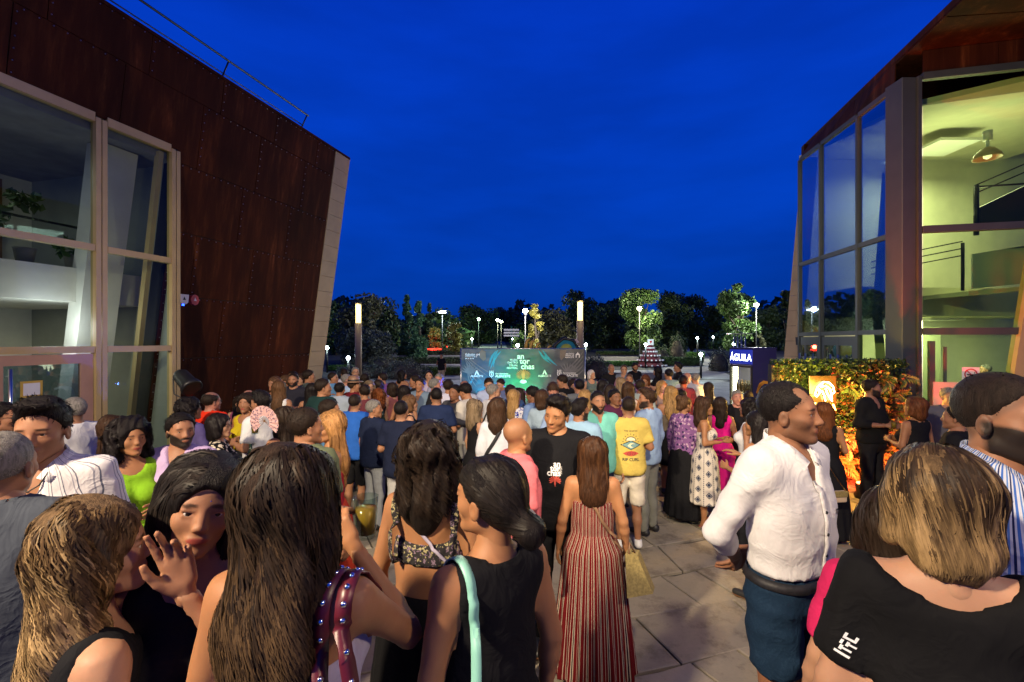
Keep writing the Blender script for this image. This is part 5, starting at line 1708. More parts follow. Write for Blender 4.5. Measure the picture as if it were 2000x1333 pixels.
# ------------------------------------------------------------------ park behind the plaza
def T3(u, Y): x = (u - 1000) / FPX * Y; return x, Y, terrain(x, Y)
def blobs_tree(u, Y, vtop, halfw, mat, label, n=2600, leaf=.34, shape='round', seed=1, group='trees in the park', low=-.02, trunk=True):
    x, y, z0 = T3(u, Y)
    H = CAM_H - (vtop - HORIZON) / FPX * Y - z0
    R = halfw / FPX * Y
    g = np.random.default_rng(seed)
    root = tag(empty('tree', (x, y, z0)), label, 'tree', group)
    n = int(n * 2.3); leaf *= 1.15
    bl = []
    nb = 24 if shape == 'round' else 28
    for i in range(nb):
        if shape == 'round':
            t = g.uniform(low + .12, .9); rad = R * math.sqrt(max(.05, 1 - ((t - .52) / .56) ** 2)) * g.uniform(.25, .8); a = g.uniform(0, 6.28); br = R * g.uniform(.34, .54)
        elif shape == 'cone':
            t = g.uniform(low, .96); rad = R * (1 - t) ** .8 * g.uniform(.2, .75); a = g.uniform(0, 6.28); br = R * (.16 + .36 * (1 - t))
        else:
            t = g.uniform(low, .95); rad = R * g.uniform(.1, .7); a = g.uniform(0, 6.28); br = R * g.uniform(.2, .45)
        bl.append((rad * math.cos(a), rad * math.sin(a), H * t, br))
    bl.append((0, 0, H * .86, R * (.28 if shape != 'cone' else .14)))
    m = MB()
    m.tube([(0, 0, -.2), (.03 * H, 0, H * .3), (0, .02 * H, H * .62), (0, 0, H * .85)], [H * .028, H * .020, H * .012, H * .004], 7)
    for b_ in bl[:8]: m.tube([(0, 0, H * g.uniform(.18, .5)), (b_[0] * .5, b_[1] * .5, b_[2] * .75), b_[:3]], [H * .010, H * .007, H * .003], 5)
    m.build('trunk', MAT['bark'], root)
    w = np.array([b_[3] ** 2 for b_ in bl]); w /= w.sum()
    k = g.choice(len(bl), n, p=w); B = np.array(bl)[k]
    q = g.normal(size=(n, 3)); q /= np.linalg.norm(q, axis=1)[:, None]
    P = B[:, :3] + q * B[:, 3:4] * g.uniform(.45, 1.08, (n, 1)) * np.array((1, 1, .85))
    P[:, 2] = np.maximum(P[:, 2], .1)
    leaves('crown', P, leaf, MAT[mat], root, g)
    return root
tr = [
 (655, 52, 588, 38, 'leaf_mid', 'leafy rounded tree nearest the pale edge of the left hall', 2200, .34, 'round'),
 (712, 44, 583, 52, 'leaf_olive', 'broad tree behind the tall glowing lamp column on the left', 3200, .32, 'round'),
 (745, 60, 590, 45, 'leaf_dark', 'dark tree between the broad tree and the pointed conifer', 2200, .42, 'round'),
 (795, 47, 575, 22, 'leaf_conifer', 'pointed lit conifer with the highest tip left of the banner', 2800, .26, 'cone'),
 (818, 45, 582, 24, 'leaf_conifer', 'second pointed lit conifer, right behind the taller one', 2800, .26, 'cone'),
 (838, 62, 592, 16, 'leaf_dark', 'narrow dark cypress behind the lit conifers', 1200, .34, 'cone'),
 (862, 74, 606, 36, 'leaf_dark', 'dark low tree behind the modern street lamp', 1500, .5, 'round'),
 (915, 80, 602, 34, 'leaf_dark', 'dark pointed tree mass left of the park avenue', 1600, .5, 'round'),
 (948, 84, 610, 30, 'leaf_mid', 'green lit tree beside the avenue lamps', 1500, .42, 'round'),
 (990, 95, 606, 32, 'leaf_dark', 'dark tree at the far end of the avenue', 1400, .55, 'round'),
 (889, 50, 628, 15, 'leaf_yellow', 'small yellow lit tree right of the modern street lamp', 900, .24, 'round'),
 (850, 56, 640, 13, 'leaf_yellow', 'small yellowish shrub tree over the red lights', 600, .26, 'round'),
 (1046, 40, 592, 15, 'leaf_yellow', 'slim yellow lit tree beside the star-bright lamp', 900, .25, 'column'),
 (1085, 52, 608, 50, 'leaf_olive', 'wide olive tree behind the right end of the banner', 2600, .36, 'round'),
 (1128, 60, 568, 42, 'leaf_dark', 'feathery dark tree behind the right lamp column', 2200, .42, 'round'),
 (1185, 66, 592, 36, 'leaf_dark', 'dark tree between the lamp column and the floodlit tree', 1800, .46, 'round'),
 (1252, 46, 556, 40, 'leaf_mid', 'big round tree floodlit from inside its crown', 5200, .28, 'round'),
 (1312, 52, 566, 38, 'leaf_dark', 'dark tree right beside the floodlit tree', 2800, .34, 'round'),
 (1350, 56, 572, 36, 'leaf_dark', 'tall dark tree, second to the right of the floodlit tree', 2400, .38, 'round'),
 (1392, 75, 600, 30, 'leaf_dark', 'low far dark tree left of the tall poplar', 1300, .5, 'round'),
 (1440, 46, 541, 34, 'leaf_mid', 'tall ragged tree lit by the bright lamp on the right', 4600, .30, 'round'),
 (1498, 60, 602, 32, 'leaf_dark', 'dark tree behind the drinks fridge', 1600, .42, 'round'),
 (1540, 34, 551, 16, 'leaf_dark', 'dark tree peeping out beside the pale edge of the right pavilion', 1200, .28, 'column'),
 (1465, 48, 632, 26, 'leaf_olive', 'low bushy tree under the bright lamp on the right', 1500, .30, 'round'),
 (690, 40, 645, 28, 'leaf_grey', 'grey low olive bush tree left of the conifers', 1300, .26, 'round'),
 (735, 40, 640, 34, 'leaf_grey', 'grey spreading bush tree before the conifers', 1600, .26, 'round'),
]
for i, (u, Y, vt, hw, mt, lb, n, lf, sh) in enumerate(tr):
    blobs_tree(u, Y, vt, hw, mt, lb, n, lf, sh, 20 + i)
g = np.random.default_rng(5)
# far wood that closes the horizon
n = 14000
x = g.uniform(-135, 135, n); y = g.uniform(100, 125, n); hgt = 5.6 + 2.6 * np.sin(x * .11) + 1.8 * np.sin(x * .31 + 1) + 1.2 * np.sin(x * .83)
P = np.stack([x, y, 2.7 + hgt * g.uniform(0, 1, n) ** .7], 1)
x2 = g.uniform(-60, 70, 9000); y2 = 78 + 8 * np.sin(x2 * .13) + g.uniform(-2, 2, 9000); k2 = (np.abs(x2 + 3.1) > 3.2)
P = np.concatenate([P, np.stack([x2, y2, 1.6 + (3.0 + 1.2 * np.sin(x2 * .35)) * g.uniform(0, 1, 9000)], 1)[k2]])
tag(leaves('far_wood', P, 1.5, MAT['leaf_dark'], None, g, 0, .8), 'distant dark belt of trees closing the park', 'trees', kind='stuff')
x = g.uniform(-62, 75, 16000); y = 63 + 5 * np.sin(x * .09) + g.uniform(-1.5, 1.5, 16000); k2 = np.abs(x + 2.75 + (y - 62) * .02) > 3.0
hh_ = 1.9 + .7 * np.sin(x * .5) + .5 * np.sin(x * 1.3)
tag(leaves('understorey', np.stack([x, y, 1.0 + hh_ * g.uniform(0, 1, 16000)], 1)[k2], .55, MAT['leaf_mid'], None, g, 0, .7), 'mixed low bushes under the park trees', 'bushes', kind='stuff')
# hedges and rounded shrubs
def hedge(u0, u1, Y, h, d, mat, label, n, leaf=.14, seed=0):
    x0, _, z0 = T3(u0, Y); x1, _, z1 = T3(u1, Y)
    root = tag(empty('hedge', (x0, Y, z0)), label, 'hedge', 'clipped hedges in the park')
    g = np.random.default_rng(seed); L = x1 - x0
    P = np.stack([g.uniform(0, L, n), g.uniform(0, d, n), h * g.uniform(0, 1, n) ** .5], 1)
    f = g.uniform(0, 1, n) < .6
    P[f, 1] = 0 + g.uniform(-.03, .05, f.sum())
    leaves('foliage', P, leaf, MAT[mat], root, g)
    m = MB(); m.box((L / 2, d / 2 + .06, h * .42), (L - .1, d - .1, h * .84)); m.build('twigs', MAT['bark'], root)
hd = [(640, 692, 34, .42, .9, 'leaf_bright', 'bright green hedge beside the pale hall edge by a bollard light', 1500),
 (785, 905, 52, .62, 1.2, 'leaf_dark', 'long low dark hedge left of the avenue, upper row', 1700),
 (770, 905, 40, .60, 1.2, 'leaf_dark', 'long low dark hedge left of the avenue, lower row', 2200),
 (800, 905, 31, .55, .9, 'leaf_mid', 'low hedge behind the man on the phone', 2000),
 (1005, 1060, 44, .6, 1.2, 'leaf_dark', 'short hedge right of the avenue near the signpost', 900),
 (1150, 1262, 38, .42, .9, 'leaf_bright', 'lit green hedge between the lamp column and the tiered stand', 2200),
 (1165, 1262, 52, .45, .9, 'leaf_mid', 'thin lit hedge row behind the green hedge', 1500),
 (1275, 1375, 38, .75, 1.4, 'leaf_mid', 'dark green hedge right of the tiered stand', 2600),
 (1340, 1376, 46, .7, 1.0, 'leaf_bright', 'short bright hedge by the right bollard', 800),
 (1010, 1032, 33, .3, .6, 'leaf_bright', 'tiny bright hedge piece just over the banner', 300)]
for i, (u0, u1, Y, h, d, mt, lb, n) in enumerate(hd): hedge(u0, u1, Y, h, d, mt, lb, n, .15, i)
def shrub(u, Y, w, h, mat, label, n, leaf=.14, seed=0):
    x, y, z0 = T3(u, Y); r = w / FPX * Y
    root = tag(empty('shrub', (x, y, z0)), label, 'shrub', 'rounded shrubs in the park')
    g = np.random.default_rng(seed)
    q = g.normal(size=(n, 3)); q /= np.linalg.norm(q, axis=1)[:, None]; q[:, 2] = np.abs(q[:, 2])
    P = q * np.array((r, r * .7, h)) * g.uniform(.8, 1.05, (n, 1)) * (1 + .08 * np.sin(q[:, :1] * 9))
    leaves('foliage', P, leaf, MAT[mat], root, g, 0, .4)
    m = MB(); m.lathe((0, 0, 0), [(r * .75, 0), (r * .7, h * .4), (r * .35, h * .75)], 10); m.build('twigs', MAT['bark'], root)
sh = [(793, 29.6, 46, 1.15, 'leaf_grey', 'large grey lavender dome left of the man on the phone', 2400), (725, 30.2, 34, .8, 'leaf_grey', 'grey lavender mound beside the left lamp column', 1600), (680, 30, 30, .75, 'leaf_grey', 'grey mound by the bollard left of the lamp column', 1400),
 (752, 36, 40, 1.0, 'leaf_olive', 'yellowish green bush behind the lavender mounds', 1800), (1165, 29.6, 32, 1.45, 'leaf_grey', 'dark grey shrub at the right end of the banner', 1700), (1100, 30, 60, 2.2, 'leaf_grey', 'big grey shrub behind the banner', 2200),
 (1322, 42, 18, 2.6, 'leaf_dark', 'dark clipped ball shrub right of the tiered stand', 1200), (1405, 34, 22, 1.7, 'leaf_grey', 'grey rock-like shrub left of the drinks fridge', 1000), (1478, 40, 34, 1.5, 'leaf_dark', 'dark bushes behind the drinks fridge', 1500), (1295, 40, 18, 1.6, 'leaf_mid', 'green bush just behind the tiered stand', 1000)]
for i, (u, Y, w, h, mt, lb, n) in enumerate(sh): shrub(u, Y, w, h, mt, lb, n, .14, 40 + i)
# low kerb walls in the park
for u0, u1, Y, lb in ((1195, 1366, 29.4, 'low concrete kerb wall with a bollard at its right end'), (905, 925, 50, 'pale low wall end beside the avenue'), (780, 905, 46, 'long pale kerb between the dark hedges'), (1140, 1262, 44, 'pale kerb between the lit hedges')):
    x0, _, z0 = T3(u0, Y); x1, _, z1 = T3(u1, Y)
    m = MB(); m.box(((x0 + x1) / 2, Y, z0 + .18), (x1 - x0, .35, .40), None, .02)
    tag(m.build('kerb_wall', MAT['path']), lb, 'wall')
# bollard lights
BL = emit('bollard_glow', (.80, .95, 1), 60)
for i, (u, v, Y, e) in enumerate(((639, 681, 33, 60), (680, 701, 28.2, 60), (922, 664, 50, 70), (1011, 676, 32, 50), (1144, 675, 36, 60), (1261, 675, 36.5, 80), (1362, 662, 45, 60), (1393, 660, 60, 60), (1433, 674, 38, 40), (1369, 694, 29.2, 90), (1000, 664, 60, 30))):
    x = (u - 1000) / FPX * Y; zb = terrain(x, Y); zt = CAM_H - (v - HORIZON) / FPX * Y
    if zt < zb + .3: zt = zb + .45
    b = tag(empty('bollard_light', (x, Y, zb)), ['glowing bollard in the bright hedge beside the pale hall edge', 'glowing bollard among the grey mounds left of the lamp column', 'glowing bollard on the pale wall end beside the avenue', 'glowing bollard just over the left half of the banner', 'glowing bollard right of the right lamp column', 'glowing bollard touching the tiered stand', 'glowing bollard above the short bright hedge', 'small far bollard light right of the short bright hedge', 'glowing bollard just left of the fridge truss', 'brightest bollard on the low kerb wall', 'small far bollard light on the avenue'][i], 'light', 'bollard lights in the park')
    m = MB(); m.lathe((0, 0, 0), [(.07, 0), (.07, zt - zb - .12)], 10); m.build('post', MAT['black_metal'], b)
    m = MB(); m.lathe((0, 0, zt - zb), [(.06, -.11), (.10, -.05), (.10, .05), (.05, .10)], 12); m.build('glowing_head', BL, b)
    lamp('bollard_bulb', 'POINT', (0, -.18, zt - zb + .12), e * 1.6, (.72, .95, .88), b, .08)
# tall column lamps
for u, v0, Y, lb in ((700, 597, 26.5, 'tall round lamp column with a glowing top, left of the banner'), (1133, 592, 25.8, 'tall round lamp column with a glowing top behind the banner')):
    x = (u - 1000) / FPX * Y; zt = CAM_H - (v0 - HORIZON) / FPX * Y; hl = 36 / FPX * Y
    b = tag(empty('lamp_column', (x, Y, 0)), lb, 'lamp', 'tall column lamps')
    m = MB(); m.lathe((0, 0, 0), [(.19, 0), (.19, zt - hl), (.17, zt - hl)], 20); m.lathe((0, 0, zt + .01), [(.15, 0), (.17, .02), (.17, .05)], 20); m.build('column', MAT['post'], b)
    m = MB(); m.lathe((0, 0, zt - hl), [(.145, .0), (.145, hl)], 20); m.build('glowing_tube', emit('column_glow', (1.0, .78, .26), 3.4), b)
    for dz in (.3, .75): lamp('column_bulb', 'POINT', (0, -.30, zt + .1 + dz * .5), 45, (1, .88, .5), b, .2)
# street lamps
def street_lamp(u, v, Y, kind, label, energy, col=(1, .95, .85)):
    x = (u - 1000) / FPX * Y; zb = terrain(x, Y); zt = CAM_H - (v - HORIZON) / FPX * Y - zb
    b = tag(empty('street_lamp', (x, Y, zb)), label, 'lamp')
    m = MB(); m.lathe((0, 0, 0), [(.11, 0), (.09, .5), (.05, .6), (.045, zt - .3)], 10); m.build('post', MAT['black_metal'], b)
    m = MB()
    if kind == 'modern':
        m.prism([(-.7, -.16, zt + .02), (.5, -.16, zt + .16), (.5, .16, zt + .16), (-.7, .16, zt + .02)], (0, 0, .05)); m.build('hood', MAT['steel'], b)
        m = MB(); m.box((0, 0, zt - .02), (.8, .22, .05)); m.build('light_panel', emit('lamp_white', (.8, .95, 1), 30), b)
    else:
        m.lathe((0, 0, zt), [(.05, -.3), (.16, -.12), (.20, .02)], 10); m.lathe((0, 0, zt), [(.22, .26), (.10, .36), (.02, .42)], 10); m.build('lantern_frame', MAT['black_metal'], b)
        m = MB(); m.lathe((0, 0, zt), [(.15, -.10), (.19, .02), (.20, .22), (.10, .25)], 12); m.build('glowing_globe', emit('lantern_glow_%d' % u, col, 80), b)
    lamp('street_bulb', 'POINT', (0, -.5, zt), energy * 2.6, col, b, .2)
street_lamp(864, 612, 52, 'modern', 'modern flat-headed street lamp near the conifers', 500, (.8, .95, 1))
street_lamp(1026, 612, 38, 'lantern', 'very bright lantern lamp beside the slim yellow tree', 1000, (1, .95, .88))
street_lamp(972, 629, 62, 'lantern', 'left one of the twin lanterns on the avenue', 500, (.95, 1, .6))
street_lamp(979, 632, 66, 'lantern', 'right one of the twin lanterns on the avenue', 400, (.95, 1, .6))
street_lamp(1249, 607, 43, 'lantern', 'lantern lamp inside the floodlit tree', 900, (1, .93, .62))
street_lamp(1477, 600, 44, 'lantern', 'very bright lantern lamp on the right by the tall ragged tree', 1200, (.95, 1, .85))
street_lamp(935, 627, 70, 'lantern', 'small far lantern among the green trees', 400, (.6, 1, .6))
# green signpost on the avenue, red lights in the trees
b = tag(empty('signpost', T3(999, 48)), 'green signpost with white finger boards on the avenue', 'sign')
m = MB(); m.tube([(0, 0, 0), (0, 0, 3.3)], .06, 8); m.build('post', simple('post_green', (.02, .12, .06), .5), b)
for z in (2.9, 2.6, 2.3):
    m = MB(); m.box((0, -.08, z), (1.6, .05, .18), None, .01); m.build('board', MAT['white_paint'], b)
for i, (u, v, Y, w) in enumerate(((846, 663, 54, 1.3), (856, 662, 54, .8), (876, 657, 60, .5), (913, 655, 60, .3))):
    x, y, z0 = T3(u, Y); b = tag(empty('red_light', (x, y, z0)), ['widest red light glowing under the small shrub tree', 'second red light glowing under the small shrub tree', 'small red light left of the yellow lit tree', 'tiny red light between the yellow tree and the avenue'][i], 'light', 'red lights in the park')
    m = MB(); m.box((0, 0, .35), (w, .3, .7), None, .05); m.build('body', MAT['dark'], b)
    m = MB(); m.box((0, -.17, .45), (w * .9, .03, .4), None, .01); m.build('glowing_face', emit('red_glow_%d' % i, (1, .03, .01), 5), b)
    if i < 2: lamp('red_bulb', 'POINT', (0, -.6, .9), 120, (1, .05, .02), b, .2)
# golden horn sculpture and the dark feathered float behind the banner
b = tag(empty('horn_sculpture', (1.1, 20, 0)), 'row of curved golden horns sticking up behind the banner', 'sculpture')
gold = simple('gold_paint', (.50, .30, .05), .4, .1, .1, 8)
m = MB(); m.box((.55, 0, .9), (2.6, .5, 1.8), None, .05); m.build('base', MAT['dark'], b)
for k, (u, vt, w) in enumerate(((1033, 664, 1), (1042, 667, 1), (1053, 672, .9), (1074, 677, .8))):
    xx = (u - 1000) / FPX * 20 - 1.1; zt = CAM_H - (vt - HORIZON) / FPX * 20
    m = MB(); m.tube([(xx - .10, 0, 1.75), (xx - .13, 0, zt - .25), (xx - .06, 0, zt - .05), (xx + .06, 0, zt)], [.075 * w, .08 * w, .07 * w, .05 * w], 10); m.build('horn', gold, b)
b = tag(empty('feathered_float', (2.45, 21, 0)), 'dark curved float with a teal disc and pale wing behind the banner', 'sculpture')
m = MB(); m.tube([(-.55, 0, 0), (-.62, 0, 1.6), (-.5, 0, 2.2), (-.1, 0, 2.52), (.35, 0, 2.42), (.62, 0, 2.0), (.6, 0, 0)], [.07, .07, .08, .09, .08, .06, .06], 8); m.build('arch', MAT['black_metal'], b)
m = MB(); m.lathe((.02, 0, 2.0), [(.44, -.05), (.46, 0), (.44, .05)], 24, True, Matrix.Rotation(math.radians(90), 3, 'X')); m.build('teal_disc', simple('teal_paint', (.02, .22, .26), .5), b)
m = MB(); m.lathe((.02, -.07, 2.0), [(.26, -.03), (.28, 0), (.26, .03)], 24, True, Matrix.Rotation(math.radians(90), 3, 'X')); m.build('yellow_disc', simple('lime_paint', (.35, .38, .04), .5), b)
m = MB(); m.prism([(.1, 0, 2.46), (.5, 0, 2.5), (.62, 0, 2.34), (.42, 0, 2.28), (.3, 0, 2.36)], (0, .06, 0)); m.build('wing', simple('wing_pink', (.55, .42, .42), .6), b)
# tiered stand
b = tag(empty('tiered_stand', T3(1270, 38)), 'tiered red and white stand with a small sign on top on the far plaza', 'stand')
redm = simple('tier_red', (.12, .015, .02), .6)
for k, (r_, z) in enumerate(((1.25, .0), (1.0, .42), (.75, .80), (.52, 1.12), (.3, 1.4))):
    m = MB(); m.lathe((0, 0, z), [(r_, 0), (r_, .14), (r_ * .8, .2), (r_ * .75, .36)], 20); f = m.build('tier', redm, b)
    m = MB()
    for q in range(18):
        a = q * 2 * math.pi / 18; m.box((r_ * 1.02 * math.cos(a), r_ * 1.02 * math.sin(a), z + .1), (.12, .12, .12), None, .02)
    m.build('white_flowers', MAT['white_paint'], f)
m = MB(); m.box((0, -.1, 1.98), (.5, .05, .5), None, .01); f = m.build('sign_plate', MAT['white_paint'], b)
m = MB(); m.prism([(-.12, -.135, 2.1), (.12, -.135, 2.1), (0, -.135, 1.85)], (0, -.01, 0)); m.build('red_mark', red, f)
# lighting truss beside the fridge
b = tag(empty('truss_tower', (7.9, 16, 0)), 'slim aluminium truss tower rising behind the drinks fridge', 'truss')
m = MB()
zt = 2.63
for sx in (-.13, .13):
    for sy in (-.13, .13): m.tube([(sx, sy, 0), (sx, sy, zt)], .022, 6)
z = 0
while z < zt - .2:
    m.tube([(-.13, -.13, z), (.13, -.13, z + .2)], .011, 5); m.tube([(.13, -.13, z + .2), (-.13, -.13, z + .4)], .011, 5); m.tube([(-.13, .13, z), (-.13, -.13, z + .2)], .011, 5); z += .4
m.box((0, 0, zt + .02), (.75, .34, .03)); m.build('frame', MAT['steel'], b)

# ------------------------------------------------------------------ the printed banner
BY = 14.3
def bp(u, v, o=0.0):
    p = img(u, v, BY - o); return p
ban = tag(empty('festival_banner', (.33, BY, 0)), 'wide printed festival banner with white lettering and a fiery bird', 'banner')
def bpl(m, pts, o, th=.003):
    """flat shape on the banner, given by measured points"""
    P = [bp(u, v) - Vector((.33, BY, 0)) + Vector((0, -o, 0)) for u, v in pts]
    m.prism(P, (0, -th, 0))
mb_, n_, l_, b_s = nm('banner_print')
tc_ = n_.new('ShaderNodeTexCoord').outputs['Object']
spx = n_.new('ShaderNodeSeparateXYZ'); l_.new(tc_, spx.inputs[0])
nz_ = noise(n_, l_, 1.6, 3, tc_)
mr_ = n_.new('ShaderNodeMapRange'); l_.new(mth(n_, l_, 'ADD', spx.outputs[0], mth(n_, l_, 'MULTIPLY', nz_, .8)), mr_.inputs[0]); mr_.inputs[1].default_value = -1.7; mr_.inputs[2].default_value = 2.4
l_.new(ramp(n_, l_, mr_.outputs[0], [(.0, (.03, .05, .07)), (.25, (.02, .07, .12)), (.5, (.02, .10, .09)), (.72, (.05, .06, .08)), (1, (.05, .06, .07))]), b_s.inputs['Base Color'])
b_s.inputs['Roughness'].default_value = .42
bump(n_, l_, b_s, noise(n_, l_, 1.3, 2, tc_), .6, .15)
m = MB()
NX, NZ = 40, 16
gx = [-1.9 + 3.82 * i / NX for i in range(NX + 1)]; gzz = [.12 + 2.03 * j / NZ for j in range(NZ + 1)]
m.add([(x, .03 * math.sin(x * 2.3 + z) * (1 - z / 2.4) , z) for z in gzz for x in gx], [(j * (NX + 1) + i, j * (NX + 1) + i + 1, (j + 1) * (NX + 1) + i + 1, (j + 1) * (NX + 1) + i) for j in range(NZ) for i in range(NX)], True)
cl = m.build('printed_cloth', mb_, ban)
m = MB()
for x in (-1.92, 1.94): m.tube([(x, .05, 0), (x, .05, 2.17)], .022, 8)
m.tube([(-1.92, .05, 2.16), (1.94, .05, 2.16)], .018, 8)
for x in (-1.92, 1.94): m.tube([(x, .05, 1.2), (x, .7, .02)], .015, 6)
m.build('frame', MAT['steel'], ban)
def btext(s, u, v, size, bold=.0, al='CENTER', mat='white_print', sx=1.0):
    tm = text_mesh(s, size, 0, al, bold, sx)
    p = bp(u, v) - Vector((.33, BY, 0)) + Vector((0, -.045, 0))
    tm.transform(Matrix.Translation(p) @ Matrix.Rotation(math.radians(90), 4, 'X'))
    return link('lettering', tm, ban, MAT[mat])
btext('an', 1017, 698, .235, .007); btext('tor', 1024.5, 707.5, .235, .007); btext('chas', 1030.5, 718, .24, .007)
for t_, v in (('MUSIC', 705), ('GASTRO', 710), ('VISUAL', 715.4), ('FESTIVAL', 720.6)): btext(t_, 1011.5, v, .085, .001, 'RIGHT')
btext('Edición #4', 909, 694.6, .105, .002, 'LEFT')
btext('ALBACETE', 931.5, 736.5, .085, .002); btext('ALBACETE', 1063.5, 736, .085, .002)
btext('Ayuntamiento', 967.5, 731.6, .07, .001, 'LEFT'); btext('ALBACETE', 967.5, 736.6, .098, .003, 'LEFT')
btext('Ayuntamiento', 1099, 730.2, .07, .001, 'LEFT'); btext('ALBACETE', 1099, 735.2, .098, .003, 'LEFT')
for t_, v in (('RECINTO', 693), ('FERIAL DE', 696.3), ('ALBACETE', 699.8)): btext(t_, 1121, v, .06, .001, 'RIGHT')
m = MB()
for uc, vc in ((931.5, 729.5), (1063.5, 728.5)):
    bpl(m, [(uc - 4.4, vc + 4.5), (uc - .9, vc - 4.2), (uc + 1.2, vc - 4.2), (uc - 1.8, vc + 4.5)], .04); bpl(m, [(uc + 1.5, vc - 3.2), (uc + 4.4, vc + 4.5), (uc + 1.8, vc + 4.5), (uc + .2, vc + .2)], .04)
for uc, vc in ((960, 733), (1092, 731.5)):
    sh_ = [(-4, -4), (4, -4), (4, 2.5), (0, 6.2), (-4, 2.5)]; si = [(-2.8, -2.8), (2.8, -2.8), (2.8, 2), (0, 4.4), (-2.8, 2)]
    for i in range(5): bpl(m, [(uc + sh_[i][0], vc + sh_[i][1]), (uc + sh_[(i + 1) % 5][0], vc + sh_[(i + 1) % 5][1]), (uc + si[(i + 1) % 5][0], vc + si[(i + 1) % 5][1]), (uc + si[i][0], vc + si[i][1])], .04)
    for dx in (-3, 0, 3): bpl(m, [(uc + dx - 1.1, vc - 5), (uc + dx, vc - 8.2), (uc + dx + 1.1, vc - 5)], .04)
    bpl(m, [(uc - .9, vc - 1.8), (uc + .9, vc - 1.8), (uc + .9, vc + 2.4), (uc - .9, vc + 2.4)], .04)
uc, vc = 1128, 695.5
bpl(m, [(uc - 4, vc + 5), (uc - 4, vc - 1.5), (uc - 2.2, vc - 1.5), (uc - 2.2, vc + 5)], .04); bpl(m, [(uc + 2.2, vc + 5), (uc + 2.2, vc - 1.5), (uc + 4, vc - 1.5), (uc + 4, vc + 5)], .04); bpl(m, [(uc - 4.2, vc - 1.6), (uc - 1, vc - 4), (uc, vc - 6.5), (uc + 1, vc - 4), (uc + 4.2, vc - 1.6), (uc + 2, vc - .2), (uc - 2, vc - .2)], .04)
for k in range(6): bpl(m, [(909 + k * 4, 698.2), (911.6 + k * 4, 698.2), (911.6 + k * 4, 699.4), (909 + k * 4, 699.4)], .04)
for k in range(4): bpl(m, [(909 + k * 4.6, 701.6), (912 + k * 4.6, 701.6), (912 + k * 4.6, 703), (909 + k * 4.6, 703)], .04)
pts_ = [(1022 + 6.5 * math.cos(a) * (1 + .12 * math.sin(5 * a)), 747 + 4 * math.sin(a)) for a in [i * math.pi / 8 for i in range(16)]]
bpl(m, pts_, .038)
m.build('white_emblems', MAT['white_print'], ban)
# fiery bird: body, head and two fans of feathers
m = MB()
bpl(m, [(1020, 726), (1024, 726), (1026, 733), (1024.5, 741), (1022, 745), (1019.5, 741), (1018, 733)], .038); bpl(m, [(1021, 722.6), (1023.6, 721.8), (1024.6, 723.4), (1023.4, 726), (1021, 726)], .0385)
for sgn in (-1, 1):
    for k in range(9):
        a = math.radians(18 + k * 15); r0, r1 = 3.5, 19 - k * .7
        def q(rr_, da): return (1022 + sgn * rr_ * math.sin(a + da), 734 - rr_ * math.cos(a + da) * .62 + (k * .35))
        bpl(m, [q(r0, -.06), q(r1 * .7, -.09), q(r1, 0), q(r1 * .7, .09), q(r0, .06)], .0382 + .0004 * k)
m.build('fiery_bird', simple('print_orange', (.62, .16, .07), .6, 0, .2, 9, 0), ban)
# printed leaves and feathers
rb = random.Random(9)
PG_ = simple('print_grey', (.13, .13, .14), .6, 0, .2, 5, 0); PT_ = simple('print_teal', (.02, .22, .34), .6, 0, .2, 5, 0)
def blade(mt, u0, v0, u1, v1, w, o, cur=0.0):
    P = []; Q = []
    for i in range(7):
        t = i / 6; x = u0 + (u1 - u0) * t; y = v0 + (v1 - v0) * t
        dx, dy = -(v1 - v0), (u1 - u0); L = math.hypot(dx, dy); dx /= L; dy /= L
        c = cur * math.sin(math.pi * t); ww = w * math.sin(math.pi * (t * .85 + .1))
        P.append((x + dx * (c + ww), y + dy * (c + ww))); Q.append((x + dx * (c - ww), y + dy * (c - ww)))
    m = MB()
    for i in range(6): bpl(m, [P[i], P[i + 1], Q[i + 1], Q[i]], o)
    m.build('printed_leaf', mt, ban)
m = MB(); o = .016
for k in range(7): blade(PG_, 904 + 1.5 * k, 690 + k * 5, 960 - k * 6, 732 + k * 5, 1.1, o + k * .0006, 3)
for k in range(9): a = math.radians(-70 + k * 17); blade(PG_, 918, 732, 918 + 20 * math.sin(a), 732 - 22 * math.cos(a), 1.5, o + .005 + k * .0006)
for k in range(9): a = math.radians(-75 + k * 17); blade(PG_, 1110, 734, 1110 + 22 * math.sin(a), 734 - 24 * math.cos(a), 1.6, o + .005 + k * .0006)
for k in range(5): blade(PG_, 1139, 688 + k * 9, 1100 + k * 3, 728 + k * 3, 1.5, o + k * .0006, -3)
m = MB()
for k, (a, b_, c, d) in enumerate(((968, 688, 955, 718), (972, 686, 964, 718), (1052, 686, 1076, 712), (1060, 686, 1088, 716), (978, 688, 958, 722), (905, 760, 925, 740), (1066, 690, 1070, 704))): blade(PT_, a, b_, c, d, 2.2, .013 + k * .0006, 2.5)
m = MB()
bpl(m, [(936, 690), (941, 685.5), (948, 689), (949.5, 703), (944, 707), (937, 700)], .022); bpl(m, [(1094, 686), (1106, 686), (1104, 697), (1096, 706), (1093, 700)], .022)
for u0 in (): bpl(m, [(u0 + 11 * math.cos(a), 692 + 6 * math.sin(a)) for a in [i * math.pi / 7 for i in range(14)]], .0105)
m.build('mushroom_shapes', simple('print_sand', (.16, .13, .10), .6, 0, .2, 5, 0), ban)

# ------------------------------------------------------------------ drinks fridge
fr_ = tag(empty('drinks_fridge', (5.10, 9.75, 0), math.radians(-74)), 'tall blue drinks fridge with a glowing glass door and eagle logo', 'fridge')
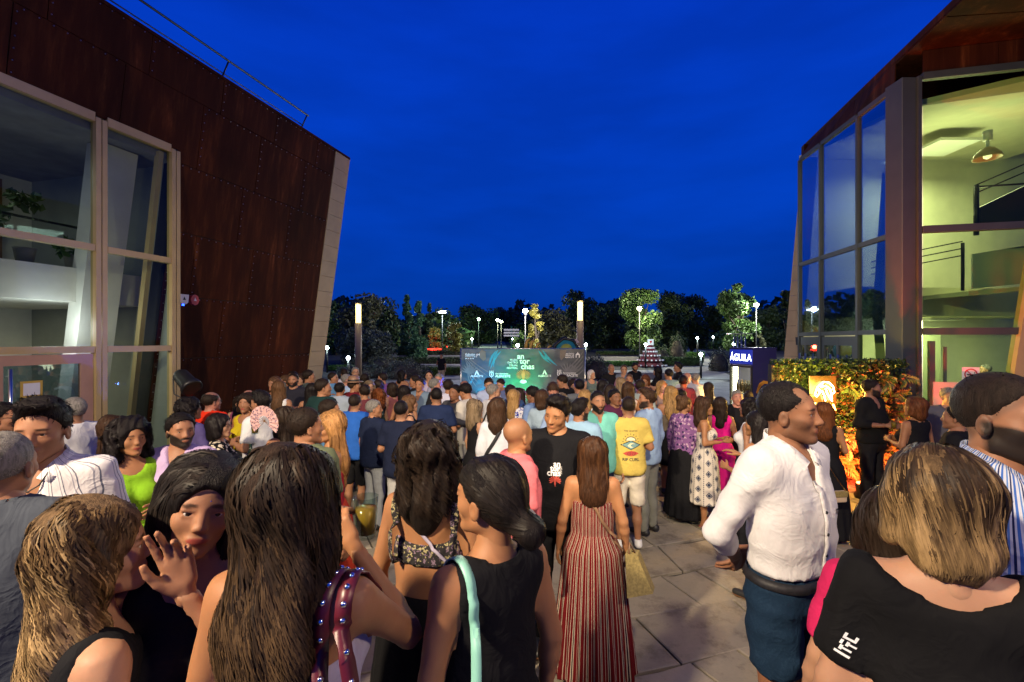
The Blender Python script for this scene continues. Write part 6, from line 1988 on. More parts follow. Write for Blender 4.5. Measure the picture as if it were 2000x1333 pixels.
# local: front faces -y, side faces +x
blue = simple('fridge_blue', (.022, .018, .085), .45, 0, .08, 3, .02); MAT['fridge_blue'] = blue
W_, D_, HF = .62, .60, 2.24
m = MB(); m.box((-W_ / 2 + .025, 0, HF / 2), (.05, D_, HF)); m.box((W_ / 2 - .025, 0, HF / 2), (.05, D_, HF)); m.box((0, D_ / 2 - .025, HF / 2), (W_ - .1, .05, HF)); m.box((0, 0, .12), (W_ - .1, D_ - .05, .24)); m.box((0, 0, HF - .17), (W_ - .1, D_ - .05, .34)); m.box((0, -.005, HF + .012), (W_ + .02, D_ + .02, .02)); m.build('cabinet', blue, fr_)
m = MB(); m.box((0, -D_ / 2 - .012, HF - .17), (W_, .02, .30), None, .005); hp = m.build('header_panel', emit('header_blue', (.01, .02, .25), 1.0), fr_)
AG = 'ÁGUILA'
tm = text_mesh(AG, .20, 0, bold=.001, sx=.84); tm.transform(Matrix.Translation((0, -D_ / 2 - .024, HF - .19)) @ Matrix.Rotation(math.radians(90), 4, 'X')); link('lettering', tm, hp, emit('header_letters', (.85, .92, 1), 7))
m = MB(); m.box((-.02, D_ / 2 - .06, 1.06), (W_ - .12, .01, 1.60)); m.build('lit_back', emit('fridge_light', (1, .88, .62), 5), fr_)
m = MB(); m.box((-W_ / 2 + .085, -.24, 1.06), (.06, .05, 1.58)); m.build('light_strip', emit('fridge_strip', (1, .85, .5), 38), fr_)
m = MB()
for z in (.5, .9, 1.3): m.box((0, 0, z), (W_ - .12, D_ - .14, .015))
m.build('shelf', MAT['white_paint'], fr_)
bot = MB()
for z in (.5, .9, 1.3):
    for i in range(5):
        for j in range(2): bot.lathe((-.19 + .095 * i, -.1 - .13 * j, z + .012), [(.028, 0), (.03, .15), (.012, .21), (.012, .26)], 8)
bot.build('bottles', simple('bottle_glass', (.10, .05, .015), .15), fr_, kind='stuff')
m = MB()
for x in (-W_ / 2 + .02, W_ / 2 - .02): m.box((x, -D_ / 2 - .012, 1.06), (.04, .025, 1.64))
for z in (.26, 1.87): m.box((0, -D_ / 2 - .012, z), (W_ - .08, .025, .04))
dd = m.build('door', MAT['dark'], fr_)
m = MB(); m.box((0, -D_ / 2 - .01, 1.065), (W_ - .08, .006, 1.56)); m.build('pane', MAT['glass_clear'], dd)
fb_ = lamp('fridge_bulb', 'AREA', (0, -.36, 1.1), 70, (1, .62, .22), fr_, .5, None)
fb_.rotation_euler = (math.radians(-90), 0, 0)
eg = [[(.0, .0), (.05, .10), (.14, .15), (.24, .13), (.30, .05), (.25, .08), (.16, .09), (.08, .04)], [(-.02, -.06), (.02, .04), (.10, .10), (.17, .10), (.10, .06), (.04, -.02), (.02, -.10)], [(.10, -.10), (.16, .0), (.22, .04), (.27, .03), (.22, -.02), (.18, -.10), (.14, -.16)]]
def eagle(m, place, th):
    for p in eg: m.prism([place(x, z) for x, z in p], th)
m = MB(); eagle(m, lambda x, z: Vector((W_ / 2 + .003, -.20 + x * 1.15, 1.42 + z * 1.15)), (.003, 0, 0)); m.build('eagle_logo', simple('logo_orange', (.60, .25, .03), .5, 0, .05, 3, 0), fr_)
tm = text_mesh(AG, .20, 0, bold=.006, sx=.8); tm.transform(Matrix.Translation((W_ / 2 + .004, .0, 1.05)) @ Matrix.Rotation(math.radians(90), 4, 'Z') @ Matrix.Rotation(math.radians(90), 4, 'X')); link('lettering', tm, fr_, MAT['white_print'])

# ------------------------------------------------------------------ foliage wall with neon sign
leafmat('leaf_wall', (.012, .032, .008), (.05, .09, .02), .38)
leafmat('leaf_fern', (.04, .09, .02), (.12, .2, .05), .4)
hw = tag(empty('foliage_wall', (4.47, 7.75, 0), math.radians(3)), 'artificial foliage wall lit yellow and red beside the right pavilion', 'plant wall')
m = MB(); m.box((1.1, .14, 1.0), (2.3, .10, 2.0)); m.build('backing', MAT['dark'], hw)
g = np.random.default_rng(8); n = 11000
x = g.uniform(-.05, 2.25, n); z = g.uniform(0, 2.02, n); y = -.02 + g.normal(0, .05, n) + .05 * np.sin(x * 7) * np.sin(z * 6)
tg = g.uniform(0, 1, n) < .12; z[tg] = 2.0 + g.uniform(-.04, .09, tg.sum()); y[tg] = g.uniform(-.05, .2, tg.sum())
leaves('small_leaves', np.stack([x, y, z], 1), .062, MAT['leaf_wall'], hw, g, .2, .55)['kind'] = 'stuff'
def frond(m, c, d, L, n=9, w=.018):
    d = Vector(d).normalized(); up = Vector((0, 0, 1)); sd = d.cross(Vector((0, -1, 0))).normalized()
    for k in range(n):
        t = (k + 1) / n; p = Vector(c) + d * L * t * .8 - up * .25 * L * t * t + Vector((0, -.08 * math.sin(t * 3), 0))
        for s_ in (-1, 1):
            q = p + (sd * s_ * .8 + d * .6).normalized() * L * .42 * (1 - t * .55) - up * .03
            a = (q - p).normalized(); nrm = a.cross(Vector((0, 1, 0))).normalized() * w
            m.add([p, (p + q) / 2 + nrm + Vector((0, -.012, 0)), q, (p + q) / 2 - nrm + Vector((0, -.012, 0))], [(0, 1, 2, 3)])
rf = random.Random(4)
for k in range(30):
    m = MB(); cx = rf.uniform(.85, 2.1); cz = rf.uniform(.25, 1.85) if cx > 1.1 else rf.uniform(.2, 1.3)
    a = rf.uniform(0, 6.28)
    for j in range(3): frond(m, (cx, -.08, cz), (math.cos(a + j * 2.1), -.7, math.sin(a + j * 2.1)), rf.uniform(.16, .30))
    m.build('fern', MAT['leaf_fern'], hw)
ns = tag(empty('neon_sign', (4.25 + .86, 7.56, 1.52), math.radians(3)), 'glowing yellow neon eagle sign hanging on the foliage wall', 'neon sign')
m = MB(); m.box((0, .02, 0), (.46, .012, .62), None, .004); m.build('acrylic_plate', simple('sign_plate_amber', (.035, .022, .006), .3, 0, .03, 3, 0), ns)
neon = emit('neon_yellow', (1.0, .62, .10), 26)
m = MB()
def nt_(pts): m.tube([(x, -.02, z) for x, z in pts], .0085, 6)
nt_([(-.16, .0), (-.12, .12), (-.02, .21), (.08, .20), (.15, .13), (.17, .04)]); nt_([(-.16, .0), (-.13, -.03), (-.08, .03), (-.10, .10)]); nt_([(-.02, .21), (-.06, .12), (.02, .15), (.10, .09), (.12, .0), (.17, .04)]); nt_([(-.10, .08), (-.04, .06), (.0, -.02), (.02, -.10)]); nt_([(.02, .10), (.05, .02), (.10, -.06), (.13, -.11), (.12, .0)])
m.build('neon_eagle', emit('neon_white_hot', (1.0, .80, .35), 30), ns)
tm = text_mesh(AG, .135, .006, bold=.004, sx=.82); tm.transform(Matrix.Translation((0, -.015, -.21)) @ Matrix.Rotation(math.radians(90), 4, 'X')); link('lettering', tm, ns, neon)
lamp('neon_glow', 'POINT', (0, -.42, .06), 170, (1, .55, .07), ns, .12)
lamp('neon_glow_left', 'POINT', (-.62, -.30, .22), 95, (1, .58, .10), ns, .10)
for i, (x, e, c) in enumerate(((5.36, 420, (1, .05, .012)), (6.15, 36, (1, .08, .02)))):
    b = tag(empty('uplight', (x, 7.05, 0)), ['red floor uplight glowing at the foot of the foliage wall', 'second red floor uplight nearer the corner post'][i], 'light', 'red uplights by the foliage wall')
    m = MB(); m.lathe((0, 0, 0), [(.10, 0), (.11, .05), (.08, .10), (.10, .22), (.085, .22)], 14); m.build('housing', MAT['black_metal'], b)
    m = MB(); m.lathe((0, 0, .223), [(.078, 0), (.07, .012)], 14); m.build('lens', emit('red_lens_%d' % i, (1, .12, .03), 30), b)
    ro = lamp('red_uplight', 'SPOT', (-.25, -.05, .30), e * 4.5, c, b, .06, (-.1, .9, .75), 128, .5)
# floodlight on its stand by the left window
b = tag(empty('stage_floodlight', (-3.95, 5.55, 0)), 'black stage floodlight on a thin stand beside the left window', 'floodlight')
m = MB(); m.tube([(0, 0, .5), (0, 0, 1.72)], .015, 8)
for a in (0, 2.1, 4.2): m.tube([(0, 0, .55), (.35 * math.cos(a), .35 * math.sin(a), .02)], .012, 6)
m.build('stand', MAT['black_metal'], b)
Rf = Matrix.Rotation(math.radians(-62), 3, 'Y') @ Matrix.Rotation(math.radians(180), 3, 'X')
Rf = Vector((.75, -.35, -.55)).to_track_quat('Z', 'Y').to_matrix()
m = MB(); m.lathe((0.02, 0, 1.92), [(.05, -.17), (.085, -.12), (.095, .08), (.115, .12), (.115, .16), (.09, .16)], 18, True, Rf); m.build('housing', MAT['black_metal'], b)
m = MB(); m.lathe((0.02, 0, 1.92), [(.09, .142), (.05, .150), (.0001, .152)], 18, True, Rf); m.build('lens', simple('lens_grey', (.18, .19, .2), .15), b)
m = MB(); m.tube([(-.11, -.03, 1.95), (-.12, 0, 1.76), (0, 0, 1.70), (.12, 0, 1.80), (.13, .03, 1.95)], .008, 6); m.build('bracket', MAT['black_metal'], b)
# standing tables with bottles and glasses
def bar_table(x, y, label):
    b = tag(empty('high_table', (x, y, 0)), label, 'table', 'high tables with black cloths')
    m = MB(); m.lathe((0, 0, 0), [(.34, .02), (.30, .3), (.27, .7), (.33, 1.04)], 28); m.build('tablecloth', MAT['dark'], b)
    m = MB(); m.lathe((0, 0, 1.04), [(.36, 0), (.37, .015), (.36, .03)], 32); m.build('tabletop', MAT['black_metal'], b)
glassm = simple('drink_glass', (.55, .55, .52), .1, 0, .02, 3, 0)
beer = simple('beer', (.45, .24, .03), .15, 0, .05, 3, 0)
def drink(kind, loc, label, group=None):
    b = tag(empty('bottle' if kind == 'bottle' else 'drinking_glass', loc), label, 'bottle' if kind == 'bottle' else 'glass', group)
    m = MB()
    if kind == 'bottle': m.lathe((0, 0, 0), [(.036, 0), (.038, .17), (.014, .23), (.014, .30)], 12); m.build('bottle_body', simple('dark_bottle', (.01, .02, .01), .12), b); return b
    m.lathe((0, 0, 0), [(.028, 0), (.036, .12), (.0345, .12), (.027, .012)], 14); m.build('glass', MAT['glass_clear'], b)
    m = MB(); m.lathe((0, 0, .012), [(.024, 0), (.031, .075), (.001, .076)], 12); m.build('drink', beer, b)
    return b
bar_table(-1.75, 7.0, 'black clothed high table holding a wine bottle, left of the center')
for k, (dx, dy) in enumerate(((-.06, .0), (.05, -.1))): drink('bottle', (-1.95 + dx - .02, 6.95 + dy, 1.07), ['taller dark bottle at the left rim of the high table', 'dark bottle standing between the glasses on the high table'][k])
for k, (dx, dy) in enumerate(((.12, .0), (.2, -.12), (.02, .12), (.26, .05))): drink('glass', (-1.85 + dx, 6.95 + dy, 1.07), ['glass nearest the bottles on the high table', 'glass at the front edge of the high table', 'glass at the back of the high table', 'glass farthest right on the high table'][k], 'glasses on the high table')
bar_table(-2.55, 4.75, 'black clothed high table between the guests with the fan, by the steel wall')
drink('bottle', (-2.62, 4.62, 1.07), 'clear tall bottle on the table by the pink fan'); drink('glass', (-2.48, 4.6, 1.07), 'glass on the table by the pink fan')
# ------------------------------------------------------------------ lamps that light the guests: floodlights over the entrance behind the camera
def flood(loc, target, e, col, spot, label, size=.12):
    b = tag(empty('floodlight', loc), label, 'floodlight')
    R = (Vector(target) - Vector(loc)).to_track_quat('Z', 'Y').to_matrix()
    m = MB(); m.box((0, 0, 0), (.34, .12, .26), R @ Matrix.Rotation(math.radians(90), 3, 'X'), .02); m.build('housing', MAT['black_metal'], b)
    m = MB(); m.box(R @ Vector((0, 0, .068)), (.30, .004, .22), R @ Matrix.Rotation(math.radians(90), 3, 'X')); m.build('lens', emit('flood_lens', col, 20), b)
    m = MB(); m.tube([(0, 0, .1), (0, 0, .5), (0, -.8, .5)], .02, 6); m.build('arm', MAT['black_metal'], b)
    o = lamp('flood_beam', 'SPOT', R @ Vector((0, 0, .12)), e, col, b, size, None, spot, .6)
    o.rotation_euler = (-(R @ Vector((0, 0, 1)))).to_track_quat('Z', 'Y').to_euler()
flood((-3.6, -1.6, 5.6), (.8, 6.0, .8), 3500, (1, .80, .54), 115, 'floodlight on the left over the entrance', .16)
flood((4.2, -1.2, 5.4), (.2, 5.5, .8), 650, (1, .76, .48), 115, 'floodlight on the right over the entrance', .16)
flood((.6, -1.7, 5.9), (.2, 10.0, 1.0), 2900, (1, .82, .56), 58, 'narrow floodlight in the middle over the entrance', .14)  # extra fill lamp, put in to brighten the far guests and paving
m = MB(); m.box((0, -2.5, 6.0), (14, .3, .4)); m.box((-7, -2.5, 3.0), (.3, .3, 6.0)); m.box((7, -2.5, 3.0), (.3, .3, 6.0))
tag(m.build('entrance_gantry', MAT['frame_dark']), 'metal gantry over the entrance that carries the floodlights', 'gantry')
def par(loc, target, e, col, spot, label, size=.05):
    b = tag(empty('stage_lamp', loc), label, 'lamp', 'coloured stage lamps')
    R = (Vector(target) - Vector(loc)).to_track_quat('Z', 'Y').to_matrix()
    m = MB(); m.lathe((0, 0, 0), [(.05, -.1), (.08, -.06), (.085, .08), (.075, .08)], 14, True, R); m.build('housing', MAT['black_metal'], b)
    m = MB(); m.lathe((0, 0, 0), [(.072, .06), (.05, .07), (.001, .07)], 14, True, R); m.build('lens', emit('lens_' + label[:6], col, 12), b)
    m = MB(); m.tube([(0, 0, -.08), (0, 0, -loc[2])], .015, 6); m.build('stand', MAT['black_metal'], b)
    o = lamp('stage_beam', 'SPOT', R @ Vector((0, 0, .10)), e, col, b, size, None, spot, .5)
    o.rotation_euler = (-(R @ Vector((0, 0, 1)))).to_track_quat('Z', 'Y').to_euler()
par((.30, 13.2, .5), (.28, 14.3, 1.3), 190, (.05, 1, .35), 80, 'green lamp in front of the banner centre')
par((.9, 12.6, .4), (.2, 14.3, 1.7), 36, (1, .95, .9), 100, 'white lamp in front of the banner')  # added fill that lifts the white print, not a lamp of the stage
par((-1.0, 13.0, .5), (-.9, 14.3, 1.9), 160, (.05, .6, 1), 85, 'blue lamp in front of the banner left part')
par((.15, 10.6, 1.25), (-1.2, 8.2, 1.35), 700, (.04, .10, 1), 90, 'deep blue lamp at the music desk')
par((-.05, 9.9, 1.2), (-.4, 9.0, 1.45), 160, (.05, .12, 1), 110, 'small blue lamp at the music desk')
par((1.2, 10.2, 1.3), (1.15, 9.2, 1.5), 60, (1, .1, .9), 100, 'pink lamp at the music desk')
# ------------------------------------------------------------------ the guests
W_ = (.62, .62, .64); BLK = (.010, .010, .012); NAVY = (.012, .018, .045); LB = (.22, .34, .52); GRN = (.13, .15, .10); DG = (.012, .035, .035)
R = 'relax'; GR = ('grip', 'grip')
def G(*a, **k): return person(*a, **k)
# --- left middle ground
G(143, 775, -80, 'm', 'tan', 'crew', 'grey', 'rolled', W_, 'trousers', NAVY, ('pocket', 'wide'), 'man in a white shirt with cropped grey hair before the glass doors', Y=4.4, yaw=5, hands=(R, R))
G(4, 785, 60, 'm', 'tan', 'short', 'black', 'tee', NAVY, 'trousers', BLK, ('down', 'down'), 'dark haired man in glasses at the far left edge before the doors', Y=3.9, glasses=True)
G(225, 812, 40, 'f', 'tan', 'long', 'brown', 'tank', (.30, .30, .38), 'skirt', BLK, ('down', 'hold'), 'brown haired woman behind the woman in the lime top', Y=4.15)
wl = G(253, 818, 128, 'f', 'gold', 'curly', 'black', 'tank', (.20, .42, .02), 'midi', (.20, .42, .02), ('hold', 'chat'), 'woman with black curls in a lime green top smiling to the right', Y=3.25, yaw=-12, hands=(R, 'grip'), hres=.008)
mp = G(350, 806, 165, 'm', 'tan', 'short', 'black', 'rolled', (.46, .34, .56), 'jeans', 'denim_blue', ('down', 'down'), 'bearded man in a lilac shirt looking over his left shoulder', Y=3.45, yaw=-38, beard=1, fat=1.12)
G(372, 778, 20, 'f', 'tan', 'curly', 'black', 'tee', (.10, .08, .22), 'trousers', BLK, ('down', 'down'), 'person with a dark curly mop under the floodlight', Y=5.2, yaw=35, glasses=True)
G(413, 765, 12, 'm', 'pink', 'sides', 'dark', 'tee', (.72, .035, .012), 'jeans', 'denim_blue', ('down', 'down'), 'balding man in a bright red t-shirt seen from behind', H=1.78, yaw=25, fat=1.2, glasses=True)
wb = G(430, 808, 62, 'f', 'light', 'bob', 'black', 'blouse', 'floral_bw', 'trousers', BLK, ('hold', 'hold'), 'woman with a black bob and a black top with cream flowers', Y=4.5, yaw=18, glasses=True, fat=1.12)
G(480, 768, -165, 'f', 'tan', 'bob', 'dark', 'tank', (.46, .36, .015), 'skirt', BLK, ('raise', 'down'), 'woman in a mustard yellow top raising her hand', Y=5.7, yaw=-15, hands=('open', R))
G(484, 762, -170, 'm', 'pink', 'none', 'dark', 'tee', BLK, 'trousers', BLK, ('down', 'down'), 'bald pink headed man behind the woman in yellow', Y=6.7, stubble=.2)
G(509, 765, -78, 'm', 'tan', 'quiff', 'black', 'tee', W_, 'trousers', NAVY, ('hold', 'hold'), 'young man with a sharp fade haircut in a white t-shirt', Y=5.3, yaw=-5, pitch=-4)
G(551, 795, -75, 'f', 'tan', 'long', 'dark', 'cami', W_, 'skirt', BLK, ('hold', 'hold'), 'woman with straight dark hair and sunglasses holding a pink fan', Y=4.55, yaw=0, glasses=True, hands=GR)
G(535, 737, -160, 'f', 'tan', 'long', 'lbrown', 'tank', BLK, 'skirt', BLK, ('down', 'hold'), 'light brown haired woman in black beside the steel wall', Y=8.2)
G(547, 745, 5, 'f', 'tan', 'long', 'lbrown', 'tank', W_, 'trousers', W_, ('down', 'down'), 'woman in a white sleeveless top with straight hair seen from behind', Y=7.3)
G(573, 729, 175, 'm', 'tan', 'crew', 'dark', 'tee', (.02, .02, .03), 'trousers', BLK, ('hold', 'down'), 'bearded man in a black t-shirt looking at the camera by the wall', Y=8.2, beard=.8)
G(571, 726, -170, 'm', 'tan', 'short', 'dark', 'tee', NAVY, 'trousers', BLK, ('down', 'down'), 'man half hidden behind the bearded man in black', Y=9.2)
G(556, 733, -120, 'f', 'tan', 'updo', 'lbrown', 'tank', W_, 'trousers', BLK, ('down', 'down'), 'woman with an updo at the back by the steel wall', Y=9.0)
G(588, 731, -170, 'f', 'light', 'long', 'brown', 'tank', (.3, .3, .3), 'skirt', BLK, ('down', 'hold'), 'smiling woman left of the man in a sage shirt', Y=9.2)
G(604, 723, 60, 'm', 'tan', 'short', 'dark', 'tee', (.18, .22, .17), 'trousers', (.2, .2, .18), ('hold', 'chat'), 'man in a sage t-shirt beside the pale wall edge', Y=8.9, yaw=10, fat=1.1)
G(631, 740, 25, 'm', 'tan', 'short', 'dark', 'tee', DG, 'jeans', NAVY, ('down', 'down'), 'man in a dark bottle green t-shirt seen from behind', Y=6.7, yaw=35, fat=1.1)
G(609, 750, -30, 'f', 'tan', 'long', 'black', 'tank', BLK, 'skirt', BLK, ('down', 'down'), 'dark haired woman left of the man in bottle green', Y=7.6)
G(645, 780, 70, 'm', 'tan', 'short', 'dark', 'tee', (.06, .14, .26), 'trousers', NAVY, ('down', 'down'), 'man with glasses and thick dark hair in a steel blue t-shirt', Y=4.95, glasses=True)
mo = G(597, 795, 18, 'm', 'tan', 'short', 'dark', 'tee', (.10, .12, .07), 'trousers', BLK, ('down', 'down'), 'man in an olive t-shirt leaning to the blonde woman', Y=3.3, yaw=30)
wblo = G(643, 803, -118, 'f', 'gold', 'xlong', (.22, .11, .04), 'strapless', (.30, .02, .03), 'maxi', (.4, .04, .02), ('hold', 'face'), 'blonde wavy haired woman smiling at the man in olive', Y=3.75, yaw=-5)
# --- left of the banner
G(651, 728, 30, 'm', 'tan', 'short', 'dark', 'polo', (.10, .24, .46), 'trousers', NAVY, ('down', 'down'), 'man in a sky blue polo by the lamp column', H=1.76, yaw=60)
G(673, 721, -30, 'm', 'tan', 'short', 'dark', 'shirt', (.5, .48, .55), 'trousers', NAVY, ('down', 'down'), 'man in a pale shirt left of the lamp column', H=1.76)
G(693, 718, -150, 'm', 'light', 'short', 'grey', 'tee', BLK, 'trousers', NAVY, ('down', 'down'), 'grey haired man with glasses right at the lamp column', H=1.80, glasses=True, yaw=-60)
G(677, 731, 35, 'm', 'pink', 'crew', 'grey', 'rolled', (.34, .46, .66), 'trousers', LB, ('down', 'down'), 'balding man in a light blue shirt left of the maroon shirt', H=1.76, yaw=30)
mh = G(692, 740, 30, 'm', 'tan', 'short', 'brown', 'tee', (.13, .012, .02), 'trousers', BLK, ('down', 'hold'), 'man with a brown straw hat and maroon shirt', H=1.76, yaw=30, fat=1.1)
G(712, 731, -40, 'f', 'tan', 'xlong', 'dark', 'tank', (.03, .01, .02), 'skirt', BLK, ('down', 'down'), 'woman with very long dark hair right of the lamp column', H=1.66)
G(722, 744, 150, 'f', 'light', 'bob', 'ash', 'shirt', (.08, .38, .46), 'trousers', BLK, ('down', 'hold'), 'grey blond person with glasses in a turquoise shirt', H=1.68, glasses=True, yaw=-10)
G(739, 743, -20, 'f', 'tan', 'long', 'dark', 'tank', BLK, 'skirt', BLK, ('down', 'down'), 'dark haired woman right of the turquoise shirt', H=1.66)
G(747, 729, -80, 'm', 'tan', 'short', 'dark', 'tee', (.24, .10, .26), 'trousers', NAVY, ('down', 'hold'), 'man in a mauve patterned t-shirt facing left', H=1.74)
G(786, 724, 20, 'f', 'tan', 'curly', 'black', 'cami', BLK, 'midi', BLK, ('down', 'down'), 'woman with a big black mane and bare shoulders', H=1.68, yaw=55)
G(737, 761, -60, 'f', 'light', 'curly', 'red', 'tank', BLK, 'skirt', W_, ('hold', 'hold'), 'woman with short red curls, black top and white skirt', H=1.60)
G(694, 770, 12, 'm', 'tan', 'crew', 'dark', 'tee', (.020, .10, .42), 'shorts', BLK, ('back', 'down'), 'man in a royal blue t-shirt and black shorts seen from behind', Y=6.2, fat=1.12)
G(731, 781, 38, 'm', 'tan', 'short', 'grey', 'polo', NAVY, 'trousers', (.36, .38, .40), ('down', 'hold'), 'grey haired man in a navy polo and pale trousers', Y=5.9, yaw=35, fat=1.05)
G(784, 782, 8, 'm', 'tan', 'crew', 'black', 'polo', (.010, .014, .035), 'trousers', (.38, .38, .38), ('hold', 'hold'), 'man with jet black cropped hair in a dark polo from behind', Y=5.35, fat=1.15)
G(791, 754, 10, 'f', 'tan', 'long', 'black', 'tank', BLK, 'skirt', BLK, ('down', 'down'), 'woman with straight black hair behind the high table', Y=7.5)
G(802, 772, 75, 'f', 'light', 'bob', 'lbrown', 'tank', BLK, 'skirt', BLK, ('down', 'hold'), 'brown haired woman with a necklace in profile near the center', Y=6.3)
G(820, 739, -165, 'm', 'tan', 'short', 'dark', 'shirt', (.14, .20, .28), 'trousers', (.04, .12, .14), ('down', 'down'), 'smiling man in a grey blue shirt left of the banner', H=1.76, yaw=-10)
G(810, 733, -90, 'm', 'tan', 'short', 'dark', 'tee', BLK, 'trousers', BLK, ('down', 'down'), 'man in black behind the smiling man', H=1.76)
G(838, 725, 175, 'm', 'light', 'short', 'dark', 'shirt', (.45, .40, .50), 'trousers', NAVY, ('down', 'down'), 'pale faced person with fringe in a white shirt left of banner', H=1.74)
G(857, 731, -170, 'm', 'pink', 'short', 'grey', 'tee', (.3, .3, .4), 'trousers', NAVY, ('down', 'down'), 'grey haired man lit blue left of the banner', H=1.78)
G(850, 740, 60, 'm', 'pink', 'short', 'grey', 'tee', (.02, .02, .025), 'trousers', BLK, ('down', 'hold'), 'stocky man in black turning to the blue light', H=1.76, yaw=20, fat=1.15)
G(853, 757, 5, 'm', 'tan', 'crew', 'black', 'polo', (.014, .024, .07), 'trousers', NAVY, ('hold', 'hold'), 'man in a dark navy polo before the blue lit guest', Y=6.4, fat=1.1, yaw=-20)
G(876, 742, 0, 'm', 'tan', 'short', 'dark', 'long', (.5, .5, .62), 'trousers', (.4, .4, .6), ('down', 'down'), 'man in a pale shirt lit deep blue from the music desk', Y=7.9, yaw=20)
G(908, 743, -160, 'm', 'pink', 'sides', 'dark', 'tee', (.35, .40, .5), 'trousers', NAVY, ('down', 'down'), 'balding man looking down left of the banner', H=1.72, pitch=-25)
G(911, 748, -65, 'm', 'tan', 'short', 'black', 'tee', (.46, .44, .40), 'trousers', (.3, .3, .28), ('hold', 'down'), 'dark haired man in a cream t-shirt looking down', Y=6.9, pitch=-18)
G(955, 738, 150, 'm', 'light', 'short', 'dark', 'tee', (.35, .42, .6), 'trousers', NAVY, ('hold', 'hold'), 'man with a blue lit face bending over the music desk', Y=8.5, pitch=-25, yaw=20)
G(979, 740, -140, 'm', 'light', 'short', 'dark', 'tee', (.2, .25, .4), 'trousers', NAVY, ('hold', 'hold'), 'man with a blue lit face right of the music desk', Y=9.3, pitch=-20)
m28 = G(964, 750, 55, 'm', 'light', 'crew', 'grey', 'tee', (.55, .56, .60), 'trousers', NAVY, ('down', 'down'), 'grey cropped man with glasses and a white t-shirt', Y=6.9, glasses=True, yaw=15)
G(996, 752, -20, 'm', 'tan', 'short', 'dark', 'tee', (.05, .10, .2), 'trousers', NAVY, ('down', 'down'), 'dark haired man before the green banner light', H=1.72)
w30 = G(930, 782, 58, 'f', 'light', 'lob', 'ash', 'tank', BLK, 'maxi', BLK, ('down', 'down'), 'woman with curly ash blond hair in a black dress', Y=5.9, yaw=10)
w31 = G(972, 779, 5, 'f', 'light', 'lob', 'brown', 'blouse', (.58, .60, .66), 'trousers', (.10, .16, .3), ('down', 'down'), 'brown haired woman in a loose white blouse with a shoulder strap', Y=5.4, yaw=15)
G(1005, 762, 32, 'f', 'light', 'long', 'blond', 'blouse', 'print_blue', 'trousers', W_, ('down', 'hold'), 'blonde woman in a white blouse with blue print', Y=6.9, yaw=25)
G(1017, 759, 40, 'f', 'light', 'long', 'dark', 'tank', (.30, .01, .06), 'skirt', BLK, ('down', 'hold'), 'dark haired woman in a crimson top before the banner', H=1.64)
G(1042, 754, -58, 'm', 'dark', 'short', 'black', 'shirt', (.14, .22, .42), 'trousers', NAVY, ('hold', 'hold'), 'dark haired man in a blue shirt bending in profile', Y=6.7, pitch=-22)
G(1079, 744, 178, 'm', 'pink', 'short', 'brown', 'rolled', (.20, .28, .48), 'trousers', NAVY, ('hold', 'hold'), 'man in a blue shirt looking down before the banner', H=1.82, pitch=-38, fat=1.12)
G(1101, 732, -40, 'm', 'tan', 'short', 'dark', 'tee', BLK, 'trousers', BLK, ('down', 'hold'), 'man in a black t-shirt bending before the right banner half', H=1.80, pitch=-20, yaw=-30)
G(1119, 740, 170, 'f', 'light', 'bob', 'dark', 'tank', (.2, .2, .25), 'skirt', BLK, ('hold', 'down'), 'person with a pink lit face beside the banner', H=1.66, pitch=-15)
G(1131, 741, -10, 'm', 'tan', 'short', 'black', 'tee', (.10, .11, .12), 'trousers', BLK, ('down', 'down'), 'man in a charcoal t-shirt before the banner end', Y=7.8)
mb = G(1013, 813, 70, 'm', 'gold', 'none', 'dark', 'polo', (.60, .14, .16), 'trousers', NAVY, ('down', 'down'), 'bald man in a salmon pink polo seen from behind', Y=3.25, yaw=-18, stubble=.28, fat=.95)
ms = G(1088, 770, 190, 'm', 'gold', 'quiff', 'black', 'long', (.008, .008, .010), 'trousers', BLK, ('down', 'down'), 'man in a black sweatshirt with a small torch print bending forward', Y=3.6, yaw=22, pitch=-12, roll=-10, fat=1.08)
mg = G(1131, 780, 20, 'm', 'tan', 'quiff', 'black', 'shirt', (.26, .42, .58), 'trousers', NAVY, ('down', 'down'), 'man in a light blue shirt and glasses from behind', Y=5.0, yaw=45, glasses=True, beard=.8)
mm = G(1168, 763, 172, 'm', 'tan', 'crew', 'black', 'polo', (.16, .50, .42), 'trousers', NAVY, ('down', 'down'), 'bearded man in a mint green polo', Y=5.3, yaw=-8, beard=1)
G(1142, 762, 10, 'f', 'light', 'xlong', 'blond', 'tank', W_, 'trousers', W_, ('down', 'down'), 'woman with long straight blonde hair behind the mint polo', Y=6.8)
my = G(1227, 774, 2, 'm', 'tan', 'crew', 'dark', 'tee', (.56, .43, .10), 'shorts', (.55, .50, .42), ('hold', 'hold'), 'man in a yellow t-shirt with a printed back and cream shorts', Y=5.35, yaw=-8, shc=(.6, .6, .6))
mbl = G(1264, 760, -42, 'm', 'tan', 'quiff', 'brown', 'long', (.30, .43, .62), 'trousers', (.20, .20, .17), ('down', 'down'), 'bearded man in a light blue linen shirt turned to the yellow t-shirt', Y=5.75, yaw=-35, beard=.7)
G(1225, 747, -15, 'f', 'tan', 'long', 'brown', 'tank', (.5, .45, .5), 'trousers', BLK, ('down', 'chat'), 'tall brown haired woman behind the yellow t-shirt', Y=7.6)
G(1201, 761, 160, 'm', 'dark', 'short', 'black', 'tee', (.08, .02, .05), 'trousers', BLK, ('down', 'chat'), 'dark haired person in a plum t-shirt gesturing', Y=6.7)
G(1176, 742, -15, 'f', 'tan', 'long', 'black', 'tank', BLK, 'skirt', BLK, ('down', 'down'), 'black haired woman right of the banner end', Y=8.2)
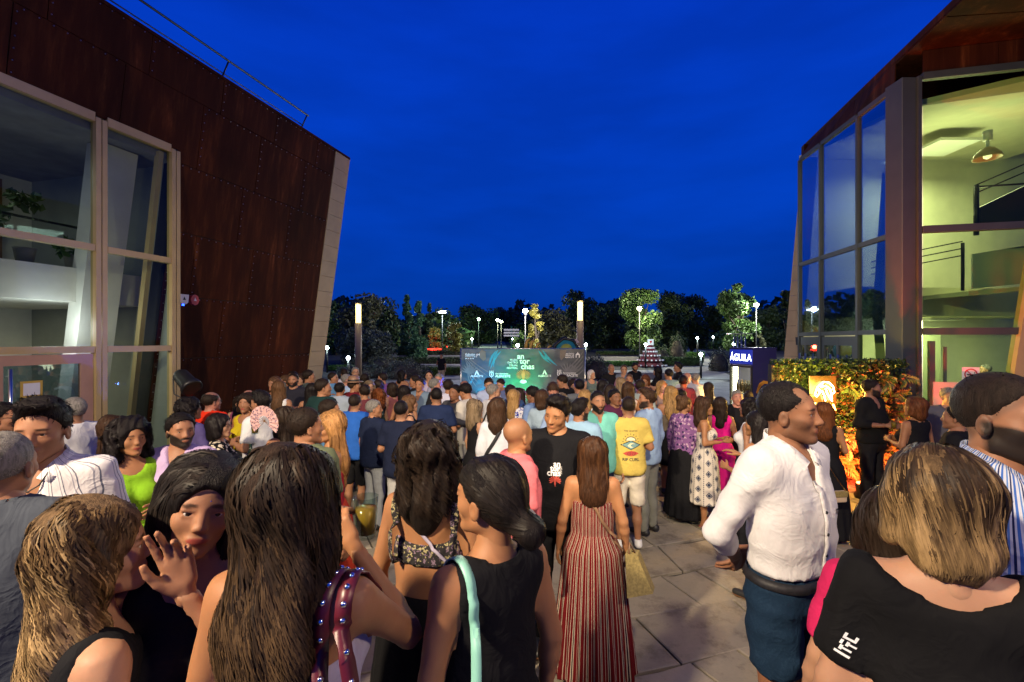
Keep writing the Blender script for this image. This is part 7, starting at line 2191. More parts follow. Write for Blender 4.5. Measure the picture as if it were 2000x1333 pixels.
G(1155, 724, 172, 'f', 'light', 'bob', 'white', 'tank', (.10, .14, .14), 'skirt', BLK, ('down', 'down'), 'smiling woman with white blond hair beside the banner', H=1.68, yaw=-15)
G(1194, 712, 178, 'm', 'tan', 'none', 'dark', 'long', BLK, 'trousers', BLK, ('hip', 'hip'), 'bald man in a black crew shirt with hands on hips', H=1.80, fat=1.1, stubble=.2)
G(1218, 714, -150, 'm', 'light', 'short', 'lbrown', 'shirt', (.15, .18, .22), 'trousers', BLK, ('down', 'down'), 'man with glasses between the bald crew man and the bearded one', H=1.78, glasses=True, yaw=-20)
G(1240, 709, 150, 'm', 'tan', 'short', 'dark', 'tee', BLK, 'trousers', BLK, ('down', 'down'), 'bearded man in black at the back right of center', H=1.80, beard=1, yaw=20, pitch=-10)
G(1229, 731, -160, 'm', 'tan', 'crew', 'lbrown', 'tee', (.1, .1, .14), 'trousers', BLK, ('down', 'down'), 'man with an orange lit face before the bearded man in black', Y=9.6)
G(1211, 738, 0, 'f', 'light', 'long', 'ash', 'tank', (.1, .1, .1), 'trousers', BLK, ('down', 'down'), 'ash blond woman under the bald crew man', Y=8.8)
G(1261, 732, -150, 'f', 'tan', 'bob', 'auburn', 'tank', (.10, .05, .03), 'skirt', BLK, ('down', 'down'), 'auburn haired woman with glowing hair looking down', Y=9.6, pitch=-15)
G(1250, 742, 15, 'm', 'tan', 'short', 'dark', 'shirt', (.42, .50, .46), 'trousers', NAVY, ('down', 'down'), 'man in a pale mint shirt behind the bearded blue shirt man', Y=7.9, yaw=25)
G(1283, 718, -60, 'f', 'light', 'curly', 'black', 'tee', BLK, 'skirt', BLK, ('down', 'down'), 'woman in black with a dark curly bob facing left', H=1.70)
G(1306, 721, 0, 'm', 'tan', 'short', 'black', 'shirt', (.15, .22, .25), 'trousers', NAVY, ('down', 'down'), 'man in a teal grey shirt seen from behind', H=1.80, yaw=-15, fat=1.1)
G(1324, 709, -75, 'm', 'tan', 'quiff', 'black', 'tee', BLK, 'trousers', BLK, ('down', 'down'), 'tall man in black in profile at the back', H=1.84)
G(1334, 734, -10, 'm', 'dark', 'short', 'black', 'tee', (.1, .03, .05), 'trousers', BLK, ('down', 'down'), 'dark haired man lit orange near the drinks fridge', Y=8.9, yaw=30)
G(1342, 728, 20, 'm', 'pink', 'none', 'dark', 'shirt', (.5, .5, .52), 'trousers', BLK, ('down', 'down'), 'bald man lit orange near the drinks fridge', Y=9.6, stubble=.15)
G(1358, 729, -15, 'm', 'pink', 'crew', 'grey', 'shirt', (.55, .50, .38), 'trousers', BLK, ('down', 'down'), 'man in a white shirt glowing yellow near the drinks fridge', Y=9.7)
G(1309, 755, 8, 'f', 'tan', 'xlong', 'blond', 'cami', (.1, .08, .06), 'skirt', BLK, ('down', 'down'), 'woman with long blonde hair seen from behind, right of center', Y=7.2)
G(1328, 761, -50, 'm', 'tan', 'short', 'black', 'tee', BLK, 'trousers', BLK, ('down', 'down'), 'dark haired man right of the long blonde hair', Y=7.7)
G(1337, 773, 52, 'f', 'tan', 'updo', 'lbrown', 'blouse', 'floral_purple', 'maxi', BLK, ('down', 'hold'), 'woman with pinned up hair in a purple floral blouse', Y=6.2, yaw=15)
wp = G(1376, 777, 108, 'f', 'gold', 'lob', 'brown', 'cami', 'medallions', 'midi', 'medallions', ('hold', 'hold'), 'laughing woman in a white dress with dark medallions', Y=6.0, yaw=-5, roll=-4, shoe='sandal', shc=(.2, .05, .04))
G(1407, 777, 12, 'f', 'tan', 'long', 'dark', 'tank', (.62, .012, .22), 'midi', (.55, .012, .20), ('hold', 'hold'), 'woman in a bright magenta dress from behind', Y=6.6, yaw=30)
G(1440, 762, -165, 'm', 'pink', 'crew', 'grey', 'tee', BLK, 'trousers', BLK, ('down', 'down'), 'man with cropped hair in black under the fridge door', Y=6.9, yaw=-10)
G(1462, 764, 20, 'm', 'tan', 'crew', 'dark', 'tee', BLK, 'trousers', BLK, ('down', 'down'), 'dark cropped man right under the fridge logo', Y=7.6)
G(1462, 779, -50, 'f', 'tan', 'curly', 'black', 'tank', W_, 'trousers', BLK, ('down', 'down'), 'curly black haired woman in a white top near the fridge', Y=5.6)
G(1478, 803, -35, 'f', 'gold', 'xlong', 'black', 'cami', BLK, 'skirt', BLK, ('hold', 'chat'), 'black haired woman in a strappy black top left of the white shirt man', Y=4.3, yaw=-10)
wm = G(1612, 787, 48, 'f', 'gold', 'long', 'auburn', 'tank', BLK, 'maxi', BLK, ('down', 'hold'), 'auburn haired woman in a long black dress with a cream clutch', Y=5.6, yaw=-5)
mk = G(1702, 741, 158, 'm', 'tan', 'crew', 'dark', 'rolled', (.012, .012, .012), 'trousers', (.018, .018, .02), ('hold', 'hold'), 'bearded man in a black shirt holding a glass before the foliage wall', Y=6.45, yaw=-50, beard=.8, fat=1.12, hands=(R, 'grip'))
G(1787, 775, -12, 'f', 'gold', 'bob', 'auburn', 'tank', BLK, 'pencil', 'leopard', ('hold', 'hold'), 'woman with a short auburn bob and leopard print trousers', Y=5.5, yaw=-15, fat=1.08)
G(1853, 757, -150, 'm', 'light', 'crew', 'grey', 'tee', (.1, .1, .12), 'trousers', BLK, ('down', 'down'), 'grey cropped man in glasses before the notice board', Y=6.0, yaw=-25, glasses=True)
G(1866, 792, -40, 'm', 'tan', 'short', 'black', 'tee', BLK, 'trousers', BLK, ('down', 'down'), 'black haired person low before the notice board', Y=4.6)
G(1937, 768, 30, 'f', 'tan', 'bob', 'auburn', 'tank', BLK, 'trousers', BLK, ('down', 'down'), 'auburn haired woman behind the striped shirt shoulder', Y=5.6)
# people far away and inside
G(862, 690, -160, 'm', 'tan', 'short', 'black', 'tee', BLK, 'shorts', (.35, .28, .20), ('down', 'phone'), 'man in a black t-shirt and beige shorts phoning alone on the plaza', H=1.74, Y=24.5)
G(1924, 688, -70, 'm', 'light', 'short', 'grey', 'long', (.008, .01, .015), 'trousers', BLK, ('down', 'down'), 'silhouetted person in black standing inside the right pavilion', Y=10.9, H=1.86)
# more heads that fill the crowd at the back
for args in (
 (468, 775, 150, 'f', 'light', 'long', 'dark', 'tank', (.2, .05, .1), 'skirt', BLK, ('down', 'down'), 'woman squeezed between the red t-shirt and the yellow top', dict(Y=7.4)),
 (664, 748, 10, 'm', 'tan', 'short', 'black', 'shirt', (.3, .36, .45), 'trousers', BLK, ('down', 'down'), 'man in a pale shirt above the royal blue t-shirt', dict(Y=7.9)),
 (712, 752, -30, 'm', 'tan', 'short', 'dark', 'tee', (.12, .03, .04), 'trousers', BLK, ('down', 'down'), 'dark man between the royal blue and navy shirts', dict(Y=7.4)),
 (765, 748, -60, 'f', 'light', 'bob', 'dark', 'tank', (.3, .1, .1), 'skirt', BLK, ('hold', 'down'), 'woman at the far side of the high table', dict(Y=8.4)),
 (888, 752, -150, 'm', 'dark', 'short', 'black', 'long', (.05, .05, .06), 'trousers', BLK, ('chat', 'hold'), 'dark skinned man reaching out before the blue light', dict(Y=6.9)),
 (1060, 762, 30, 'f', 'light', 'bob', 'brown', 'blouse', (.3, .4, .5), 'skirt', BLK, ('down', 'down'), 'brown haired woman half hidden behind the black sweatshirt', dict(Y=6.4)),
 (1096, 768, -10, 'm', 'light', 'short', 'ash', 'shirt', (.25, .35, .55), 'trousers', NAVY, ('down', 'down'), 'ash haired man between the sweatshirt and the blue shirt', dict(Y=6.0)),
 (1190, 752, -20, 'f', 'tan', 'long', 'dark', 'tank', (.25, .05, .08), 'skirt', BLK, ('down', 'down'), 'dark haired woman right behind the mint polo', dict(Y=7.3)),
 (1294, 745, 170, 'f', 'light', 'long', 'blond', 'tank', (.2, .15, .15), 'skirt', BLK, ('down', 'down'), 'blonde woman facing the camera behind the linen shirt', dict(Y=8.6)),
 (1382, 742, -30, 'f', 'tan', 'long', 'dark', 'tank', BLK, 'skirt', BLK, ('down', 'down'), 'dark haired woman at the right rim of the crowd', dict(Y=9.0, H=1.6)),
):
    G(*args[:-1], **args[-1])
# ------------------------------------------------------------------ the nearest guests, in full detail
MAT['mint_leather'] = simple('mint_leather', (.22, .50, .42), .45, 0, .05, 6, .05)
MAT['maroon_leather'] = simple('maroon_leather', (.085, .008, .018), .38, 0, .12, 8, .1)
MAT['tan_leather'] = simple('tan_leather', (.20, .11, .06), .5, 0, .15, 8, .1)
MAT['straw'] = simple('woven_straw', (.26, .20, .07), .7, 0, .3, 60, .6, 90)
MAT['cream_leather'] = simple('cream_leather', (.55, .42, .28), .5, 0, .1, 12, .1)
MAT['gold'] = simple('gold_metal', (.7, .45, .15), .3, 1, .05, 6, 0)
MAT['chrome'] = simple('chrome_stud', (.8, .8, .82), .12, 1, .02, 6, 0)
MAT['lilac_cord'] = simple('lilac_cord', (.42, .38, .50), .5, 0, .2, 60, .3)
HI = dict(hh=.0044, res=.019, hres=.009)
def look(p, kind, seed, n, L, **kw): return add_strands(p, kind, seed, n, L, **kw)
# white shirt man, nearest on the right
W = G(1540, 742, 152, 'm', (.25, .112, .058), 'reced', 'black', 'tucked', (.66, .65, .66), 'shortss', 'denim_blue', ('back', 'back'), 'man in a white shirt and denim shorts, hands behind his back', Y=1.95, yaw=-20, fat=1.0, stubble=.35, beard=.30, **HI)
strap(W, [(0, .13, 1.40), (0, .17, 1.25), (0, .18, 1.1), (0, .17, 1.0)], .030, .003, MAT['cotton'], 'button_placket', ('top',), .002, W['top'], 30, (.66, .65, .66))
m = MB()
bvW = surf(W, ('top',))
for z in (1.36, 1.28, 1.2, 1.12, 1.04):
    h = bvW.ray_cast(Vector((0, .5, z)), Vector((0, -1, 0)))[0]
    if h: m.tube([h + Vector((0, .003, 0)), h + Vector((0, .008, 0))], .006, 8)
m.build('buttons', MAT['dark'], W['top'], 'stuff')
m = MB()
for x0, y0, x1, y1 in ((-.012, .010, -.004, .0), (.012, .010, .004, .0), (-.012, -.010, -.004, .0), (.012, -.010, .004, .0), (-.006, .006, .006, .006), (-.004, -.004, .004, -.004)):
    d = Vector((x1 - x0, y1 - y0, 0)).normalized(); s_ = Vector((-d.y, d.x, 0)) * .0028
    a = Vector((x0, y0, 0)); b_ = Vector((x1, y1, 0)); m.poly([a - s_, b_ - s_, b_ + s_, a + s_])
decal(W, m.mesh('chest_emblem'), (-.085, .30, 1.27), (0, -1, 0), (0, 0, 1), 'chest_emblem', MAT['dark'])
lp = [(.172 * math.sin(a) * 1.13, .145 * math.cos(a) * 1.13, 1.012) for a in [i * math.pi / 10 for i in range(21)]]
strap(W, lp, .035, .004, simple('braided_belt', (.012, .012, .016), .6, 0, .4, 60, .3), 'belt', ('bot', 'top'), .004, W['bot'], 80)
# shirt sleeve cuffs and shorts pocket are part of the cloth; wrist watch
def collar(p, mat, col=None):
    f = 1.0
    for sd in (-1, 1):
        strap(p, [(0, -.075, 1.528), (.050 * sd, -.055, 1.520), (.072 * sd, .0, 1.500), (.058 * sd, .055, 1.478), (.036 * sd, .085, 1.440)], .050, .0035, mat, 'collar', ('body',), .012, p['top'], 20, col)
collar(W, MAT['cotton'], (.66, .65, .66))
# left: grey t-shirt, striped shirt
g1 = G(6, 838, -14, 'm', 'tan', 'crew', 'grey', 'tee', (.055, .065, .085), 'trousers', BLK, ('down', 'down'), 'grey cropped man in a slate t-shirt from behind at the left edge', Y=1.6, fat=1.15, **HI)
s1 = G(84, 776, 156, 'm', 'tan', 'quiff', 'black', 'shirt', 'stripe_grey', 'trousers', NAVY, ('down', 'down'), 'man with a dark quiff in a white shirt with thin grey stripes', Y=1.92, yaw=0, pitch=-6, beard=.12, fat=1.08, **HI)
collar(s1, MAT['stripe_grey'])
m = MB(); m.tube([(.045, .075, 1.47), (.03, .105, 1.43), (0, .118, 1.41), (-.03, .105, 1.43), (-.045, .075, 1.47)], .003, 6); m.build('necklace', MAT['black_metal'], s1['root'])
# right edge: blue striped shirt
s2 = G(1962, 722, 168, 'm', 'tan', 'crew', 'dark', 'shirt', 'stripe_blue', 'trousers', NAVY, ('down', 'down'), 'tall bearded man in a blue and white striped shirt at the right edge', Y=1.38, yaw=-5, beard=1, fat=1.12, **HI)
collar(s2, MAT['stripe_blue'])
# blonde highlights, bottom left
f1 = G(190, 972, 40, 'f', 'light', 'long', (.13, .08, .04), 'tank', BLK, 'skirt', BLK, ('down', 'hold'), 'woman with wavy blonde highlighted hair at the bottom left', Y=1.08, yaw=8, locks=False, **HI)
look(f1, 'long', 11, 6000, .50, wave=.012, wl=.12, width=0.0017, segs=17, cols=((.035, .020, .010), (.11, .065, .028)), tips=(.42, .28, .13), tip0=.22, depth=(-.001, .004))
# woman facing us with the hand at her mouth
f2 = G(384, 893, 152, 'f', 'tan', 'long', 'black', 'tank', BLK, 'skirt', BLK, ('mouth', 'down'), 'black haired woman facing the camera with her hand at her mouth', Y=1.22, roll=-12, yaw=-4, hands=('mouth', R), locks=False, **HI)
look(f2, 'long', 12, 4200, .46, wave=.005, wl=.2, width=0.0017, segs=14, cols=((.006, .005, .005), (.022, .016, .013)), part=-.02)
m = MB()
e_ = to_head(np.array([(-.010, .098, .150), (.0, .099, .152)]), f2['fr'])
m.lathe(tuple(e_[0]), [(.0001, -.003), (.003, 0), (.0001, .003)], 8); m.build('forehead_jewel', MAT['chrome'], f2['root'])
# long brown hair, bare back
f3 = G(574, 866, 6, 'f', 'gold', 'xlong', (.025, .014, .009), 'strapless', (.42, .38, .50), 'skirt', BLK, ('down', 'face'), 'woman with very long dark brown hair and a bare back', Y=1.08, yaw=8, hands=(R, 'grip'), locks=False, **HI)
look(f3, 'xlong', 13, 6500, .64, wave=.010, wl=.17, width=0.0017, segs=16, cols=((.012, .008, .006), (.040, .024, .014)), tips=(.075, .045, .022), tip0=.35, depth=(-.001, .004))
sc3 = f3['s']
tote = tag(empty('studded_bag', f3['root'].location), 'maroon leather bag with a wide studded strap on the bare shouldered woman', 'bag')
tote.scale = f3['root'].scale; tote.rotation_euler = f3['root'].rotation_euler
for off_, w_ in ((-.018, .034), (.020, .034)):
    o, path = strap(f3, [(.150 + off_ * .6, .10, 1.30), (.135 + off_, .055, 1.44), (.130 + off_, -.02, 1.478), (.135 + off_ * 1.3, -.09, 1.42), (.165 + off_ * 1.8, -.125, 1.28), (.20 + off_ * 2, -.15, 1.12)], w_, .004, MAT['maroon_leather'], 'strap', ('body', 'top'), .006, tote, 44)
    m = MB()
    for i in range(3, 44, 3):
        q, no = path[i]
        m.lathe(tuple(q + no * .004), [(.0075, 0), (.0065, .003), (.0035, .0055), (.0005, .006)], 8, True, no.to_track_quat('Z', 'Y').to_matrix())
    m.build('studs', MAT['chrome'], o, 'stuff')
m = MB(); m.box((.26, -.15, .95), (.10, .30, .26), None, .03); m.build('bag_body', MAT['maroon_leather'], tote)
hv = f3['root'].matrix_basis
def inperson(p, v):
    rt = p['root']; a = rt.rotation_euler.z; s = rt.scale[0]
    x, y, z = v; return Vector((rt.location.x + s * (x * math.cos(a) - y * math.sin(a)), rt.location.y + s * (x * math.sin(a) + y * math.cos(a)), rt.location.z + s * z))
drink('glass', inperson(f3, (.048, .285, 1.43)), 'plastic cup of beer raised beside the long brown hair')
# patterned crop top
f4 = G(842, 828, 8, 'f', 'gold', 'lob', (.014, .010, .008), 'crop', 'print_green', 'maxi', (.006, .006, .007), ('down', 'down'), 'woman in a glittering patterned crop top and black skirt from behind', Y=1.9, fat=1.1, yaw=10, locks=False, **HI)
look(f4, 'lob', 14, 4500, .34, wave=.016, wl=.10, width=0.0021, segs=16, cols=((.010, .007, .006), (.034, .021, .013)), depth=(-.001, .006))
strap(f4, [(-.125, -.03, 1.455), (-.13, -.10, 1.40), (-.13, -.125, 1.31), (-.125, -.12, 1.22)], .034, .004, MAT['print_green'], 'shoulder_strap', ('body',), .006, f4['root'])
strap(f4, [(.125, -.03, 1.455), (.13, -.10, 1.40), (.13, -.125, 1.31), (.125, -.12, 1.22)], .034, .004, MAT['print_green'], 'shoulder_strap', ('body',), .006, f4['root'])
cb = tag(empty('shoulder_bag', f4['root'].location, f4['root'].rotation_euler.z), 'small dark bag on a lilac cord across the patterned crop top', 'bag'); cb.scale = f4['root'].scale
strap(f4, [(-.10, .02, 1.47), (-.08, -.09, 1.42), (.0, -.125, 1.33), (.12, -.13, 1.22), (.20, -.06, 1.14)], .012, .008, MAT['lilac_cord'], 'strap', ('body', 'top'), .005, cb)
m = MB(); m.box((.26, .0, 1.02), (.07, .2, .17), None, .02); m.build('bag_body', MAT['dark'], cb)
# low bun, black top, mint strap
f5 = G(957, 882, -38, 'f', 'gold', 'bun', 'black', 'tank', (.008, .008, .010), 'skirt', BLK, ('down', 'down'), 'woman with a low black bun, black sleeveless top and mint green strap', Y=1.33, yaw=-22, locks=False, **HI)
def bunlocks(p):
    V, F = fuzz('bun', 3600, .085, .0016, 5, 7)
    me = np_mesh('hair_locks', V, F); me.materials.append(MAT['locks'])
    o = link('hair_locks', me, p['hair'], None, None, (.012, .009, .008))
    Rm, Tm, Pm = p['fr']; Mx = Matrix(Rm.tolist()).to_4x4(); Mx.translation = Vector(tuple(np.array(Tm) + np.array((0, Pm[1], 0)) - Rm @ np.array(Pm))); o.matrix_local = Mx
look(f5, 'bun', 15, 5500, .25, wave=.001, wl=.2, width=0.0017, segs=12, attract=(0, -.14, .045), cols=((.006, .005, .005), (.020, .015, .012)), depth=(-.003, .003))
hb = to_head(np.array([(.0, -.118, .062)]), f5['fr'])[0]
m = MB(); m.tube([(hb[0] + .035 * math.cos(a), hb[1] - .01 + .01 * math.sin(a), hb[2] + .03 * math.sin(a)) for a in [i * math.pi / 8 for i in range(17)]], .006, 6); m.build('hair_tie', simple('hair_tie', (.45, .42, .32), .5), f5['hair'])
mint = tag(empty('shoulder_bag', f5['root'].location, f5['root'].rotation_euler.z), 'bag with a mint green strap on the shoulder of the woman with the bun', 'bag'); mint.scale = f5['root'].scale
strap(f5, [(-.120, .09, 1.25), (-.118, .06, 1.40), (-.115, -.01, 1.465), (-.120, -.09, 1.40), (-.14, -.14, 1.25), (-.17, -.17, 1.05)], .026, .006, MAT['mint_leather'], 'strap', ('top', 'body'), .008, mint)
m = MB(); m.box((-.22, -.13, .98), (.08, .26, .2), None, .02); m.build('bag_body', MAT['mint_leather'], mint)
# bottom right: black top, highlighted hair
f6 = G(1835, 870, 26, 'f', 'light', 'bob', (.10, .062, .030), 'offsh', (.007, .007, .008), 'skirt', BLK, ('down', 'wide'), 'woman in a wide black top with highlighted hair at the bottom right', Y=1.12, fat=1.36, yaw=-10, pitch=-8, locks=False, **HI)
look(f6, 'bob', 16, 8000, .27, wave=.006, wl=.18, width=0.0017, segs=14, cols=((.016, .010, .007), (.06, .035, .018)), tips=(.34, .22, .10), tip0=.28, depth=(-.001, .004))
G(1742, 948, 20, 'f', 'light', 'bob', 'dark', 'tee', (.50, .02, .10), 'skirt', BLK, ('down', 'down'), 'woman in a raspberry pink top half hidden behind the highlighted hair', Y=1.42, **dict(res=.015, hh=.006, hres=.009))
m = MB(); rq = random.Random(12)
for k, (x, y, w_, h_) in enumerate(((-.035, .0, .010, .05), (-.018, .012, .02, .010), (-.012, -.006, .008, .03), (.004, .0, .018, .009), (.004, .018, .018, .009), (.010, -.012, .007, .03), (.028, .002, .009, .04), (.036, .018, .016, .009), (.036, -.014, .016, .009))):
    m.poly([(x, y - h_ / 2, 0), (x + w_, y - h_ / 2, 0), (x + w_, y + h_ / 2, 0), (x, y + h_ / 2, 0)])
E6 = arm_pts('f', 'down', -1)
pm_ = m.mesh('sleeve_print'); pm_.transform(Matrix.Rotation(1.2, 4, 'Z') @ Matrix.Scale(.62, 4))
decal(f6, pm_, (-.36, -.35, 1.27), (.6, 1, .0), (0, 0, 1), 'sleeve_print', MAT['white_print'], off=.004, sub=1)
# striped dress woman, straw bag
d1 = G(1157, 853, 6, 'f', 'gold', 'long', (.040, .017, .008), 'cami', 'stripe_red', 'maxi', 'stripe_red', ('down', 'down'), 'woman in a red striped maxi dress with a straw bag, seen from behind', Y=3.3, shoe='wedge', shc=(.45, .38, .08), locks=False, res=.013, hh=.005, hres=.008, fat=1.02)
look(d1, 'long', 17, 3000, .38, wave=.004, wl=.3, width=0.0026, segs=12, cols=((.030, .013, .007), (.085, .036, .014)))
for s_ in (-1, 1): strap(d1, [(.082 * s_, .06, 1.40), (.085 * s_, .0, 1.462), (.088 * s_, -.06, 1.42), (.092 * s_, -.11, 1.32), (.095 * s_, -.12, 1.27)], .010, .003, MAT['stripe_red'], 'dress_strap', ('body', 'top'), .004, d1['root'])
sb = tag(empty('straw_bag', d1['root'].location, d1['root'].rotation_euler.z), 'olive straw handbag hanging at the hip of the striped dress', 'handbag'); sb.scale = d1['root'].scale
strap(d1, [(-.075, .05, 1.44), (-.075, -.02, 1.47), (-.03, -.11, 1.36), (.06, -.14, 1.20), (.17, -.10, 1.06), (.225, -.04, .96)], .022, .004, MAT['tan_leather'], 'strap', ('body', 'top', 'bot'), .006, sb)
m = MB()
bx = [(.17, -.18, .84), (.35, -.10, .80), (.30, .02, .97), (.22, -.03, .99)]
m.prism([(.215, -.16, .98), (.30, -.13, .96), (.40, -.17, .72), (.22, -.21, .70)], (.03, .09, 0)); m.build('bag_body', MAT['straw'], sb)
m = MB(); m.tube([(.24, -.14, .97), (.25, -.12, 1.04), (.29, -.10, .96)], .007, 6); m.build('handle', MAT['tan_leather'], sb)
# ------------------------------------------------------------------ prints and things carried by guests further away
MAT['ink'] = simple('dark_ink', (.02, .025, .03), .7, 0, .1, 20, 0); MAT['ink_red'] = simple('red_ink', (.50, .07, .05), .7, 0, .1, 20, 0); MAT['ink_teal'] = simple('teal_ink', (.16, .30, .30), .7, 0, .1, 20, 0); MAT['ink_cream'] = simple('cream_ink', (.75, .68, .42), .7, 0, .05, 20, 0)
def shape(pts): m = MB(); m.poly([(x, y, 0) for x, y in pts]); return m.mesh('print')
ydir = (0, 1, 0)
def yd(me, x, z, mat, off, name, sub=1, p=None, dr=ydir, loc=None):
    return decal(p or my, me, loc or (x, -.4, z), dr, (0, 0, 1), name, MAT[mat], off=off, sub=sub)
zc = 1.22
yd(shape([(-.115, 0), (0, .055), (.115, 0), (0, -.055)]), 0, zc, 'ink', .003, 'print_diamond')
yd(shape([(-.098, 0), (0, .046), (.098, 0), (0, -.046)]), 0, zc, 'ink_teal', .0045, 'print_diamond_fill')
yd(shape([(-.04, -.008), (-.015, .018), (.02, .024), (.045, .010), (.02, .014), (.0, .004), (-.004, -.012), (.03, -.026), (-.01, -.026)]), 0, zc, 'ink_cream', .006, 'print_wave')
yd(shape([(-.062 * math.cos(a), .046 + .050 * math.sin(a)) for a in [i * math.pi / 10 for i in range(11)]]), 0, zc, 'ink', .0032, 'print_sun_rim')
yd(shape([(-.052 * math.cos(a), .050 + .038 * math.sin(a)) for a in [i * math.pi / 10 for i in range(11)]]), 0, zc, 'ink_cream', .0047, 'print_sun')
m = MB()
for k in range(9):
    a = math.pi * k / 8; c, s_ = math.cos(a), math.sin(a)
    r0, r1, w_ = .078, .094, .0028
    m.poly([(c * r0 - s_ * w_, .035 + s_ * r0 + c * w_, 0), (c * r1 - s_ * w_, .035 + s_ * r1 + c * w_, 0), (c * r1 + s_ * w_, .035 + s_ * r1 - c * w_, 0), (c * r0 + s_ * w_, .035 + s_ * r0 - c * w_, 0)])
yd(m.mesh('print_rays'), 0, zc, 'ink', .003, 'print_rays', 0)
yd(shape([(-.09, 0), (-.05, .022), (0, .030), (.05, .022), (.09, 0), (.05, -.022), (0, -.030), (-.05, -.022)]), 0, zc - .095, 'ink_red', .003, 'print_red_shape')
m = MB()
for sx in (-1, 1):
    for k in range(14):
        a0, a1 = k * .5, (k + 1) * .5; r0, r1 = .004 + .0013 * k, .004 + .0013 * (k + 1)
        m.poly([(sx * .026 + r0 * math.cos(a0), r0 * math.sin(a0), 0), (sx * .026 + r1 * math.cos(a1), r1 * math.sin(a1), 0), (sx * .026 + (r1 + .004) * math.cos(a1), (r1 + .004) * math.sin(a1), 0), (sx * .026 + (r0 + .004) * math.cos(a0), (r0 + .004) * math.sin(a0), 0)])
yd(m.mesh('print_spirals'), 0, zc - .095, 'ink', .0046, 'print_spirals', 0)
yd(text_mesh('RIP CURL', .046, 0, bold=.001), 0, zc - .165, 'ink', .003, 'lettering', 0)
yd(text_mesh('THE SEARCH', .026, 0), 0, zc + .155, 'ink', .003, 'lettering', 0)
# torch logo and sleeve writing on the black sweatshirt
def sd(me, x, z, mat, off=.004, name='chest_print', sub=0): return decal(ms, me, (x, .4, z), (0, -1, 0), (0, 0, 1), name, MAT[mat], off=off, sub=sub)
X0 = .0
for t_, x, z, s_ in (('an', X0 - .012, 1.315, .05), ('tor', X0, 1.287, .05), ('chas', X0 + .008, 1.258, .052)): sd(text_mesh(t_, s_, 0, bold=.0012), x, z, 'white_print', name='lettering')
for t_, z in (('MUSIC', 1.296), ('GASTRO', 1.284), ('VISUAL', 1.272), ('FESTIVAL', 1.260)): sd(text_mesh(t_, .0145, 0, 'RIGHT'), X0 - .046, z, 'white_print', name='lettering')
m = MB()
for sg_ in (-1, 1):
    for k in range(5):
        a = math.radians(20 + k * 24); m.poly([(sg_ * .004, 0, 0), (sg_ * .034 * math.sin(a - .15), .030 * math.cos(a - .15), 0), (sg_ * .042 * math.sin(a), .034 * math.cos(a), 0), (sg_ * .034 * math.sin(a + .15), .030 * math.cos(a + .15), 0)])
m.poly([(-.008, .012, 0), (-.006, -.02, 0), (0, -.040, 0), (.006, -.02, 0), (.008, .012, 0), (0, .03, 0)])
sd(m.mesh('bird_print'), X0, 1.21, 'ink_red', name='bird_print')
S_, E_, W2 = arm_pts('m', 'down', -1)
m = MB(); rq = random.Random(5)
for k in range(9):
    z = .11 - k * .027; t = rq.random()
    if t < .4: m.poly([(-.012, z, 0), (.012, z, 0), (.012, z + .004, 0), (-.012, z + .004, 0)]); m.poly([(-.004, z - .01, 0), (.0, z - .01, 0), (.0, z + .012, 0), (-.004, z + .012, 0)])
    elif t < .7: m.poly([(.010 * math.cos(a), z + .010 * math.sin(a), 0) for a in [i * math.pi / 4 for i in range(8)]])
    else: m.poly([(-.010, z - .008, 0), (-.006, z - .008, 0), (.010, z + .010, 0), (.006, z + .010, 0)])
decal(ms, m.mesh('sleeve_print'), (-.26, .35, 1.27), (.0, -1, 0), (0, 0, 1), 'sleeve_print', MAT['white_print'], off=.004)
# straw hat, fan, clutch, cups, straps
ht = to_head(np.array([(0, -.012, .185)]), mh['fr'])[0]
hat = tag(empty('straw_hat', inperson(mh, ht)), 'small brown straw hat on the man in the maroon shirt', 'hat')
m = MB(); m.lathe((0, 0, 0), [(.155, -.012), (.16, -.004), (.10, .004), (.098, .02), (.088, .09), (.05, .105), (.001, .10)], 24); m.build('crown_and_brim', MAT['tan_leather'], hat)
m = MB(); m.lathe((0, 0, 0), [(.101, .008), (.103, .012), (.099, .036), (.095, .036)], 24); m.build('hat_band', MAT['dark'], hat)
fan = tag(empty('hand_fan', img(516, 826, 4.15)), 'round pink speckled paper fan held open by the woman in sunglasses', 'fan')
fan.rotation_euler = (math.radians(8), math.radians(10), math.radians(-12))
fanm, n_, l_, b_s = nm('speckled_fan_paper')
v = n_.new('ShaderNodeTexVoronoi'); v.inputs['Scale'].default_value = 55; l_.new(n_.new('ShaderNodeTexCoord').outputs['Object'], v.inputs['Vector'])
l_.new(mixc(n_, l_, mth(n_, l_, 'LESS_THAN', v.outputs['Distance'], .33), (.55, .34, .33), (.10, .07, .14)), b_s.inputs['Base Color'])
m = MB()
for i in range(26):
    a0, a1 = math.radians(-30 + i * 10), math.radians(-20 + i * 10); z0 = .0015 if i % 2 else -.0015
    m.add([(.055 * math.cos(a0), z0, .055 * math.sin(a0)), (.15 * math.cos(a0), z0 * 2, .15 * math.sin(a0)), (.15 * math.cos(a1), -z0 * 2, .15 * math.sin(a1)), (.055 * math.cos(a1), -z0, .055 * math.sin(a1))], [(0, 1, 2, 3)])
m.build('paper_leaf', fanm, fan)
m = MB()
for i in range(0, 27, 2):
    a = math.radians(-30 + i * 10); m.bar((0, .006, 0), (.15 * math.cos(a), .008, .15 * math.sin(a)), .003, .002)
m.build('ribs', MAT['wood'], fan, 'stuff')
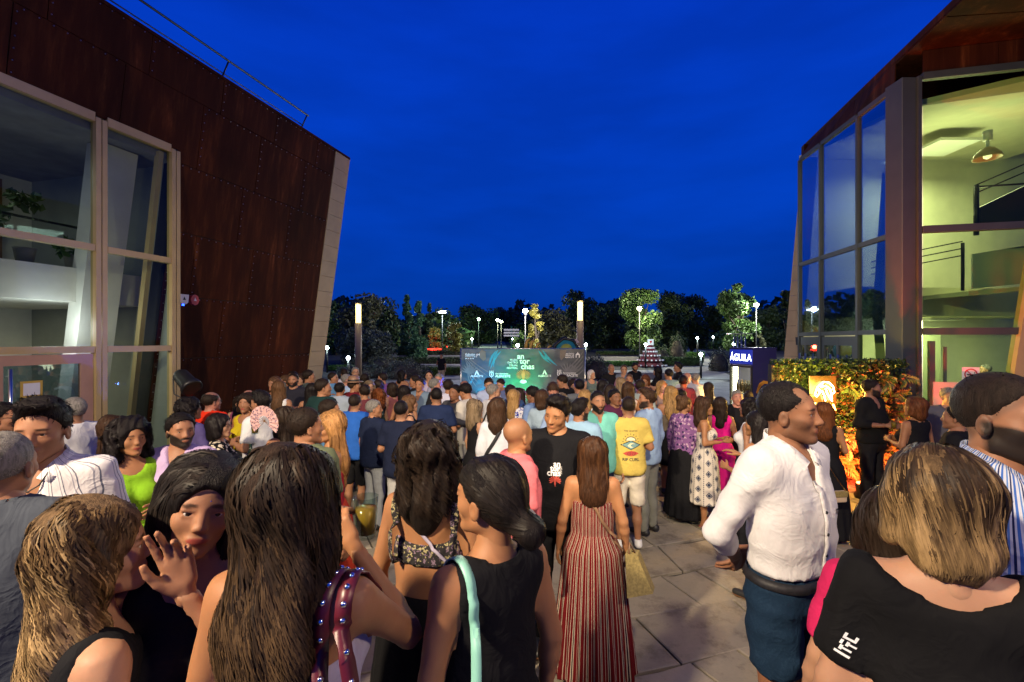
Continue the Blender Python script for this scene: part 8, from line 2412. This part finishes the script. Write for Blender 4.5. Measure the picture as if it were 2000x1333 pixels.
cl_ = tag(empty('clutch_bag', img(1636, 972, 5.2)), 'cream clutch bag on a gold chain beside the white shirt man', 'handbag'); cl_.rotation_euler = (0, 0, math.radians(8))
m = MB(); m.box((0, 0, 0), (.21, .05, .13), None, .012); m.build('bag_body', MAT['cream_leather'], cl_)
m = MB(); m.box((0, -.028, .035), (.205, .012, .07), None, .004); m.build('flap', MAT['straw'], cl_)
m = MB()
c0 = img(1590, 865, 5.3) - cl_.location; c1 = Vector((.09, 0, .06))
for i in range(34):
    t = i / 33; p = c0.lerp(c1, t) + Vector((0, -.02, -.03 * math.sin(math.pi * t))); m.box(p, (.008, .006, .016), Matrix.Rotation(i * 1.57, 3, 'Z'))
m.build('chain', MAT['gold'], cl_, 'stuff')
drink('glass', inperson(mk, (.115, .32, 1.17)), 'short glass in the hand of the bearded man in black')
drink('glass', inperson(wl, (.10, .30, 1.20)), 'glass held by the woman in the lime green top')
drink('glass', img(498, 850, 4.4), 'plastic cup held beside the pink fan')
bg31 = tag(empty('shoulder_bag', w31['root'].location, w31['root'].rotation_euler.z), 'dark strap bag across the loose white blouse', 'bag'); bg31.scale = w31['root'].scale
strap(w31, [(.09, .05, 1.45), (.06, -.08, 1.42), (-.02, -.14, 1.28), (-.14, -.12, 1.1), (-.22, -.03, .98)], .04, .004, MAT['dark'], 'strap', ('body', 'top', 'bot'), .008, bg31)
m = MB(); m.box((-.27, .02, .90), (.08, .24, .18), None, .02); m.build('bag_body', MAT['dark'], bg31)
strap(m28, [(.10, .03, 1.46), (.06, -.09, 1.40), (-.02, -.14, 1.25), (-.15, -.1, 1.05)], .03, .004, MAT['dark'], 'bag_strap', ('top', 'body'), .006, m28['root'])
for w_ in (wp,): strap(w_, [(-.07, .10, 1.43), (0, .125, 1.38), (.07, .10, 1.43)], .012, .004, MAT['chrome'], 'necklace', ('body',), .004, w_['root'])
print('script', round(time.time() - T0, 1), 's, people', len(PEOPLE), 'tris', sum(sum(len(q.vertices) - 2 for q in m_.polygons) if len(m_.polygons) < 3000 else len(m_.polygons) * 2 for m_ in bpy.data.meshes))
